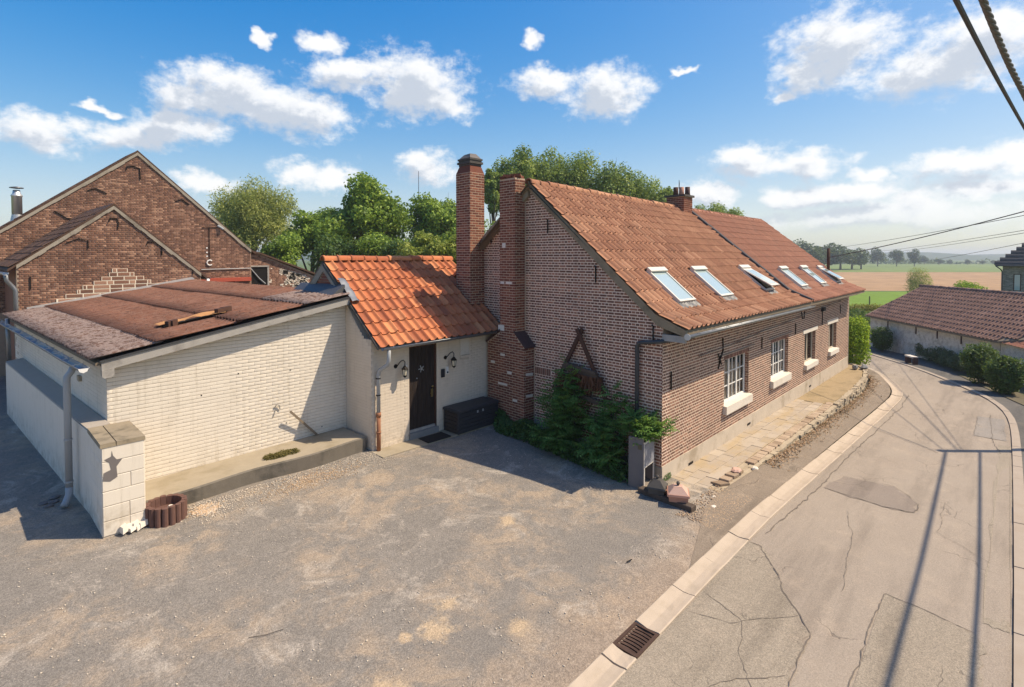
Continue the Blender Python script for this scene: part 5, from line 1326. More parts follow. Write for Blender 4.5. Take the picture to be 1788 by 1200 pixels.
mb = MB(); mb.box(-2.75, AV - .034, 1.91, -2.69, AV - .0301, 2.03); mb.build('screen', 'black_plastic', t_)
t_ = thing('letter_box', (-1.60, AV, 1.72), 'small black box on the wall right of the door, below the lantern', 'box')
mb = MB(); mb.box(-1.66, AV - .04, 1.64, -1.56, AV - .004, 1.84); mb.build('case', 'black_plastic', t_)
t_ = thing('bell_push', (-1.45, AV, 1.80), 'pale bell push with dark button right of the black wall box', 'doorbell')
mb = MB(); mb.box(-1.50, AV - .025, 1.70, -1.43, AV - .004, 1.88); mb.build('plate', 'white_frame', t_)
mb = MB(); mb.tube([(-1.465, AV - .035, 1.74), (-1.465, AV - .02, 1.74)], .024, 10); mb.build('button', 'black_plastic', t_)
mb = MB(); mb.cbox((-2.10, 4.70, .342), (.33, -.01, 0), (.01, .20, 0), (0, 0, .012), .006); tag(mb.build('door_mat', 'rubber_mat'), 'black ribbed door mat on the concrete before the annex door', 'door mat')
# storage chest
ch_ = thing('storage_chest', (-.95, 4.7, .33), 'black plastic storage chest with lid against the cream annex wall', 'chest')
c0, c1, d0, d1, z0 = -1.60, -.27, 4.43, 4.98, .335
mb = MB(); mb.box(c0 + .02, d0 + .02, z0, c1 - .02, d1 - .02, z0 + .50); mb.build('body', 'black_plastic', ch_)
for i in range(5):
    z = z0 + .02 + i * .095
    mb = MB(); mb.cbox(((c0 + c1) / 2, d0 + .013, z + .045), ((c1 - c0) / 2 - .04, 0, 0), (0, 0, .043), (0, -.012, 0), .006); mb.build('front_slat', 'dark_plastic', ch_)
    mb = MB(); mb.cbox((c0 + .013, (d0 + d1) / 2, z + .045), (0, -(d1 - d0) / 2 + .04, 0), (0, 0, .043), (-.012, 0, 0), .006); mb.build('side_slat', 'brown_plastic', ch_)
for (x, y) in ((c0 + .02, d0 + .02), (c1 - .02, d0 + .02), (c0 + .02, d1 - .02)):
    mb = MB(); mb.box(x - .02, y - .021, z0, x + .02, y + .02, z0 + .505); mb.build('corner_post', 'dark_plastic', ch_)
mb = MB(); mb.cbox(((c0 + c1) / 2, (d0 + d1) / 2, z0 + .545), ((c1 - c0) / 2 + .02, 0, 0), (0, (d1 - d0) / 2 + .02, 0), (0, 0, .035), .02); mb.build('lid', 'dark_plastic', ch_)
for x in (-.98, -.80):
    mb = MB(); mb.box(x - .02, d0 - .012, z0 + .41, x + .02, d0 + .0, z0 + .47); mb.build('clasp', 'pvc_grey', ch_)

# ------------------------------------------------------------------ cream shed with the corrugated roof
SV = 6.10; SU = -8.07; SB = 16.1; SKW = -.05
def su(u, v): return u + SKW * (v - 6.0)
def sroof(u, v): return 2.87 + .179 * (u - SKW * (v - 6.0) + 8.27)
shed = thing('cream_shed', (-6, 9, .4), 'cream-painted brick shed with a sagging rust-red corrugated roof', 'shed')
mb = MB(); mb.prism([(SU, SV, 0.1), (AX, SV, 0.1), (AX, SV, 3.55), (SU, SV, 2.74)], (0, .25, 0)); sw = mb.build('front_wall', 'joint_shed', shed)
def srow(a, b):
    lo = SU
    if b > 2.72: lo = SU + (b - 2.72) / .179 + .05
    return [(lo, AX - .004)]
rs_ = random.Random(5)
brick_wall(sw, (0, SV), (1, 0), srow, .46, 3.50, ch=.0685, L=.235, joint=.0075, perp=.0022, bond='running', mat='paint_shed', outward=(0, -1), proud=.006, seed=91, jit=.7)
mb = MB(); q = [(SU, SV + .251, .1), (su(SU, SB), SB, .1), (su(SU, SB), SB, 2.76), (SU, SV + .251, 2.76)]
mb.prism(q, (.25, 0, 0)); sl_ = mb.build('side_wall', 'joint_shed', shed)
ad = Vector((SKW, 1, 0)).normalized()
brick_wall(sl_, (SU - .0, SV), ad, lambda a, b: [(0.0, 10.0)], 1.66, 2.72, ch=.0685, L=.235, joint=.004, perp=.002, bond='running', mat='paint_shed', outward=(-1, 0), proud=.005, seed=92, jit=.4)
mb = MB(); mb.box(su(SU, 7.9) - .05, 7.86, 2.20, su(SU, 7.9) + .01, 8.06, 2.30); mb.build('air_vent', 'stone_old', shed)
mb = MB(); mb.box(SU + .3, SB - .3, .1, -4.0, SB - .05, 3.0); mb.build('rear_wall', 'joint_shed', shed)
# sheets
def sheet_mesh(ub0, ub1, w, nwave, mat, t, seed):
    rr = random.Random(seed); m = nwave * 6; V = []; F = []; nu = 3
    for j in range(nu + 1):
        for i in range(m + 1):
            y = w * i / m; z = .036 * math.sin(2 * math.pi * nwave * i / m) + rr.gauss(0, .0012)
            V.append((j / nu * (ub1 - ub0), y, z))
    for i in range(m + 1): V.append((0, w * i / m, V[i][2] - .012))
    for j in range(nu):
        for i in range(m): F.append((j * (m + 1) + i, (j + 1) * (m + 1) + i, (j + 1) * (m + 1) + i + 1, j * (m + 1) + i + 1))
    b = (nu + 1) * (m + 1)
    for i in range(m): F.append((i, i + 1, b + i + 1, b + i))
    return np_mesh('corrugated_sheet', V, F, np.full(len(V), t), mat)
sr = MB(); q = [(-8.24, 5.93), (AX - .05, 5.93), (AX - .05 + SKW * 10, SB), (-8.24 + SKW * 10, SB)]
sr.hexa([(x, y, sroof(x, y) - .10) for x, y in q] + [(x, y, sroof(x, y) - .045) for x, y in q]); sroofo = sr.build('roof', 'wood_grey', shed)
UB_ = [-8.33, -7.41, -6.04, -4.69, -3.62]; rr = random.Random(95)
for r in range(4):
    mats = ['sheet_moss', 'sheet_rust', 'sheet_rust', 'sheet_rust']
    vars_ = [sheet_mesh(0, UB_[r + 1] - UB_[r] + .14, 1.06, 7, mats[r], t_, 100 + r * 5 + i) for i, t_ in enumerate((.0, .5, 1.0))]
    extra = sheet_mesh(0, UB_[r + 1] - UB_[r] + .05, 1.06, 7, 'sheet_moss', .3, 140)
    v = 5.86; i = 0
    while v < SB - .2:
        o = bpy.data.objects.new('corrugated_sheet', extra if (r == 3 and v < 7.5) else rr.choice(vars_)); link(o, sroofo)
        u0 = UB_[r] + SKW * (v - 6)
        sl2 = math.atan(.179)
        o.location = (u0, v, sroof(u0, v) + .075 + rr.gauss(0, .004))
        o.rotation_euler = (rr.gauss(0, .004), -sl2 + .028, R(2.86))
        v += 1.02; i += 1
# torn opening with a curled orange board
tb = MB(); n = 26; V = []
for i in range(n + 1):
    t = i / n; u = -7.05 + 1.2 * t; wd = .40 + .05 * math.sin(t * 9) + (.05 if t > .8 else 0)
    for j in range(4):
        vv = 7.48 - wd * j / 3; V.append((u, vv, sroof(u, vv) + .13 + .015 * math.sin(t * 11 + j * .6) + .02 * (j == 3) * math.sin(t * 17)))
tb.add(V, [(i * 4 + j, i * 4 + j + 1, (i + 1) * 4 + j + 1, (i + 1) * 4 + j) for i in range(n) for j in range(3)])
tb.build('torn_board', 'wood_orange', sroofo)
for (u, v, s_) in ((-6.82, 7.12, .05), (-6.90, 7.14, .04), (-5.92, 7.22, .09), (-5.80, 7.26, .09)):
    mb = MB(); mb.obox((u, v - .08, sroof(u, v) + .14), (s_, .02, .01), (-.02, .05, 0), (0, .01, .055)); mb.build('debris', 'wood_rust', sroofo)
mb = MB(); mb.hexa([(-7.0, 7.0, sroof(-7, 7) + .115), (-5.8, 7.05, sroof(-5.8, 7.05) + .115), (-5.8, 7.2, sroof(-5.8, 7.2) + .115), (-7.0, 7.15, sroof(-7, 7.15) + .115), (-7.0, 7.0, sroof(-7, 7) + .121), (-5.8, 7.05, sroof(-5.8, 7.05) + .121), (-5.8, 7.2, sroof(-5.8, 7.2) + .121), (-7.0, 7.15, sroof(-7, 7.15) + .121)]); mb.build('opening', 'dark_void', sroofo)
# fascia boards under the front edge
mb = MB(); z = lambda u: sroof(u, 5.9)
mb.hexa([(-8.17, 5.86, z(-8.17) - .20), (AX - .02, 5.86, z(AX) - .19), (AX - .02, 5.92, z(AX) - .19), (-8.17, 5.92, z(-8.17) - .20), (-8.17, 5.86, z(-8.17) - .045), (AX - .02, 5.86, z(AX) - .045), (AX - .02, 5.92, z(AX) - .045), (-8.17, 5.92, z(-8.17) - .045)])
fb = mb.build('fascia', 'wood_fascia', shed)
mb = MB(); mb.hexa([(-8.19, 5.84, z(-8.19) - .045), (AX - .02, 5.84, z(AX) - .045), (AX - .02, 6.09, z(AX) - .045), (-8.19, 6.09, z(-8.19) - .045), (-8.19, 5.84, z(-8.19) - .025), (AX - .02, 5.84, z(AX) - .025), (AX - .02, 6.09, z(AX) - .025), (-8.19, 6.09, z(-8.19) - .025)]); mb.build('drip_edge', 'pipe_dark', fb)
mb = MB(); mb.prism([(-8.17, 5.845, 2.70), (-8.00, 5.845, 2.73), (-8.00, 5.845, 2.61), (-8.03, 5.845, 2.575), (-8.14, 5.845, 2.565), (-8.17, 5.845, 2.60)], (0, .10, 0)); mb.build('purlin_end', 'wood_fascia', fb)
# gutter on the low side, sagging slightly
mb = MB(); pts = [(su(-8.42, v), v, 2.78 - .018 * math.sin((v - 5.9) * .9) ** 2) for v in (5.78, 7.2, 8.6, 10.4, 12.5, 14.4, 16.0)]
for a_, b_ in zip(pts[:-1], pts[1:]): half_pipe(mb, a_, b_, .068)
sg = mb.build('gutter', 'zinc', shed, True)
mb = MB(); mb.prism([(-8.488 + 0, 5.775, 2.785), (-8.352, 5.775, 2.785), (-8.37, 5.775, 2.735), (-8.42, 5.775, 2.712), (-8.47, 5.775, 2.735)], (0, .008, 0)); mb.build('gutter_cap', 'white_frame', sg)
mb = MB()
for v in np.arange(6.2, 16, .8): mb.bar((su(-8.49, v), v, 2.79), (su(-8.34, v), v, 2.81), .02, .006)
mb.build('gutter_bracket', 'zinc', sg)
PV = 6.62; pu = su(-8.50, PV)
mb = MB(); mb.tube([(pu + .10, PV + .02, 2.72), (pu + .06, PV, 2.62), (pu, PV - .02, 2.54), (pu - .005, PV - .02, 2.45), (pu - .005, PV - .02, .62)], .052, 12); sp = mb.build('downpipe', 'pvc_grey', shed, True)
mb = MB(); mb.tube([(pu - .005, PV - .02, .64), (pu - .01, PV - .03, .52), (pu - .06, PV - .10, .42), (pu - .10, PV - .17, .385)], .056, 12); mb.build('outlet_shoe', 'pvc_grey', sp, True)
for zz_ in (1.45, .72):
    mb = MB(); mb.tube([(pu - .005, PV - .02, zz_), (pu - .005, PV - .02, zz_ + .03)], .060, 12); mb.build('pipe_clip', 'pvc_grey', sp)
mb = MB(); mb.tube([(su(-8.35, 14.9), 14.9, 2.9), (su(-8.33, 14.9), 14.9, 1.75)], .05, 10); mb.build('downpipe', 'zinc', shed, True)
# cable stub, holes and stains on the white wall
mb = MB(); mb.tube([(-5.25, SV - .02, 1.42), (-5.22, SV - .05, 1.50), (-5.16, SV - .05, 1.47), (-5.14, SV - .03, 1.38)], .012, 6); mb.tube([(-5.22, SV - .02, 1.40), (-5.28, SV - .02, 1.24)], .008, 6); mb.build('cable_stub', 'wood_fascia', shed)
for (u, z_) in ((-6.62, 1.95), (-5.95, 2.26), (-4.9, 2.17), (-5.0, 1.05), (-4.2, .78)):
    mb = MB(); mb.tube([(u, SV - .010, z_), (u, SV - .006, z_)], .014, 8); mb.build('bolt_hole', 'dark_void', shed)

# batten leaning on the wall
mb = MB(); mb.bar((-4.98, SV - .16, 1.32), (-4.30, SV - .06, .60), .045, .028, up=(0, 1, 0)); tag(mb.build('leaning_batten', 'wood_grey'), 'pale wooden batten leaning against the cream brick wall above the ledge', 'batten')
# concrete ledge along the wall
lg = thing('concrete_ledge', (-5.5, 5.6, .3), 'raised concrete ledge with dark edge along the cream brick wall', 'ledge')
mb = MB(); n = 16; V = []
for i in range(n + 1):
    u = -7.80 + (AX - .09 + 7.80) * i / n; vf = 5.20 - .10 * (i / n) ** 1.0 - .05 * math.sin(i * .7); zt = .57 + .07 * i / n
    V += [(u, vf, .1), (u, vf - .015, zt - .02), (u, vf + .02, zt), (u, SV, zt + .01), (u, SV, .1)]
F = [(i * 5 + j, (i + 1) * 5 + j, (i + 1) * 5 + j + 1, i * 5 + j + 1) for i in range(n) for j in range(2, 4)]
mb.add(V, F + [(0, 1, 2, 3, 4), tuple(n * 5 + j for j in (4, 3, 2, 1, 0))]); mb.build('top', 'platform_concrete', lg)
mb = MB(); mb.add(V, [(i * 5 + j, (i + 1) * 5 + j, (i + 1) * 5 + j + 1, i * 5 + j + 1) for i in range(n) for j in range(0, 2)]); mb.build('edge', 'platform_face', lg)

# ------------------------------------------------------------------ low wall with pier
low = thing('low_wall', (-8.2, 5.4, .33), 'cream low wall and square pier with mossy coping at the shed corner', 'wall')
mb = MB(); q = [(-8.36, 5.85), (SU - .008, 5.85), (su(SU, 14.7) - .008, 14.7), (-8.86, 14.7)]
mb.hexa([(x, y, .05) for x, y in q] + [(x, y, 1.72 + (.02 if x > -8.3 else 0)) for x, y in q]); mb.build('wall', 'paint_shed', low)
mb = MB(); mb.hexa([(x, y, 1.741) for x, y in q] + [(x + (.0), y, 1.755 + (.05 if i in (1, 2) else 0)) for i, (x, y) in enumerate(q)]); mb.build('ledge_top', 'concrete_tan', low)
mb = MB(); mb.box(-8.36, 4.83, .05, -7.82, 5.849, 1.70); pr = mb.build('pier', 'joint_annex', low)
rr = random.Random(111)
for r in range(6):
    z = .34 + r * .228; x = -8.362; i = 0
    while x < -7.83:
        w_ = min(-7.818 - x, rr.choice((.2, .34, .36, .54)))
        if -7.818 - (x + w_) < .08: w_ = -7.818 - x
        mb = MB(); mb.t = rr.random(); mb.cbox((x + w_ / 2, 4.832, z + .113), (w_ / 2 - .003, 0, rr.gauss(0, .002)), (0, 0, .110), (0, -.014, 0), .006); mb.build('block', 'paint_shed', pr); x += w_
for r in range(6):
    z = .34 + r * .228
    for (y0, y1) in ((4.83, 5.22), (5.22, 5.60), (5.60, 5.85)) if r % 2 else ((4.83, 5.02), (5.02, 5.42), (5.42, 5.85)):
        mb = MB(); mb.t = rr.random(); mb.cbox((-8.358, (y0 + y1) / 2, z + .113), (0, -(y1 - y0) / 2 + .001, 0), (0, 0, .1125), (-.010, 0, 0), .004); mb.build('block', 'paint_shed', pr)
        mb = MB(); mb.t = rr.random(); mb.cbox((-7.822, (y0 + y1) / 2, z + .113), (0, (y1 - y0) / 2 - .003, 0), (0, 0, .110), (.012, 0, 0), .006); mb.build('block', 'paint_shed', pr)
for (x0, x1) in ((-8.38, -8.18), (-8.175, -7.80)):
    mb = MB(); n = 6; mb.hexa([(x0, 4.81, 1.70), (x1, 4.81, 1.70), (x1, 5.86, 1.715), (x0, 5.86, 1.715), (x0 + .005, 4.815, 1.765), (x1 - .004, 4.815, 1.765), (x1 - .004, 5.855, 1.785), (x0 + .005, 5.855, 1.785)]); mb.build('coping_slab', 'coping_moss', pr)
for i in range(9):
    x = -8.12 + .03 * i + rr.gauss(0, .02); mb = MB(); mb.obox((x, 4.80 + rr.gauss(0, .02), .36 + rr.uniform(0, .05)), (rr.uniform(.03, .07), .02, .01), (-.01, .05, 0), (0, .01, rr.uniform(.02, .05))); mb.build('footing_stone', 'stone_white', pr)
for i in range(40):      # crumbled mortar edge under the coping
    x = -8.3 + .5 * rr.random(); mb_ = None
# cracked, blown patch of paint near the top of the pier
mb = MB(); P0 = [(-8.33, 1.50), (-8.27, 1.44), (-8.25, 1.33), (-8.34, 1.30), (-8.352, 1.18), (-8.26, 1.15), (-8.17, 1.20), (-8.18, 1.36), (-8.10, 1.47), (-8.17, 1.46), (-8.22, 1.54), (-8.235, 1.62), (-8.245, 1.53)]
mb.poly([(x, 4.8145, z_ + .02) for x, z_ in P0]); mb.build('blown_patch', 'concrete_grey', pr)
# round planter of palisades
pl = thing('round_planter', (-7.52, 4.88, .33), 'round planter of reddish concrete palisades at the foot of the pier', 'planter')
n = 17
for i in range(n):
    a0 = 2 * math.pi * i / n; c, s_ = math.cos(a0), math.sin(a0); r0 = .255
    mb = MB(); w_ = math.pi * r0 / n * .96
    V = []
    for z_ in (.25, .60 + rr.gauss(0, .004)):
        for (dr, dt) in ((-.035, -w_ * .86), (.02, -w_ * .98), (.04, -w_ * .5), (.045, 0), (.04, w_ * .5), (.02, w_ * .98), (-.035, w_ * .86)):
            V.append((-7.53 + (r0 + dr) * c - dt * s_, 4.86 + (r0 + dr) * s_ + dt * c, z_))
    m = 7; mb.add(V, [tuple(range(m))[::-1], tuple(range(m, 2 * m))] + [(j, (j + 1) % m, m + (j + 1) % m, m + j) for j in range(m)]); mb.build('palisade', 'palisade', pl)
mb = MB(); mb.lathe([(.225, .30), (.225, .46), (.1, .475), (.0, .48)], (-7.53, 4.86, 0), 18); mb.build('soil', 'palisade', pl)
mb = MB(); mb.lathe([(.03, .47), (.05, .50), (.03, .53)], (-7.47, 4.83, 0), 7); tag(mb.build('pale_pebble', 'stone_white'), 'pale pebble lying inside the round planter', 'pebble')
# ------------------------------------------------------------------ old brick barns behind the shed
def gable_barn(name, label, v, eaveL, apex, eaveR, depth, skw, mat, chh, seed, zb=0.2, over=.12, holes_=()):
    b = thing(name, ((eaveL[0] + eaveR[0]) / 2, v, zb), label, 'barn')
    mb = MB(); mb.prism([(eaveL[0], v, zb), (eaveR[0], v, zb), (eaveR[0], v, eaveR[1]), (apex[0], v, apex[1]), (eaveL[0], v, eaveL[1])], (0, .3, 0)); w = mb.build('gable_wall', 'mortar_barn', b)
    mL = (apex[1] - eaveL[1]) / (apex[0] - eaveL[0]); mR = (apex[1] - eaveR[1]) / (eaveR[0] - apex[0])
    def row(a, z):
        lo = eaveL[0] if z < eaveL[1] else eaveL[0] + (z - eaveL[1]) / mL
        hi = eaveR[0] if z < eaveR[1] else eaveR[0] - (z - eaveR[1]) / mR
        return cut([(lo + .02, hi - .02)], holes_, a, z)
    def tf(a, z, r):
        n_ = math.sin(a * 1.7 + z * 2.3) * .12 + math.sin(a * 5.1 - z * 3.7) * .08
        t = r.random() ** 1.6 + n_
        return .95 if r.random() < .035 else t * .85
    brick_wall(w, (0, v), (1, 0), row, 2.6, apex[1], ch=chh, L=.2, joint=.010, bond='english', mat=mat, outward=(0, -1), seed=seed, nmax=0, tintfn=tf, jit=.9)
    # side walls and roof planes
    mb = MB(); mb.box(eaveL[0], v + .301, zb, eaveL[0] + .3, v + depth, eaveL[1] - .05); mb.build('side_wall', 'brick_barn', b)
    mb = MB(); mb.box(eaveR[0] - .3, v + .301, zb, eaveR[0], v + depth, eaveR[1] - .05); mb.build('side_wall', 'brick_barn', b)
    rf = MB(); t = .07
    for (e, s) in ((eaveL, -1), (eaveR, 1)):
        x = e[0] + s * over * 1.6; z = e[1] - over * 1.6 * (mL if s < 0 else mR)
        q = [(x, v - .05, z), (apex[0], v - .05, apex[1] + .05), (apex[0] + skw * depth, v + depth, apex[1] + .05), (x + skw * depth, v + depth, z)]
        rf.hexa([(p[0], p[1], p[2] + .01) for p in q] + [(p[0], p[1], p[2] + .01 + t) for p in q])
    ro = rf.build('roof', 'tile_old', b)
    # rows of old tiles on the left slope
    M = []; T = []; r_ = random.Random(seed); Ls = math.hypot(apex[0] - eaveL[0], apex[1] - eaveL[1]) + .2; d = Vector((apex[0] - eaveL[0], 0, apex[1] - eaveL[1])).normalized()
    bV, bF = pantile(.24, .37, amp=.022, lift=.03, n=6)
    for i in range(int(Ls / .33)):
        for j in range(int(depth / .24)):
            p = Vector((eaveL[0], v - .02 + (j + .5) * .24, eaveL[1] + t + .03)) + d * (i * .33 - .2) + Vector((skw * j * .24, 0, 0)); M.append(frame(p, (0, -1, 0), d)); T.append(r_.random())
    pieces(ro, 'tile', 'tiling', bV, bF, M, T, 'tile_old', 0, True)
    # pale cement along both verges
    for (p, q) in ((eaveL, apex), (apex, eaveR)):
        n = 14; mb = MB(); rr_ = random.Random(seed + 3)
        for i in range(n):
            x0, z0 = p[0] + (q[0] - p[0]) * i / n, p[1] + (q[1] - p[1]) * i / n; x1, z1 = p[0] + (q[0] - p[0]) * (i + 1) / n, p[1] + (q[1] - p[1]) * (i + 1) / n
            h = .10 + rr_.gauss(0, .018)
            mb.hexa([(x0, v - .05, z0 - h * .8), (x1, v - .05, z1 - h * .8), (x1, v + .05, z1 - h * .8), (x0, v + .05, z0 - h * .8), (x0, v - .055, z0 + .045), (x1, v - .055, z1 + .045), (x1, v + .05, z1 + .045), (x0, v + .05, z0 + .045)])
        mb.build('verge', 'cement', ro)
    return b, w, ro
def iron_t(parent, pts, v, r=.02):
    mb = MB(); mb.tube([(x, v - .03, z) for x, z in pts], r, 6); mb.build('wall_anchor', 'iron', parent)
bb, bw, bro = gable_barn('large_barn', 'large old brown-brick barn with tall plain gable behind the shed', 21.0, (-10.6, 3.85), (-4.46, 8.80), (-.07, 4.86), 16, 0, 'brick_barn', .066, 201)
for pts in ([(-4.85, 8.1), (-4.83, 8.22), (-4.62, 8.27), (-4.4, 8.2), (-4.38, 7.75)], [(-6.1, 7.15), (-5.85, 7.26), (-5.5, 7.08)], [(-3.15, 6.95), (-2.9, 7.06), (-2.62, 6.85)], [(-7.1, 6.3), (-6.95, 6.2), (-6.75, 6.05), (-6.4, 6.02)]): iron_t(bw, pts, 21.0)
mb = MB(); mb.tube([(-1.85, 20.96, 5.9), (-1.85, 20.96, 4.4)], .015, 6); mb.tube([(-2.1, 20.96, 5.9), (-1.5, 20.96, 5.92)], .015, 6); mb.build('wall_cable', 'iron', bw)
mb = MB(); mb.tube([(-1.5, 20.97, 5.98), (-1.38, 20.9, 5.9), (-1.30, 20.85, 5.82)], .05, 8); mb.build('floodlight', 'pvc_grey', bw)
mb = MB(); mb.tube([(-1.85 + .12 * math.cos(a_ / 8 * 6.28), 20.96, 4.32 + .12 * math.sin(a_ / 8 * 6.28)) for a_ in range(1, 8)], .03, 6); mb.build('white_hook', 'white_frame', bw)
for z in (4.95, 4.75, 4.58): 
    mb = MB(); mb.box(-1.98, 20.975, z, -1.92, 20.998, z + .06); mb.build('white_mark', 'white_frame', bw)
mb = MB(); mb.tube([(-2.2, 20.95, 4.02), (-.1, 20.95, 4.05)], .02, 6); mb.build('conduit', 'pvc_grey', bw)
mb = MB(); mb.box(-2.6, 20.85, 3.46, -.12, 20.98, 3.60); mb.box(-2.6, 20.90, 3.60, -.12, 20.995, 3.63); mb.build('steel_beam', 'red_steel', bw)
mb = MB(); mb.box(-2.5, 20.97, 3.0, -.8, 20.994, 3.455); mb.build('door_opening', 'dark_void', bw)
fl_ = thing('steel_flue', (-8.1, 21.4, 5.6), 'shiny stainless steel flue with cowl rising through the large barn roof', 'flue')
mb = MB(); mb.lathe([(.26, -.15), (.20, .30), (.155, .55), (.155, .56)], (-8.1, 21.3, 5.55), 16); mb.build('flashing_cone', 'zinc_bright', fl_, True)
mb = MB(); mb.lathe([(.15, .50), (.15, 1.22), (.165, 1.23), (.165, 1.27), (.12, 1.33), (.10, 1.46), (.0, 1.46)], (-8.1, 21.3, 5.55), 18); mb.build('pipe', 'steel_flue', fl_, True)
mb = MB(); mb.lathe([(.0, 1.50), (.20, 1.53), (.20, 1.555), (.0, 1.60)], (-8.1, 21.3, 5.55), 16); mb.build('cowl', 'zinc', fl_, True)

def patch_hole(a, z): return []
sb, sbw, sbro = gable_barn('small_barn', 'lower brown-brick barn with gable and a patch of pale pointing above the shed roof', 16.2, (-8.50, 4.30), (-6.14, 6.20), (-3.62, 3.95), 4.75, -.02, 'brick_barn', .066, 211, holes_=((-7.36 + .0, -4.6, 3.0, 3.30),))
for pts in ([(-6.28, 5.72), (-6.24, 5.84), (-6.06, 5.84), (-6.02, 5.70), (-6.04, 5.5)], [(-7.35, 5.02), (-7.05, 5.16), (-6.82, 5.10), (-6.82, 4.85)], [(-5.25, 5.0), (-5.22, 5.10), (-5.0, 5.10), (-4.82, 4.92), (-4.82, 4.65)], [(-4.05, 4.42), (-3.88, 4.26), (-3.88, 3.95)], [(-8.20, 4.0), (-8.20, 3.62)]): iron_t(sbw, pts, 16.2, .016)
# stepped triangle of brick repointed in pale mortar
mb = MB(); V = []; rr = random.Random(215)
steps = [(3.06 + .13 * i, (-7.85, -7.62, -7.40, -7.12, -6.98, -6.70, -6.50, -6.30, -6.22)[i], (-4.35, -4.35, -4.40, -4.62, -4.85, -5.15, -5.35, -5.62, -5.80)[i]) for i in range(9)]
for (z, a0, a1) in steps: mb.box(a0, 16.168, z - .03, a1, 16.199, z + .105)
rp = mb.build('repointed_patch', 'lime_patch', sbw)
def prow(z0, z1):
    for (z, a0, a1) in steps:
        if z0 >= z - .035 and z1 <= z + .115: return [(a0 + .02, a1 - .02)]
    return []
M_ = []
for (z, a0, a1) in steps:
    brick_wall(rp, (0, 16.168), (1, 0), lambda q0, q1, a0=a0, a1=a1: [(a0 + .02, a1 - .02)], z - .02, z + .11, ch=.13, L=.34, joint=.030, bond='random', mat='brick_barn', outward=(0, -1), seed=int(z * 100), nmax=200, proud=.006)
# flashing and gutter bits where the shed roof meets this barn
mb = MB(); mb.hexa([(-8.3, 15.9, sroof(-8.3, 15.9) + .06), (-3.9, 15.9, sroof(-3.9, 15.9) + .06), (-3.9, 16.19, sroof(-3.9, 16.1) + .06), (-8.3, 16.19, sroof(-8.3, 16.1) + .06), (-8.3, 16.12, sroof(-8.3, 16) + .11), (-3.9, 16.12, sroof(-3.9, 16) + .11), (-3.9, 16.19, sroof(-3.9, 16) + .13), (-8.3, 16.19, sroof(-8.3, 16) + .13)]); mb.build('wall_flashing', 'zinc_bright', sbw)
mb = MB(); half_pipe(mb, (-3.42, 16.05, 3.82), (-3.36, 20.9, 3.80), .07); mb.build('gutter', 'zinc', sbro)
mb = MB(); mb.tube([(-3.42, 16.1, 3.76), (-3.45, 16.0, 3.66), (-3.75, 15.9, 3.56), (-3.95, 15.85, 3.54)], .06, 10); mb.build('downpipe', 'white_frame', sbro, True)
mb = MB(); half_pipe(mb, (-8.75, 15.9, 4.12), (-8.85, 20.9, 4.10), .07); mb.build('gutter', 'zinc_bright', sbro)
mb = MB(); mb.tube([(-8.74, 16.05, 4.08), (-8.72, 16.1, 3.9), (-8.58, 16.12, 3.70), (-8.53, 16.12, 3.6), (-8.53, 16.12, 1.9)], .055, 10); mb.build('downpipe', 'zinc', sbro, True)
# lean-to on the right of the large barn
ln = thing('lean_to', (1.5, 21.3, .3), 'brick lean-to with flaking whitewash and a dark glassless opening behind the orange roof', 'lean-to')
mb = MB()
OP = (-.08, .83, 3.16, 4.08)
mb.prism([(-.065, 21.4, .2), (3.3, 21.4, .2), (3.3, 21.4, 3.55), (.4, 21.4, 4.75), (-.065, 21.4, 4.85)], (0, .25, 0)); lnw = mb.build('front_wall', 'mortar_barn', ln)
def lrow2(a, z): return cut([(-.06, 3.3 if z < 3.5 else max(0.0, 3.3 - (z - 3.5) / .41))], [(OP[0], OP[1], OP[2], OP[3])], a, z)
brick_wall(lnw, (0, 21.4), (1, 0), lrow2, 2.6, 4.8, ch=.066, L=.2, joint=.01, bond='english', mat='brick_barn', outward=(0, -1), seed=221, nmax=0, tintfn=lambda a, z, r: r.random() * .9)
def white(a, z, r): return r.random()
rr = random.Random(223); M = []; T = []
for i in range(900):        # scabs of old whitewash
    a = rr.triangular(.85, 3.2, 1.9); z = rr.uniform(2.9, min(4.1, 4.15 - (a - .9) * .28))
    if math.sin(a * 3.1 + z * 2) + math.sin(a * 7 - z * 9) * .6 + rr.gauss(0, .5) < .1: continue
    w_, h_ = rr.uniform(.05, .16), rr.uniform(.03, .06)
    M.append([[w_, 0, 0, a], [0, .010, 0, 21.394], [0, 0, h_, z], [0, 0, 0, 1]]); T.append(rr.random())
pieces(lnw, 'whitewash', 'whitewash', UB[0], UB[1], M, T, 'paint_barn', 0)
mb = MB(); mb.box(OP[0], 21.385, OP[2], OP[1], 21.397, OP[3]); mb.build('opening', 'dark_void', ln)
mb = MB(); mb.box(OP[0] - .06, 21.36, OP[2] - .06, OP[0], 21.41, OP[3] + .04); mb.box(OP[1], 21.36, OP[2] - .06, OP[1] + .08, 21.41, OP[3] + .04); mb.box(OP[0] - .3, 21.34, OP[3] + .02, OP[1] + .08, 21.41, OP[3] + .08); mb.build('opening_frame', 'wood_fascia', ln)
mb = MB(); mb.tube([(OP[0] + .08, 21.35, OP[3]), (OP[0] + .5, 21.33, 3.55), (OP[1] - .12, 21.33, 3.28)], .025, 6); mb.build('hanging_bar', 'pvc_grey', ln)
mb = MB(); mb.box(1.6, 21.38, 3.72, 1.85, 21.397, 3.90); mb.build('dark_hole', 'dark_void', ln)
mb = MB(); q = [(-.1, 21.25, 4.84), (.5, 21.25, 4.70), (3.6, 21.25, 3.52), (3.6, 26, 3.52), (.5, 26, 4.70), (-.1, 26, 4.84)]
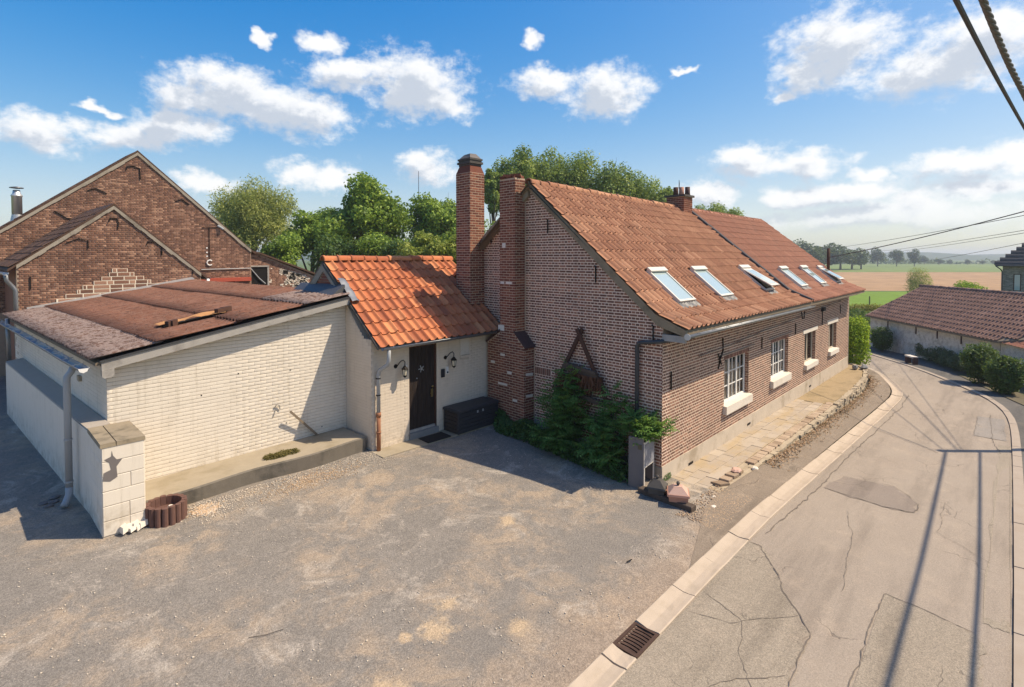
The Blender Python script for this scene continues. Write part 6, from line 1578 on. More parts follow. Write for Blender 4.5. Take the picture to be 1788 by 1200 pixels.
mb.hexa([q[1], q[2], q[3], q[4]] + [(p[0], p[1], p[2] + .08) for p in (q[1], q[2], q[3], q[4])]); mb.hexa([q[0], q[1], q[4], q[5]] + [(p[0], p[1], p[2] + .08) for p in (q[0], q[1], q[4], q[5])]); mb.build('roof', 'tile_old', ln)

# ------------------------------------------------------------------ whitewashed barn across the road
WA = Vector((30.2, 1.40, 0)); WB = Vector((22.05, -4.78, 0)); wd = (WB - WA).normalized(); wn = wd.cross(Vector((0, 0, 1)))
if wn.dot(Vector((-1, 1, 0))) < 0: wn = -wn
WLn = (WB - WA).length; WZ = -1.15
wb = thing('whitewashed_barn', (26, -2, WZ), 'long low whitewashed barn with brown tiled roof across the road', 'barn')
def wp(s, off, z): p = WA + wd * s + wn * off; return (p.x, p.y, z)
EZ = 0.96; RZ = 2.72; RO = -3.0
mb = MB(); mb.hexa([wp(0, 0, WZ - .3), wp(WLn, 0, WZ - .3), wp(WLn, -.3, WZ - .3), wp(0, -.3, WZ - .3), wp(0, 0, EZ), wp(WLn, 0, EZ), wp(WLn, -.3, EZ), wp(0, -.3, EZ)]); ww = mb.build('front_wall', 'joint_annex', wb)
brick_wall(ww, (WA.x, WA.y), wd, lambda a, b: [(0, WLn)], WZ, EZ - .02, ch=.068, L=.21, joint=.005, bond='running', mat='paint_barn', outward=wn, seed=301, nmax=0, proud=.006, jit=1.2)
mb = MB(); mb.prism([wp(-.0, -.301, WZ - .3), wp(0, -6, WZ - .3), wp(0, -6, EZ), wp(0, RO, RZ - .1), wp(0, -.301, EZ)], tuple(wd * .3)); mb.build('end_wall', 'paint_barn', wb)
def wroof(t, s, lift=0.0, lo=None):      # t 0 eave .. 1 ridge
    o_ = .28 + (RO - .28) * t; z = EZ - .10 + (RZ - EZ + .10) * t; return Vector(wp(s, o_, z + lift))
L0 = lambda t: -.1 + .55 * 0 * t; s_end = WLn + .15; s_ridge = WLn + 8.0
mb = MB(); q = [wroof(0, -.15), wroof(0, s_end), wroof(1, s_ridge), wroof(1, -.15)]
mb.hexa([p - Vector((0, 0, .08)) for p in q] + q); q = [Vector(wp(-.15, RO, RZ)), Vector(wp(s_ridge, RO, RZ)), Vector(wp(s_ridge, -6.3, EZ - .1)), Vector(wp(-.15, -6.3, EZ - .1))]; mb.hexa([p - Vector((0, 0, .08)) for p in q] + q); wr = mb.build('roof', 'wood_grey', wb)
M = []; T = []; rr = random.Random(305); LS = (wroof(1, 0) - wroof(0, 0)).length; nr = int(LS / .33)
bV, bF = pantile(.23, .38, amp=.056, lift=.024, n=8)
for r in range(nr):
    t = r / nr; s1 = s_end + (s_ridge - s_end) * t; nc = int((s1 + .15) / .23)
    for c in range(nc):
        s = s1 - (c + .5) * .23; p = wroof(t, s, .01); d = (wroof(1, s) - wroof(0, s)).normalized(); M.append(frame(p, -wd if (-wd).cross(d).z > 0 else wd, d)); T.append(min(.99, max(0, .45 + rr.gauss(0, .2))))
pieces(wr, 'tile', 'tiling', bV, bF, M, T, 'tile_barn', 0, True)
ridge_tiles(wr, wp(-.15, RO, RZ + .02), wp(s_ridge, RO, RZ + .02), .36, .11, 'tile_barn', 9)
for s in (1.9, 4.5, 6.2, 7.9):
    mb = MB(); mb.tube([wp(s, .03, EZ - .12), wp(s, .03, EZ - .62)], .028, 6); mb.build('wall_anchor', 'wood_rust', ww)
# the wall that runs on from the barn towards the road, with tile coping
cw = thing('coped_wall', (20.5, -5.6, WZ), 'whitewashed wall with clay tile coping joined to the barn corner', 'wall')
C0 = Vector((22.05, -4.80, 0)); C1 = Vector((15.5, -8.2, 0)); cdv = (C1 - C0).normalized(); cn = cdv.cross(Vector((0, 0, 1))); cn = cn if cn.dot(Vector((-1, 1, 0))) > 0 else -cn
CLn = (C1 - C0).length
P = lambda s, o_, z: tuple(C0 + cdv * s + cn * o_ + Vector((0, 0, z)))
mb = MB(); mb.hexa([P(0, .0, WZ - .2), P(CLn, 0, WZ - .2), P(CLn, -.3, WZ - .2), P(0, -.3, WZ - .2), P(0, 0, .82), P(CLn, 0, .82), P(CLn, -.3, .82), P(0, -.3, .82)]); cww = mb.build('wall', 'joint_annex', cw)
brick_wall(cww, (C0.x, C0.y), cdv, lambda a, b: [(0, CLn)], WZ, .80, ch=.068, L=.21, joint=.007, bond='running', mat='paint_barn', outward=cn, seed=311, nmax=0, proud=.008, jit=1.4)
M = []; T = []
for i in range(int(CLn / .23)):
    for j in range(2):
        p = Vector(P(.12 + i * .23, .16 - .26 * j, .80 + .10 * j)); d = (-cn + Vector((0, 0, .45))).normalized(); M.append(frame(p, -cdv if (-cdv).cross(d).z > 0 else cdv, d)); T.append(rr.random())
bV, bF = pantile(.23, .33, amp=.028, lift=.03, n=6); pieces(cww, 'coping_tile', 'coping', bV, bF, M, T, 'tile_house_far', 60, True)
mb = MB(); mb.prism([P(.15, -1.0, .3), P(4, -1.0, .3), P(4, -1.0, 1.9), P(2.2, -1.0, 1.9)], tuple(-cn * .3)); mb.build('rear_gable', 'paint_barn', cw)

# ------------------------------------------------------------------ grey brick house at the right edge
gh = thing('grey_house', (60, -4, -1.4), 'two-storey grey brick house with slate-dark roof at the edge of the field', 'house')
G0 = CAM[:2] + 50 * (FW + .922 * RT); gx = np.array([RT[0], RT[1]]) * .72 - FW * .70; gx /= np.linalg.norm(gx); gy = np.array([-gx[1], gx[0]])
if gy @ FW < 0: gy = -gy
_K = 1.45
P = lambda a, b_, z: (G0[0] + (gx[0] * a + gy[0] * b_) * _K, G0[1] + (gx[1] * a + gy[1] * b_) * _K, 3.85 + (z - 4.05) * _K)
mb = MB(); mb.hexa([P(0, 0, -1.6), P(9, 0, -1.6), P(9, 8, -1.6), P(0, 8, -1.6), P(0, 0, 4.05), P(9, 0, 4.05), P(9, 8, 4.05), P(0, 8, 4.05)]); gw_ = mb.build('wall', 'mortar_grey', gh)
hl = [(.75, 1.28, 1.38, 2.98), (.72, 1.25, -1.2, .02), (3.6, 4.95, .7, 2.6)]
brick_wall(gw_, tuple(G0), tuple(gx), lambda a, b: cut([(0, 13)], hl, a, b), -1.6, 3.8, ch=.075, L=.22, joint=.012, bond='running', mat='brick_grey', outward=tuple(-gy), seed=321, nmax=0)
for (a0, a1, z0, z1) in ((.52, .88, 2.35, 3.45), (.5, .86, .55, 1.4), (2.5, 3.4, 1.9, 3.2)):
    mb = MB(); mb.hexa([P(a0, -.012, z0), P(a1, -.012, z0), P(a1, .02, z0), P(a0, .02, z0), P(a0, -.012, z1), P(a1, -.012, z1), P(a1, .02, z1), P(a0, .02, z1)]); wn_ = mb.build('window', 'wood_rust', gh)
    mb = MB(); mb.hexa([P(a0 + .05, -.018, z0 + .05), P(a1 - .05, -.018, z0 + .05), P(a1 - .05, -.013, z0 + .05), P(a0 + .05, -.013, z0 + .05), P(a0 + .05, -.018, z1 - .05), P(a1 - .05, -.018, z1 - .05), P(a1 - .05, -.013, z1 - .05), P(a0 + .05, -.013, z1 - .05)]); mb.build('pane', 'skylight_glass', wn_)
    mb = MB(); mb.hexa([P(a0 - .08, -.06, z0 - .1), P(a1 + .08, -.06, z0 - .1), P(a1 + .08, .0, z0 - .1), P(a0 - .08, 0, z0 - .1), P(a0 - .08, -.06, z0 - .03), P(a1 + .08, -.06, z0 - .03), P(a1 + .08, 0, z0 - .02), P(a0 - .08, 0, z0 - .02)]); mb.build('sill', 'stone_white', wn_)
mb = MB(); mb.hexa([P(-.4, -.4, 4.0), P(9.4, -.4, 4.0), P(9.4, 8.4, 4.0), P(-.4, 8.4, 4.0), P(3.2, 3.9, 7.2), P(6.2, 3.9, 7.2), P(6.2, 4.1, 7.2), P(3.2, 4.1, 7.2)]); gr_ = mb.build('roof', 'roof_slate', gh)
M = []; T = []
for i in range(14):
    t = i / 14; n_ = 34
    for j in range(n_):
        a = -.4 + 3.6 * t + (9.8 - 6.8 * t) * (j + .5) / n_; p = Vector(P(a, -.4 + 4.3 * t, 4.03 + 3.2 * t)); X = Vector((gx[0], gx[1], 0)); d = Vector((gy[0] * 4.3, gy[1] * 4.3, 3.2)).normalized()
        M.append(frame(p, X if X.cross(d).z > 0 else -X, d)); T.append(rr.random())
V_ = [(-.21, 0, .012), (.21, 0, .012), (.21, .62, 0), (-.21, .62, 0), (-.21, 0, .0), (.21, 0, .0)]; pieces(gr_, 'slate', 'slating', V_, [(0, 1, 2, 3), (4, 5, 1, 0)], M, T, 'roof_slate', 0)
mb = MB(); mb.tube([P(-.35, -.42, 3.98), P(9.4, -.42, 3.98)], .07, 8); gt_ = mb.build('gutter', 'pipe_dark', gh)
mb = MB(); mb.tube([P(-.32, -.42, 3.95), P(-.1, -.2, 3.75), P(-.02, -.06, 3.6), P(-.02, -.06, -1.5)], .05, 8); mb.build('downpipe', 'pipe_dark', gh)
# ------------------------------------------------------------------ vegetation
def leaves(P, out, size, ar, rng, tint, droop=0.0, up=0.35):
    """diamond leaf faces at points P, roughly facing out"""
    n = len(P); N = out * 0.8 + rng.normal(size=(n, 3)) * 0.75 + np.array([0, 0, up]); N /= np.linalg.norm(N, axis=1)[:, None] + 1e-9
    A = rng.normal(size=(n, 3)) + np.array([0, 0, -droop]); T = A - (A * N).sum(1)[:, None] * N; T /= np.linalg.norm(T, axis=1)[:, None] + 1e-9
    B = np.cross(N, T); s = size * rng.uniform(.65, 1.35, n)[:, None]
    bend = N * s * .12
    V = np.stack([P - T * s, P - B * s * ar - bend * 0, P + T * s - bend, P + B * s * ar], 1).reshape(-1, 3)
    F = np.arange(n * 4).reshape(-1, 4)
    return V, F, np.repeat(np.clip(tint, 0.001, .999), 4)
def lump_points(lumps, n, rng, shell=.55):
    L = np.array([l[:6] for l in lumps]); w = L[:, 3] * L[:, 4] + L[:, 4] * L[:, 5] + L[:, 3] * L[:, 5]; idx = rng.choice(len(L), n, p=w / w.sum())
    d = rng.normal(size=(n, 3)); d /= np.linalg.norm(d, axis=1)[:, None]
    r = shell + (1 - shell) * rng.random(n) ** .6; r *= 1 + rng.normal(size=n) * .07
    P = L[idx, :3] + d * L[idx, 3:6] * r[:, None]
    return P, d, idx
def crown_mesh(name, lumps, n, size, ar, mat, seed, shell=.5, droop=0.0, up=.35, spread=.22):
    rng = np.random.default_rng(seed); P, d, idx = lump_points(lumps, n, rng, shell)
    lt = rng.normal(size=len(lumps)) * .11
    hi = np.array([l[2] + l[5] for l in lumps]).max(); lo = np.array([l[2] - l[5] for l in lumps]).min()
    tint = .45 + lt[idx] + rng.normal(size=n) * spread
    V, F, T = leaves(P, d, size, ar, rng, tint, droop, up)
    return np_mesh(name, V, F, T, mat)
def crown_lumps(c, rx, ry, rz, n, lr, rng, flat=1.0, bottom=-.75):
    out = []
    for i in range(n):
        while True:
            d = np.array([rng.gauss(0, 1) for _ in range(3)]); d /= np.linalg.norm(d)
            if d[2] > bottom: break
        q = rng.uniform(.45, .82) if i > n // 5 else rng.uniform(.1, .4)
        r = lr * rng.uniform(.75, 1.3)
        out.append((c[0] + d[0] * rx * q, c[1] + d[1] * ry * q, c[2] + d[2] * rz * q, r, r, r * flat))
    return out
def tree(name, label, base, c, rx, rz, n, size, mat, seed, nl=26, lr=None, ar=.5, flat=.85, trunk_r=.22, droop=0.0, cat='tree', group=None, shell=.45, limbs=9, bottom=-.75, up=.35):
    rng = random.Random(seed); t = thing(name, base, label, cat, group); lr = lr or rx * .36
    L = crown_lumps(c, rx, rx, rz, nl, lr, rng, flat, bottom)
    link(bpy.data.objects.new('crown', crown_mesh('crown', L, n, size, ar, mat, seed, shell, droop, up)), t)
    mb = MB(); b = Vector(base); top = Vector((c[0], c[1], c[2] + rz * .35))
    pts = [b + (top - b) * q + Vector((rng.gauss(0, .08), rng.gauss(0, .08), 0)) * q for q in (0, .25, .5, .75, 1)]
    mb.tube(pts, [trunk_r, trunk_r * .85, trunk_r * .65, trunk_r * .4, trunk_r * .15], 8)
    for l in rng.sample(L, min(limbs, len(L))):
        q = rng.uniform(.3, .7); s = b + (top - b) * q; e = Vector(l[:3]); m = (s + e) / 2 + Vector((0, 0, .25))
        mb.tube([s, m, e], [trunk_r * .45 * (1.1 - q), trunk_r * .3, trunk_r * .08], 6)
        for k_ in range(3):
            e2 = e + Vector([rng.gauss(0, l[3] * .6) for _ in range(3)]); mb.tube([m + (e - m) * .5, (m + e2) / 2, e2], [trunk_r * .18, trunk_r * .12, trunk_r * .04], 5)
    mb.build('trunk', 'bark', t); return t
def at(px, py, depth):
    """point ahead of the viewpoint at a depth, from an offset seen in the picture plane"""
    x, y, _ = ct(depth, (px - 894) / 930 * depth); return (x, y, 4.6 + (448 - py) / 930 * depth)
def gb(px, depth, z): x, y, _ = ct(depth, (px - 894) / 930 * depth); return (x, y, z)

tree('willow_tree', 'broad rounded willow with grey-green leaves beside the barn gable', gb(446, 46, .2), at(444, 385, 46), 3.75, 3.7, 38000, .12, 'leaf_willow', 11, nl=60, lr=1.25, ar=.30, droop=.8, trunk_r=.3, shell=.3)
tree('leafy_tree', 'tall leafy green tree left of centre behind the orange annex roof', gb(625, 41, .2), at(632, 385, 41), 3.9, 3.55, 22000, .14, 'leaf_maple', 12, nl=36, lr=1.15, ar=.55, shell=.25, trunk_r=.2, limbs=14)
tree('leafy_tree', 'leafy green tree next to the tall brick chimney', gb(768, 44, .2), at(768, 395, 44), 3.0, 3.5, 16000, .14, 'leaf_maple', 13, nl=28, lr=1.05, ar=.55, shell=.25, trunk_r=.18, limbs=12)
tree('leafy_tree', 'lower dark-green tree between the willow and the tall leafy tree', gb(545, 39, .2), at(548, 412, 39), 2.5, 2.2, 11000, .13, 'leaf_maple', 14, nl=20, lr=.95, ar=.55, shell=.3)
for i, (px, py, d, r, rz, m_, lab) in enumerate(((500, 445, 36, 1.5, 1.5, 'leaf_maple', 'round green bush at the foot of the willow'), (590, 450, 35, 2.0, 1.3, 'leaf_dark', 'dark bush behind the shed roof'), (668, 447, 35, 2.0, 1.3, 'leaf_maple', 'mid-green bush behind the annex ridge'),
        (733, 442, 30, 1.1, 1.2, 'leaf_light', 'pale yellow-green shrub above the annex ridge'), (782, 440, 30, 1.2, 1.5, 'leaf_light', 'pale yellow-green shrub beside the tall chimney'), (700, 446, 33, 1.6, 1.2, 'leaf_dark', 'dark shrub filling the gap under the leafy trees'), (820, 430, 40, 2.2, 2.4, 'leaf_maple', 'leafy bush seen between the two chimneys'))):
    tree('bush', lab, gb(px, d, .2), at(px, py, d), r, rz, 6000, .10, m_, 20 + i, nl=14, lr=r * .45, cat='bush', trunk_r=.08, shell=.3, limbs=4)
PO = [(862, 330, 44, 1.1, 2.2, 'slim tree seen between the two brick chimneys'), (905, 324, 48, 2.5, 3.6, 'leftmost tall poplar rising over the house ridge'), (952, 322, 50, 3.2, 4.0, 'tall poplar second from the buttress chimney over the ridge'), (1005, 330, 51, 3.3, 4.2, 'tall poplar third from the buttress chimney over the ridge'), (1062, 350, 50, 3.2, 3.8, 'poplar with rounded top in the middle of the row over the ridge'), (1112, 358, 51, 2.9, 3.5, 'poplar near the right end of the row over the ridge'), (1152, 370, 50, 1.7, 2.7, 'lowest poplar just left of the ridge chimney stack')]
for i, (px, py, d, r, rz, lab) in enumerate(PO):
    tree('poplar_tree', lab, gb(px, d, .2), at(px, py, d), r, rz, 17000, .11, 'leaf_poplar', 40 + i, nl=44, lr=r * .30, flat=1.25, ar=.6, trunk_r=.16, shell=.25, group='poplars behind the house', limbs=12, bottom=-1, up=.6)
tree('small_tree', 'feathery small tree right of the ridge chimney stack', gb(1250, 56, -1), at(1250, 375, 56), 2.5, 1.5, 7000, .12, 'leaf_poplar', 60, nl=16, lr=.8, ar=.4, shell=.2, trunk_r=.12, limbs=10)
# far trees: three kinds of crown shared by all
def far_proto(seed, flat):
    rng = random.Random(seed); L = crown_lumps((0, 0, .55), .40, .40, .40, 16, .17, rng, flat, -1); return crown_mesh('crown', L, 2200, .035, .6, 'leaf_far', seed, .4)
protos = [far_proto(70 + i, f) for i, f in enumerate((.9, 1.2, 1.0))]
mbt = MB(); mbt.tube([(0, 0, 0), (0, 0, .5)], [.03, .015], 6); ft = mbt.mesh('trunk', 'bark')
FT = [(1388, 424, 250, 'leftmost'), (1404, 421, 240, 'second'), (1424, 424, 250, 'third'), (1447, 425, 245, 'fourth'), (1468, 427, 250, 'fifth'), (1488, 431, 255, 'sixth'), (1504, 433, 260, 'last'), (1533, 433, 330, 'a'), (1566, 432, 330, 'b'), (1597, 434, 330, 'c'), (1614, 446, 420, 'd'), (1640, 451, 400, 'e'), (1659, 453, 400, 'f'), (1690, 453, 400, 'g'), (1716, 454, 410, 'h'), (1735, 455, 420, 'i')]
nm = {'leftmost': 'dark far tree at the left end of the wood beyond the field', 'second': 'tallest far tree in the wood beyond the field', 'third': 'far tree third from the left in the wood beyond the field', 'fourth': 'far tree in the middle of the wood beyond the field', 'fifth': 'far tree fifth from the left in the wood beyond the field', 'sixth': 'far tree next to last in the wood beyond the field', 'last': 'lower far tree at the right end of the wood beyond the field', 'a': 'left one of three separate far trees on the horizon', 'b': 'middle one of three separate far trees on the horizon', 'c': 'right one of three separate far trees on the horizon', 'd': 'small hazy tree right of the three separate far trees', 'e': 'first of the small round trees at the green field edge', 'f': 'second of the small round trees at the green field edge', 'g': 'third of the small round trees at the green field edge', 'h': 'fourth of the small round trees at the green field edge', 'i': 'last of the small round trees at the green field edge'}
rr = random.Random(77)
for i, (px, py, d, k_) in enumerate(FT):
    b = gb(px, d, -1.6); h = (4.6 + (448 - py) / 930 * d) + 1.6; h = max(h, 3.5); wdt = {'a': .95, 'b': .8, 'c': .8}.get(k_, 1.5 if k_ in 'leftmostsecondthirdfourthfifthsixth' and len(k_) > 1 else 1.3)
    t = thing('far_tree', b, nm[k_], 'tree', 'trees beyond the fields')
    for me in (protos[i % 3], ft):
        o = bpy.data.objects.new(me.name.split('.')[0], me); COL.objects.link(o); o.parent = t; o.scale = (h * wdt, h * wdt, h); o.rotation_euler = (0, 0, rr.uniform(0, 6))
rng = np.random.default_rng(88); n = 2600; t = rng.random(n); lumps = []
P = np.array([ct(430 + 60 * rng.random(), -60 + 600 * x, 0) for x in t]); P[:, 2] = -1.6 + rng.random(n) * (3 + 2.2 * np.sin(t * 40) + 2.0 * np.sin(t * 13 + 1)); V, F, T = leaves(P, np.tile([0, 0, .5], (n, 1)), 1.5, .7, rng, rng.random(n))
kind(link(bpy.data.objects.new('distant_woodland', np_mesh('distant_woodland', V, F, T, 'leaf_far'))), 'stuff')
tag(bpy.data.objects['distant_woodland'], 'low hazy belt of woodland along the horizon', 'woodland')

# shrubs and hedges near the road bend
def shrub(name, label, c, r, n, size, mat, seed, cat='shrub', group=None, lr=.45, ar=.5, nl=16, flat=.9, up=.4):
    rng = random.Random(seed); t = thing(name, (c[0], c[1], c[2] - r[2]), label, cat, group)
    L = [(c[0], c[1], c[2], r[0] * .78, r[1] * .78, r[2] * .86)] * 3
    for i in range(nl):
        d = np.array([rng.gauss(0, 1) for _ in range(3)]); d /= np.linalg.norm(d); q = .62
        k_ = rng.uniform(.7, 1.2) * lr; L.append((c[0] + d[0] * r[0] * q, c[1] + d[1] * r[1] * q, c[2] + d[2] * r[2] * q, r[0] * k_, r[1] * k_, r[2] * k_))
    link(bpy.data.objects.new('foliage', crown_mesh('foliage', L, n, size, ar, mat, seed, .72, 0, up)), t)
    mb = MB()
    for k_ in range(4):
        a_ = k_ * 1.57; mb.tube([(c[0] + .05 * math.cos(a_), c[1] + .05 * math.sin(a_), c[2] - r[2]), (c[0] + r[0] * .4 * math.cos(a_), c[1] + r[1] * .4 * math.sin(a_), c[2] + r[2] * .2)], [.025, .01], 5)
    mb.build('stem', 'bark', t); return t
shrub('hedge', 'bright yellow-green clipped hedge at the far end of the brick house', (18.35, .25, .62), (.95, .95, 1.28), 12000, .05, 'leaf_hedge', 101, 'hedge', lr=.42)
c = at(1503, 560, 36); shrub('hedge', 'dark green hedge behind the bright hedge', (c[0], c[1], c[2] - .1), (1.6, 1.2, 1.0), 6000, .06, 'leaf_dark', 102, 'hedge')
kind(tag(link(bpy.data.objects.new('tall_grass', crown_mesh('tall_grass', [(*at(1492 + 6 * i, 536, 46)[:2], .05, .8, .8, .45) for i in range(8)], 4000, .10, .25, 'leaf_yellow', 103, .3, up=1.0))), 'yellowed tall grass behind the dark hedge', 'grass'), 'stuff')
def rb(px, py, d=None):
    z = -.6
    for _ in range(30):
        r_ = 930 * (4.6 - z) / (py - 448); x, y, _z = ct(r_, (px - 894) / 930 * r_); z = zroad(x) + .05
    return x, y, z
x, y, z = rb(1543, 614); shrub('clipped_shrub', 'dark rounded shrub at the left end of the whitewashed barn wall', (x, y, z + .75), (.66, .66, .78), 5000, .045, 'leaf_dark', 104)
x, y, z = rb(1713, 672); shrub('round_shrub', 'large dark shrub with yellow-green tips before the barn corner', (x + .3, y - .1, z + .85), (.76, .76, .86), 7000, .05, 'leaf_dark', 105)
x, y, z = rb(1757, 690); shrub('round_shrub', 'round shrub nearest the road under the coped wall', (x + .2, y - .1, z + .72), (.66, .66, .74), 6000, .05, 'leaf_dark', 106)
A_ = rb(1564, 609); B_ = rb(1690, 655); LAB = ['first', 'second', 'third', 'fourth', 'fifth', 'sixth', 'seventh', 'eighth', 'ninth', 'tenth']
for i in range(10):
    t = i / 9; x = A_[0] + (B_[0] - A_[0]) * t + .15; y = A_[1] + (B_[1] - A_[1]) * t - .15; z = A_[2] + (B_[2] - A_[2]) * t
    shrub('grey_shrub', 'low grey-green shrub, %s from the left along the whitewashed barn wall' % LAB[i], (x, y, z + .40 + .06 * math.sin(i * 2.3)), (.58, .46, .44), 2200, .05, 'leaf_grey', 110 + i, group='grey shrubs along the barn', ar=.3, up=.7)
c = at(1608, 492, 62); shrub('pollard_willow', 'feathery pollard willow behind the whitewashed barn roof', (c[0], c[1], c[2] - .1), (1.45, 1.45, 1.75), 9000, .075, 'leaf_willow', 131, 'tree', ar=.25, lr=.5, up=1.0)
c = at(1690, 520, 50); shrub('dome_bush', 'bright green domed bush behind the whitewashed barn ridge', (c[0], c[1], c[2] + .25), (1.85, 1.6, 1.35), 8000, .08, 'leaf_hedge', 132, 'bush')
x, y, z = rb(1590, 634)
bn = thing('stone_bench', (x, y, z), 'small stone slab bench on a brick foot at the pavement edge', 'bench')
dv = (WB - WA).normalized(); nv = Vector((-dv.y, dv.x, 0))
mb = MB(); mb.obox((x - .25, y - .15, z + .36), dv * .32, nv * .14, (0, 0, .035)); mb.build('slab', 'stone_white', bn)
mb = MB(); mb.obox((x - .05, y, z + .18), dv * .09, nv * .10, (0, 0, .18)); mb.build('foot', 'brick_tile_dark', bn)
mb = MB(); mb.obox((x - .50, y - .34, z + .18), dv * .06, nv * .10, (0, 0, .18)); mb.build('foot', 'brick_tile_dark', bn)

# --- saplings with feathery compound leaves against the gable
def frond(V, F, T, o, d, L, rng, tint, nleaf=13, lw=.020, ll=.082, sag=.5):
    d = Vector(d).normalized(); side = d.cross(Vector((0, 0, 1)))
    if side.length < .1: side = Vector((1, 0, 0))
    side.normalize(); p = Vector(o); step = L / (nleaf // 2 + 1); dd = d.copy()
    for i in range(nleaf // 2 + 1):
        dd = (dd + Vector((0, 0, -sag * step))).normalized(); p = p + dd * step; k_ = .6 + .55 * math.sin(math.pi * (i + .7) / (nleaf // 2 + 1.5))
        for s in ((-1, 1) if i < nleaf // 2 else (0,)):
            ax = (side * s * .85 + dd * .55 + Vector((0, 0, -.22 + rng.gauss(0, .12)))).normalized() if s else dd
            up = (dd.cross(side)); 
            if up.z < 0: up = -up
            w = ax.cross(up).normalized() * lw * k_; e = p + ax * ll * k_ ; m = p + ax * ll * k_ * .45 + up * .006
            b = len(V); V += [tuple(p), tuple(m - w), tuple(e + Vector((0, 0, -.012))), tuple(m + w)]; F.append((b, b + 1, b + 2, b + 3)); T += [min(.99, max(0, tint + rng.gauss(0, .10)))] * 4
def sapling(name, label, stems, nf, L, seed, mat='leaf_sapling'):
    rng = random.Random(seed); base = stems[0][0]; t = thing(name, base, label, 'shrub'); V = []; F = []; T = []; mb = MB()
    for st in stems: mb.tube(st, [.018 - .013 * i / (len(st) - 1) for i in range(len(st))], 6)
    for i in range(nf):
        st = rng.choice(stems); q = rng.random() ** .75 * (len(st) - 1); k_ = int(min(q, len(st) - 1.001)); f = q - k_
        o = Vector(st[k_]) * (1 - f) + Vector(st[k_ + 1]) * f; an = rng.uniform(0, 6.283); el = rng.uniform(-.1, .8)
        d = Vector((math.cos(an) * math.cos(el) - .25, math.sin(an) * math.cos(el), math.sin(el)))
        frond(V, F, T, o, d, L * rng.uniform(.7, 1.25), rng, .42 + rng.gauss(0, .14) + .12 * f)
    mb.build('stem', 'bark', t)
    link(bpy.data.objects.new('foliage', np_mesh('foliage', V, F, T, mat)), t)
def stemset(bu, bv, bz, tops, wob, seed):
    rng = random.Random(seed); out = []
    for (u, v, z) in tops:
        n = 5; out.append([(bu + (u - bu) * i / n + rng.gauss(0, wob) * (0 < i < n), bv + (v - bv) * i / n + rng.gauss(0, wob) * (0 < i < n), bz + (z - bz) * i / n) for i in range(n + 1)])
    return out
sapling('sapling', 'tall bright-green sapling with feathery leaves before the shaded gable', stemset(-.20, 2.25, .15, [(-.18, 2.30, 2.15), (-.35, 2.55, 1.75), (-.5, 2.15, 1.45), (-.25, 2.75, 1.35), (-.62, 2.35, .95), (-.4, 1.9, 1.2), (-.3, 2.0, 1.6), (-.75, 2.1, .6), (-.7, 2.6, .6), (-.2, 2.15, 1.9)], .03, 3), 640, .40, 141)
sapling('sapling', 'shorter feathery green sapling beside the concrete planter pillar', stemset(-.25, 1.15, .08, [(-.15, 1.10, 1.75), (-.2, .85, 1.55), (-.45, 1.35, 1.15), (-.6, 1.0, .8), (-.4, .8, 1.0), (-.7, 1.4, .55), (-.3, 1.55, 1.1), (-.65, .75, .55)], .03, 4), 500, .36, 142)
sapling('planter_plant', 'feathery green plant spilling from the concrete planter pillar', stemset(-.33, .22, .95, [(-.5, .45, 1.25), (-.15, .25, 1.30), (.02, .02, 1.22), (-.3, .5, 1.35), (-.1, -.1, 1.12)], .02, 5), 190, .32, 143)
# ivy-like ground cover along the foot of the gable
rng = np.random.default_rng(151); n = 9000; t = rng.random(n)
cv = np.interp(t, [0, .35, .7, 1], [4.45, 3.2, 1.9, .55]); cu = np.interp(t, [0, .15, .35, .7, 1], [-.10, -.42, -.32, -.35, -.45]); hw = np.interp(t, [0, .1, .4, .8, 1], [.08, .30, .32, .30, .22])
off = rng.uniform(-1, 1, n); P = np.c_[cu + off * hw, cv + rng.normal(size=n) * .1, np.zeros(n)]; gz_ = .066 * np.clip(P[:, 1], 0, 5)
P[:, 2] = gz_ + .02 + rng.random(n) ** .6 * .36 * np.sqrt(np.clip(1 - off ** 2, 0, 1)) * (.8 + .3 * np.sin(P[:, 1] * 6))
V, F, T = leaves(P, np.c_[-np.ones(n) * .4, -np.ones(n) * .2, np.ones(n) * .5], .055, .42, rng, .4 + rng.normal(size=n) * .22)
kind(tag(link(bpy.data.objects.new('ground_cover', np_mesh('ground_cover', V, F, T, 'leaf_cover'))), 'dark leafy ground cover along the foot of the gable', 'ground cover'), 'stuff')
# moss tuft on the ledge
kind(tag(link(bpy.data.objects.new('moss_tuft', crown_mesh('moss_tuft', [(-5.60 + .09 * i, 5.50 - .03 * (i % 3), .635, .13, .12, .06) for i in range(6)], 2600, .022, .35, 'leaf_moss', 161, .3, up=1.0))), 'olive moss tuft growing on the concrete ledge', 'moss'), 'stuff')
rng = np.random.default_rng(163)
P = np.c_[rng.uniform(-.02, .35, 90), rng.uniform(-.06, .0, 90), rng.uniform(.0, .12, 90)]; V, F, T = leaves(P, np.tile([0, -.3, .8], (90, 1)), .035, .2, rng, rng.random(90), up=1)
kind(tag(link(bpy.data.objects.new('weeds', np_mesh('weeds', V, F, T, 'leaf_cover'))), 'thin weeds at the house corner by the path', 'weeds'), 'stuff')
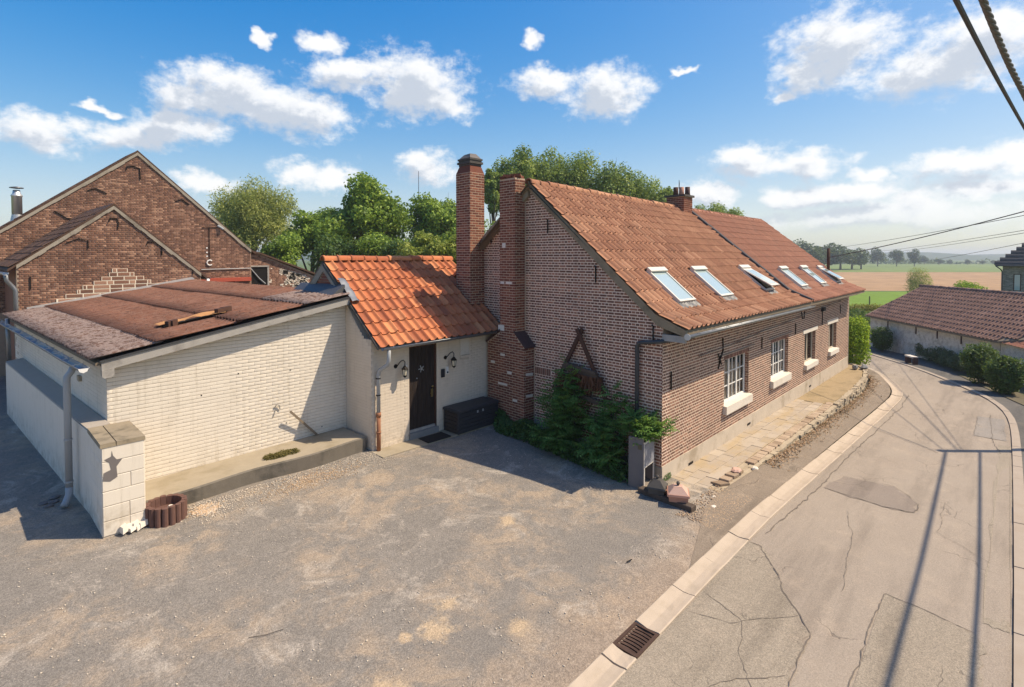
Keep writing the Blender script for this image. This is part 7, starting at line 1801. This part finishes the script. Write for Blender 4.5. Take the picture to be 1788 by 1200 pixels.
# leaf litter below the path wall
n = 2600; u = rng.uniform(2.5, 17.2, n); w0 = np.interp(u, [0, 5.7, 13.3, 16.0, 17.2], [-1.14, -1.22, -1.20, -.95, -.55]); v = w0 - np.abs(rng.normal(size=n)) * .16
P = np.c_[u, v, -.05 - .035 * u + .05 + .10 * np.clip(v + 1.85, 0, 2) + rng.random(n) * .02]; V, F, T = leaves(P, np.tile([0, 0, 1.], (n, 1)), .028, .55, rng, rng.random(n), up=1.2)
kind(tag(link(bpy.data.objects.new('leaf_litter', np_mesh('leaf_litter', V, F, T, 'leaf_litter'))), 'dry tan leaf litter along the foot of the path wall', 'leaf litter'), 'stuff')
# ------------------------------------------------------------------ small things
# drain grate in the channel
dg = thing('drain_grate', (-4.27, -1.90, -.05), 'rusty cast-iron drain grate with curved slots in the concrete channel', 'drain grate')
g0, g1, h0, h1, gz0 = GR0 + .01, GR1 - .01, -2.07, -1.73, zroad(0) + .004
mb = MB(); mb.box(g0, h0, gz0 - .08, g1, h0 + .04, gz0 + .016); mb.box(g0, h1 - .04, gz0 - .08, g1, h1, gz0 + .016); mb.box(g0, h0 + .04, gz0 - .08, g0 + .035, h1 - .04, gz0 + .014); mb.box(g1 - .035, h0 + .04, gz0 - .08, g1, h1 - .04, gz0 + .014); mb.build('frame', 'grate_iron', dg)
mb = MB(); mb.box(g0 + .02, h0 + .02, gz0 - .12, g1 - .02, h1 - .02, gz0 - .075); mb.build('sump', 'dark_void', dg)
nb = 8
for i in range(nb):
    x = g0 + .035 + (g1 - g0 - .07) * (i + .5) / nb; V = []; m_ = 6; wv = .018
    for j in range(m_ + 1):
        t = j / m_; y = h0 + .04 + (h1 - h0 - .08) * t; cxx = x + .03 * math.sin(math.pi * t) - .015
        V += [(cxx - wv, y, gz0 - .05), (cxx + wv, y, gz0 - .05), (cxx + wv, y, gz0 + .006 - .014 * math.sin(math.pi * t)), (cxx - wv, y, gz0 + .006 - .014 * math.sin(math.pi * t))]
    mb = MB(); mb.add(V, [(j * 4 + a_, j * 4 + (a_ + 1) % 4, (j + 1) * 4 + (a_ + 1) % 4, (j + 1) * 4 + a_) for j in range(m_) for a_ in range(4)]); mb.build('bar', 'grate_iron', dg)
# concrete planter pillar at the corner
pp = thing('planter_pillar', (-.35, .2, 0), 'grey concrete box pillar with framed plaque at the house corner', 'planter')
P4 = [(-.68, .36), (-.61, .07), (-.06, .13), (-.10, .42)]
def panel(p, q, z0, z1, th, name, mat, par=pp):
    d = Vector((q[0] - p[0], q[1] - p[1], 0)).normalized(); n = Vector((-d.y, d.x, 0)); a, b = Vector((*p, 0)), Vector((*q, 0))
    mb = MB(); mb.hexa([a + Vector((0, 0, z0)), b + Vector((0, 0, z0)), b + n * th + Vector((0, 0, z0)), a + n * th + Vector((0, 0, z0)), a + Vector((0, 0, z1)), b + Vector((0, 0, z1)), b + n * th + Vector((0, 0, z1)), a + n * th + Vector((0, 0, z1))]); return mb.build(name, mat, par)
panel(P4[0], P4[1], 0.0, 1.03, .035, 'side_panel', 'concrete_grey'); panel(P4[2], P4[3], 0.0, 1.0, .03, 'side_panel', 'concrete_grey'); panel(P4[3], P4[0], 0.0, 1.0, .03, 'back_panel', 'concrete_grey')
mb = MB(); mb.hexa([(-.63, .10, .80), (-.10, .15, .80), (-.13, .40, .80), (-.65, .34, .80), (-.63, .10, .90), (-.10, .15, .90), (-.13, .40, .90), (-.65, .34, .90)]); mb.build('soil', 'ground_soil', pp)
fr = panel((-.585, .068), (-.075, .124), .42, .93, .02, 'plaque_frame', 'plaque_frame'); panel((-.555, .060), (-.105, .1095), .46, .89, .008, 'plaque', 'plaque', fr)
panel((-.585, .068), (-.545, .072), 0, .42, .02, 'front_leg', 'plaque_frame'); panel((-.115, .1195), (-.075, .124), 0, .42, .02, 'front_leg', 'plaque_frame')
# sleeper with stone and clay ornaments
mb = MB(); mb.cbox((-.72, -.47, .05), (-.035, -.56, 0), (.085, -.006, 0), (0, 0, .05), .012); tag(mb.build('timber_sleeper', 'wet_wood'), 'dark weathered timber sleeper at the end of the path', 'sleeper')
mb = MB(); mb.cbox((-.60, -.05, .04), (-.02, -.22, 0), (.06, -.004, 0), (0, 0, .04), .01); tag(mb.build('timber_plank', 'wood_grey'), 'short weathered plank beside the planter pillar', 'plank')
def pagoda(x, y, label, m1, m2, s, rz_):
    t = thing('garden_ornament', (x, y, .08), label, 'ornament'); c, s_ = math.cos(rz_), math.sin(rz_)
    def q(r, z): return [(x + r * (c * a - s_ * b), y + r * (s_ * a + c * b), z) for a, b in ((-1, -1), (1, -1), (1, 1), (-1, 1))]
    for nm_, r0, z0, r1, z1, m_ in (('base', .14, .09, .155, .20, m1), ('lower_roof', .175, .20, .165, .235, m1), ('upper_roof', .155, .2355, .075, .33, m2), ('top', .07, .3305, .06, .345, m2)):
        mb = MB(); mb.hexa(q(r0 * s, z0) + q(r1 * s, z1)); mb.build(nm_, m_, t)
    mb = MB(); mb.lathe([(.012, .34), (.03, .37), (.035, .40), (.015, .42)], (x, y, 0), 8); mb.build('finial', 'dark_stone', t)
pagoda(-.66, -.26, 'dark stone roof-shaped ornament on the sleeper, nearer the house corner', 'dark_stone', 'dark_stone', 1.0, .3)
pagoda(-.66, -.68, 'pinkish terracotta roof-shaped ornament on the sleeper', 'terracotta', 'terracotta_pink', 1.15, .5)
mb = MB(); mb.lathe([(.07, 0), (.085, .03), (.09, .10), (.075, .11), (.06, .05)], (-.50, -.42, .03), 12); tag(mb.build('clay_bowl', 'terracotta', smooth=True), 'small orange clay bowl between the two ornaments', 'bowl')
rr = random.Random(171)
def rock(x, y, z, s, mat, label, cat='stone', group=None, fl=.5):
    mb = MB(); an = rr.uniform(0, 3); n = 7; V = []
    for j, (zz, k_) in enumerate(((0, .75), (.5, 1.0), (1, .62))):
        for i in range(n):
            a_ = an + i * 6.283 / n; r_ = s * k_ * rr.uniform(.75, 1.2); V.append((x + r_ * math.cos(a_) * 1.25, y + r_ * math.sin(a_) * .85, z + zz * s * fl * rr.uniform(.85, 1.15)))
    mb.add(V, [(j * n + i, j * n + (i + 1) % n, (j + 1) * n + (i + 1) % n, (j + 1) * n + i) for j in range(2) for i in range(n)] + [tuple(range(2 * n, 3 * n))]); return tag(mb.build('loose_stone', mat), label, cat, group)
rock(1.55, -.93, .02, .12, 'terracotta_pink', 'large pinkish stone lying on the path edge', fl=.55)
rock(2.1, -1.12, -.06, .085, 'stone_white', 'grey stone fallen beside the pink stone at the path wall', fl=.8)
rock(16.3, -.35, -.15, .16, 'bluestone', 'grey stone block at the far end of the path, nearer the house', fl=1.1)
rock(16.6, -.62, -.15, .17, 'bluestone', 'grey stone block on the wall end at the far end of the path', fl=1.0)
mb = MB(); mb.cbox((-.32, -.62, .03), (.13, .05, .02), (-.04, .09, .01), (0, -.01, .022), .01); tag(mb.build('broken_slab', 'bluestone'), 'broken grey slab leaning at the near end of the path', 'slab')
for (x, y) in ((.10, -1.05), (.35, -1.10), (.62, -1.12), (-.15, -1.12), (.85, -1.16), (.2, -1.22), (-.3, -1.2), (1.1, -1.15), (.5, -1.25)):
    rock(x, y, -.03 + rr.uniform(0, .01), rr.uniform(.03, .065), 'stone_white', 'pale rubble stone scattered at the crumbling near end of the path wall', group='rubble at the near end of the path', fl=.45)
for (x, y) in ((-8.80, 6.75), (-8.85, 6.95), (-8.72, 6.9), (-8.68, 7.1)):
    rock(x, y, .33, rr.uniform(.06, .10), 'concrete_grey', 'grey rubble lump beside the grey downpipe outlet in shade', group='rubble by the downpipe', fl=.6)
# gravel: pebbles lying loose on the yard
rng = np.random.default_rng(181)
def pebbles(P, s, mat, name, label):
    n = len(P); base = np.array([(1, 0, 0), (0, 1, 0), (-1, 0, 0), (0, -1, 0), (0, 0, .7), (0, 0, -.4)]); S = s * rng.uniform(.6, 1.5, (n, 1, 1)) * (1 + rng.normal(size=(n, 6, 1)) * .2)
    th = rng.uniform(0, 6.28, n); c, s_ = np.cos(th), np.sin(th); Rm = np.zeros((n, 3, 3)); Rm[:, 0, 0] = c * 1.3; Rm[:, 0, 1] = -s_; Rm[:, 1, 0] = s_ * 1.3; Rm[:, 1, 1] = c; Rm[:, 2, 2] = 1
    V = (np.einsum('nij,vj->nvi', Rm, base) * S + P[:, None]).reshape(-1, 3)
    f = np.array([(0, 1, 4), (1, 2, 4), (2, 3, 4), (3, 0, 4), (1, 0, 5), (2, 1, 5), (3, 2, 5), (0, 3, 5)]); F = (f[None] + (np.arange(n) * 6)[:, None, None]).reshape(-1, 3)
    kind(tag(link(bpy.data.objects.new(name, np_mesh(name, V, F, None, mat))), label, 'gravel'), 'stuff')
def yz(u, v): return .066 * np.clip(v, 0, 5) + np.minimum(0, np.where(v < -1, (v + 1) * .06, 0))
u = np.r_[rng.uniform(-7.2, -3.4, 2200), rng.normal(-6.95, .14, 700), rng.uniform(-12, -1, 1500)]; v = np.r_[5.05 - np.abs(rng.normal(size=2200)) * .38, rng.normal(4.72, .12, 700), rng.uniform(-1.6, 5, 1500)]
pebbles(np.c_[u, v, yz(u, v) + .004], .010, 'stone_pebble', 'loose_gravel', 'pale loose gravel strewn over the grey yard')
u = np.r_[rng.normal(-5.1, .5, 800), rng.normal(-7.0, .12, 500), rng.uniform(-1.1, .6, 1100)]; v = np.r_[4.62 + rng.normal(size=800) * .16, rng.normal(4.75, .10, 500), rng.uniform(-1.6, -.85, 1100)]
ok = ~((u > -.8) & (u < -.45) & (v > -1.05)); u, v = u[ok], v[ok]
pebbles(np.c_[u, v, yz(u, v) + .006], .011, 'pebble_orange', 'tan_gravel', 'tan gravel heaped along the ledge foot and path end')
# twigs
mb = MB(); mb.tube([(-7.55, 1.35, .10), (-7.4, 1.25, .10), (-7.2, 1.2, .095)], .003, 5); tag(mb.build('twig', 'iron'), 'thin dark twig lying in the middle of the yard', 'twig')
mb = MB(); mb.tube([(-3.0, -1.0, .012), (-2.92, -1.03, .03), (-2.88, -1.02, .015)], .008, 5); tag(mb.build('twig', 'iron'), 'short dark twig near the concrete channel', 'twig')
# wooden A-frame rack on the gable with dried stems
af = thing('wooden_rack', tuple(gp(2.0, 1.4, .1)), 'dark wooden A-shaped rack with dried stems fixed to the gable wall', 'rack')
def abar(a0, z0, a1, z1, w, o0=.09, o1=None, name='rafter', m_='wood_rust'):
    mb = MB(); mb.bar(gp(a0, z0, o0), gp(a1, z1, o1 or o0), w, .05, up=tuple(GN)); mb.build(name, m_, af)
abar(1.98, 2.95, 2.85, 1.42, .085); abar(2.10, 2.95, 1.28, 1.46, .085, .14, .14)
abar(2.42, 2.12, 1.52, 2.02, .07, .20, .20, 'shelf', 'wet_wood'); abar(2.50, 2.04, 1.50, 1.94, .10, .16, .16, 'shelf', 'wet_wood'); abar(2.75, 1.50, 1.26, 1.36, .11, .18, .18, 'bottom_beam', 'wet_wood'); abar(1.80, 1.95, 1.72, 1.45, .05, .12, .12, 'post')
V = []; F = []; T = []; rng2 = random.Random(191)
for i in range(420):
    a_ = rng2.uniform(1.38, 2.62); z_ = 1.93 - .06 * (a_ > 2.2); L_ = rng2.uniform(.15, .42); p = Vector(gp(a_, z_, rng2.uniform(.08, .24))); e = p + Vector((rng2.gauss(0, .05), rng2.gauss(0, .08), -L_)); w = Vector((rng2.gauss(0, 1), rng2.gauss(0, 1), 0)).normalized() * .009; b = len(V)
    V += [tuple(p - w), tuple(p + w), tuple(e + w), tuple(e - w)]; F.append((b, b + 1, b + 2, b + 3)); T += [.5] * 4
kind(link(bpy.data.objects.new('dried_stems', np_mesh('dried_stems', V, F, T, 'dry_stems')), af), 'stuff')
# antenna mast behind the trees
b = gb(732, 60, 0); mb = MB(); mb.tube([b, (b[0], b[1], 4.6 + 148 / 930 * 60)], [.06, .025], 6); tag(mb.build('antenna_mast', 'iron'), 'thin antenna mast rising above the trees left of the chimney', 'mast')
b = gb(1520, 68, -1.6); mb = MB(); mb.box(b[0] - .06, b[1] - .06, -1.6, b[0] + .06, b[1] + .06, -.5); tag(mb.build('fence_post', 'creosote_pole'), 'lone fence post in the bright green meadow', 'post')
# utility pole just beyond the right edge with the overhead lines
pu_, pv_ = 10.84, -7.41
up = thing('utility_pole', (pu_, pv_, -.45), 'wooden utility pole beyond the right edge that carries the overhead lines', 'pole')
mb = MB(); mb.tube([(pu_, pv_, -.7), (pu_, pv_, 6.35)], [.13, .095], 14); mb.build('post', 'creosote_pole', up, True)
mb = MB(); mb.tube([(pu_, pv_ + .16, 6.1), (pu_, pv_ - .16, 6.1)], .02, 8); mb.build('hook', 'zinc', up)
t_ = thing('utility_pole', (-4.0, -5.5, -.1), 'unseen short pole added beyond the right edge to end the two near cables', 'pole')  # added so the near cables stop before their shadows enter the view
mb = MB(); mb.tube([(-4.0, -5.5, -.3), (-4.0, -5.5, 5.6)], [.10, .08], 12); mb.build('post', 'creosote_pole', t_, True)
def wire(name, label, pts, r, mat, n=40, group='overhead lines', sag=0.0):
    P = [Vector(p) for p in pts]
    if len(P) == 2:
        a, b = P; P = [a + (b - a) * (i / n) - Vector((0, 0, sag * 4 * (i / n) * (1 - i / n))) for i in range(n + 1)]
    mb = MB(); mb.tube(P, r, 6); return tag(mb.build(name, mat), label, 'cable', group)
def pd(px, py, d): return at(px, py, d)
top = lambda z: (pu_, pv_, z)
wire('overhead_wire', 'uppermost thin overhead wire crossing the pale sky at right', [top(6.2), at(1390, 438, 78)], .012, 'cable', sag=.35)
wire('overhead_wire', 'thick dark overhead cable slanting down to the house at right', [top(6.55), (15.9, .62, 4.55)], .016, 'cable', sag=.12)
wire('overhead_wire', 'upper wire of the thin pair over the fields', [top(5.75), at(1480, 441, 90)], .010, 'cable', sag=.35)
wire('overhead_wire', 'lower wire of the thin pair over the fields', [top(5.68), at(1478, 444, 90)], .010, 'cable', sag=.4)
wire('overhead_wire', 'lowest thin overhead wire over the fields at right', [top(5.55), at(1555, 462, 70)], .010, 'cable', sag=.25)
wire('overhead_wire', 'thin pale wire running from the flue to the far trees', [(15.9, .62, 4.4), at(1405, 440, 120)], .008, 'cable_strand', sag=.3)
# unseen cables added beside the road, thick so their shadow stripes fall dark
wire('shadow_cable', 'unseen thick cable added along the road to cast its shadow on the asphalt', [top(6.15), (-22, -7.55, 6.2)], .036, 'cable_strand', n=30, sag=.15)
wire('shadow_cable', 'lower unseen cable added along the road to cast its shadow on the asphalt', [top(4.95), (-22, -7.65, 5.0)], .030, 'cable', n=30, sag=.15)
# two cables passing close overhead
def spline(pts, n):
    P = [Vector(p) for p in pts]; out = []
    for i in range(len(P) - 1):
        p0, p1, p2, p3 = P[max(i - 1, 0)], P[i], P[i + 1], P[min(i + 2, len(P) - 1)]
        for k_ in range(n):
            t = k_ / n; out.append(.5 * ((2 * p1) + (p2 - p0) * t + (2 * p0 - 5 * p1 + 4 * p2 - p3) * t * t + (3 * p1 - p0 - 3 * p2 + p3) * t ** 3))
    return out + [P[-1]]
def fr_(d, r_, z): x, y, _ = ct(d, r_); return (x, y, z)
A1_, A2_ = fr_(1.6, 1.309, 5.371), fr_(3.2, 3.076, 5.333)
wire('near_cable', 'smooth dark cable passing close overhead at top right, left of the twisted one', spline([fr_(-8, -9.0, 6.3), fr_(-1.2, -1.75, 5.50), A1_, A2_, tuple(Vector(A2_) + (Vector(A2_) - Vector(A1_)) * .42), (-4.05, -5.42, 5.33)], 14), .0078, 'cable')
B1_, B2_ = fr_(2.0, 1.738, 5.563), fr_(2.9, 2.788, 5.426)
ctr = spline([fr_(-8, -9.4, 6.9), fr_(-1.0, -1.6, 5.95), B1_, B2_, tuple(Vector(B2_) + (Vector(B2_) - Vector(B1_)) * .95), (-4.10, -5.48, 5.24)], 60)
tw = thing('twisted_cable', B1_, 'thick twisted cable of several strands passing close overhead at top right', 'cable', 'overhead lines')
dl = 0.0; ph = []
for i in range(len(ctr)):
    if i: dl += (ctr[i] - ctr[i - 1]).length
    ph.append(dl)
nn_ = int(dl / .02); D = np.array(ph); C3 = np.array([tuple(p) for p in ctr])
sI = np.linspace(0, 9.5 if dl > 9.5 else dl, 560); i0 = float(np.interp(0, [0], [0]))
start = ph[60] - 1.2; sI = np.linspace(start, min(start + 8.5, dl - .02), 520); C4 = np.c_[[np.interp(sI, D, C3[:, k_]) for k_ in range(3)]].T
for k_ in range(4):
    P = []
    for q, c in zip(sI, C4):
        a_ = q / .26 * 6.283 + k_ * 1.5708; P.append((c[0] + .0088 * math.cos(a_) * RT[0], c[1] + .0088 * math.cos(a_) * RT[1], c[2] + .0088 * math.sin(a_)))
    mb = MB(); mb.tube(P, .0072, 6); mb.build('strand', 'cable_strand', tw, True)
mb = MB(); mb.tube([tuple(C4[-1])] + [tuple(ctr[i]) for i in range(len(ctr)) if ph[i] > sI[-1]], .016, 6); mb.build('strand', 'cable_strand', tw)
mb = MB(); mb.tube([tuple(ctr[i]) for i in range(len(ctr)) if ph[i] < sI[0]] + [tuple(C4[0])], .016, 6); mb.build('strand', 'cable_strand', tw)

# ------------------------------------------------------------------ light haze over the land
mb = MB()
x0, x1, y0, y1, z0, z1 = -2400, 2900, -2400, 2900, -2.8, 25.0
mb.box(x0, y0, z0, x1, y1, z1); me = bpy.data.meshes.new('haze'); me.from_pydata(mb.V, [], mb.F)
hm = bpy.data.materials.new('haze_air'); hm.use_nodes = True; hm.node_tree.nodes.clear(); k = NT(hm.node_tree)
ho = k.new('ShaderNodeOutputMaterial'); vs = k.new('ShaderNodeVolumePrincipled')
vs.inputs['Color'].default_value = (0.80, 0.88, 1.0, 1); vs.inputs['Density'].default_value = 0.0006; vs.inputs['Anisotropy'].default_value = 0.3
k.put(ho.inputs['Volume'], vs.outputs[0]); me.materials.append(hm); me.update()
hz = link(bpy.data.objects.new('haze', me)); kind(hz, 'stuff'); tag(hz, 'pale summer haze over the far fields', 'haze')
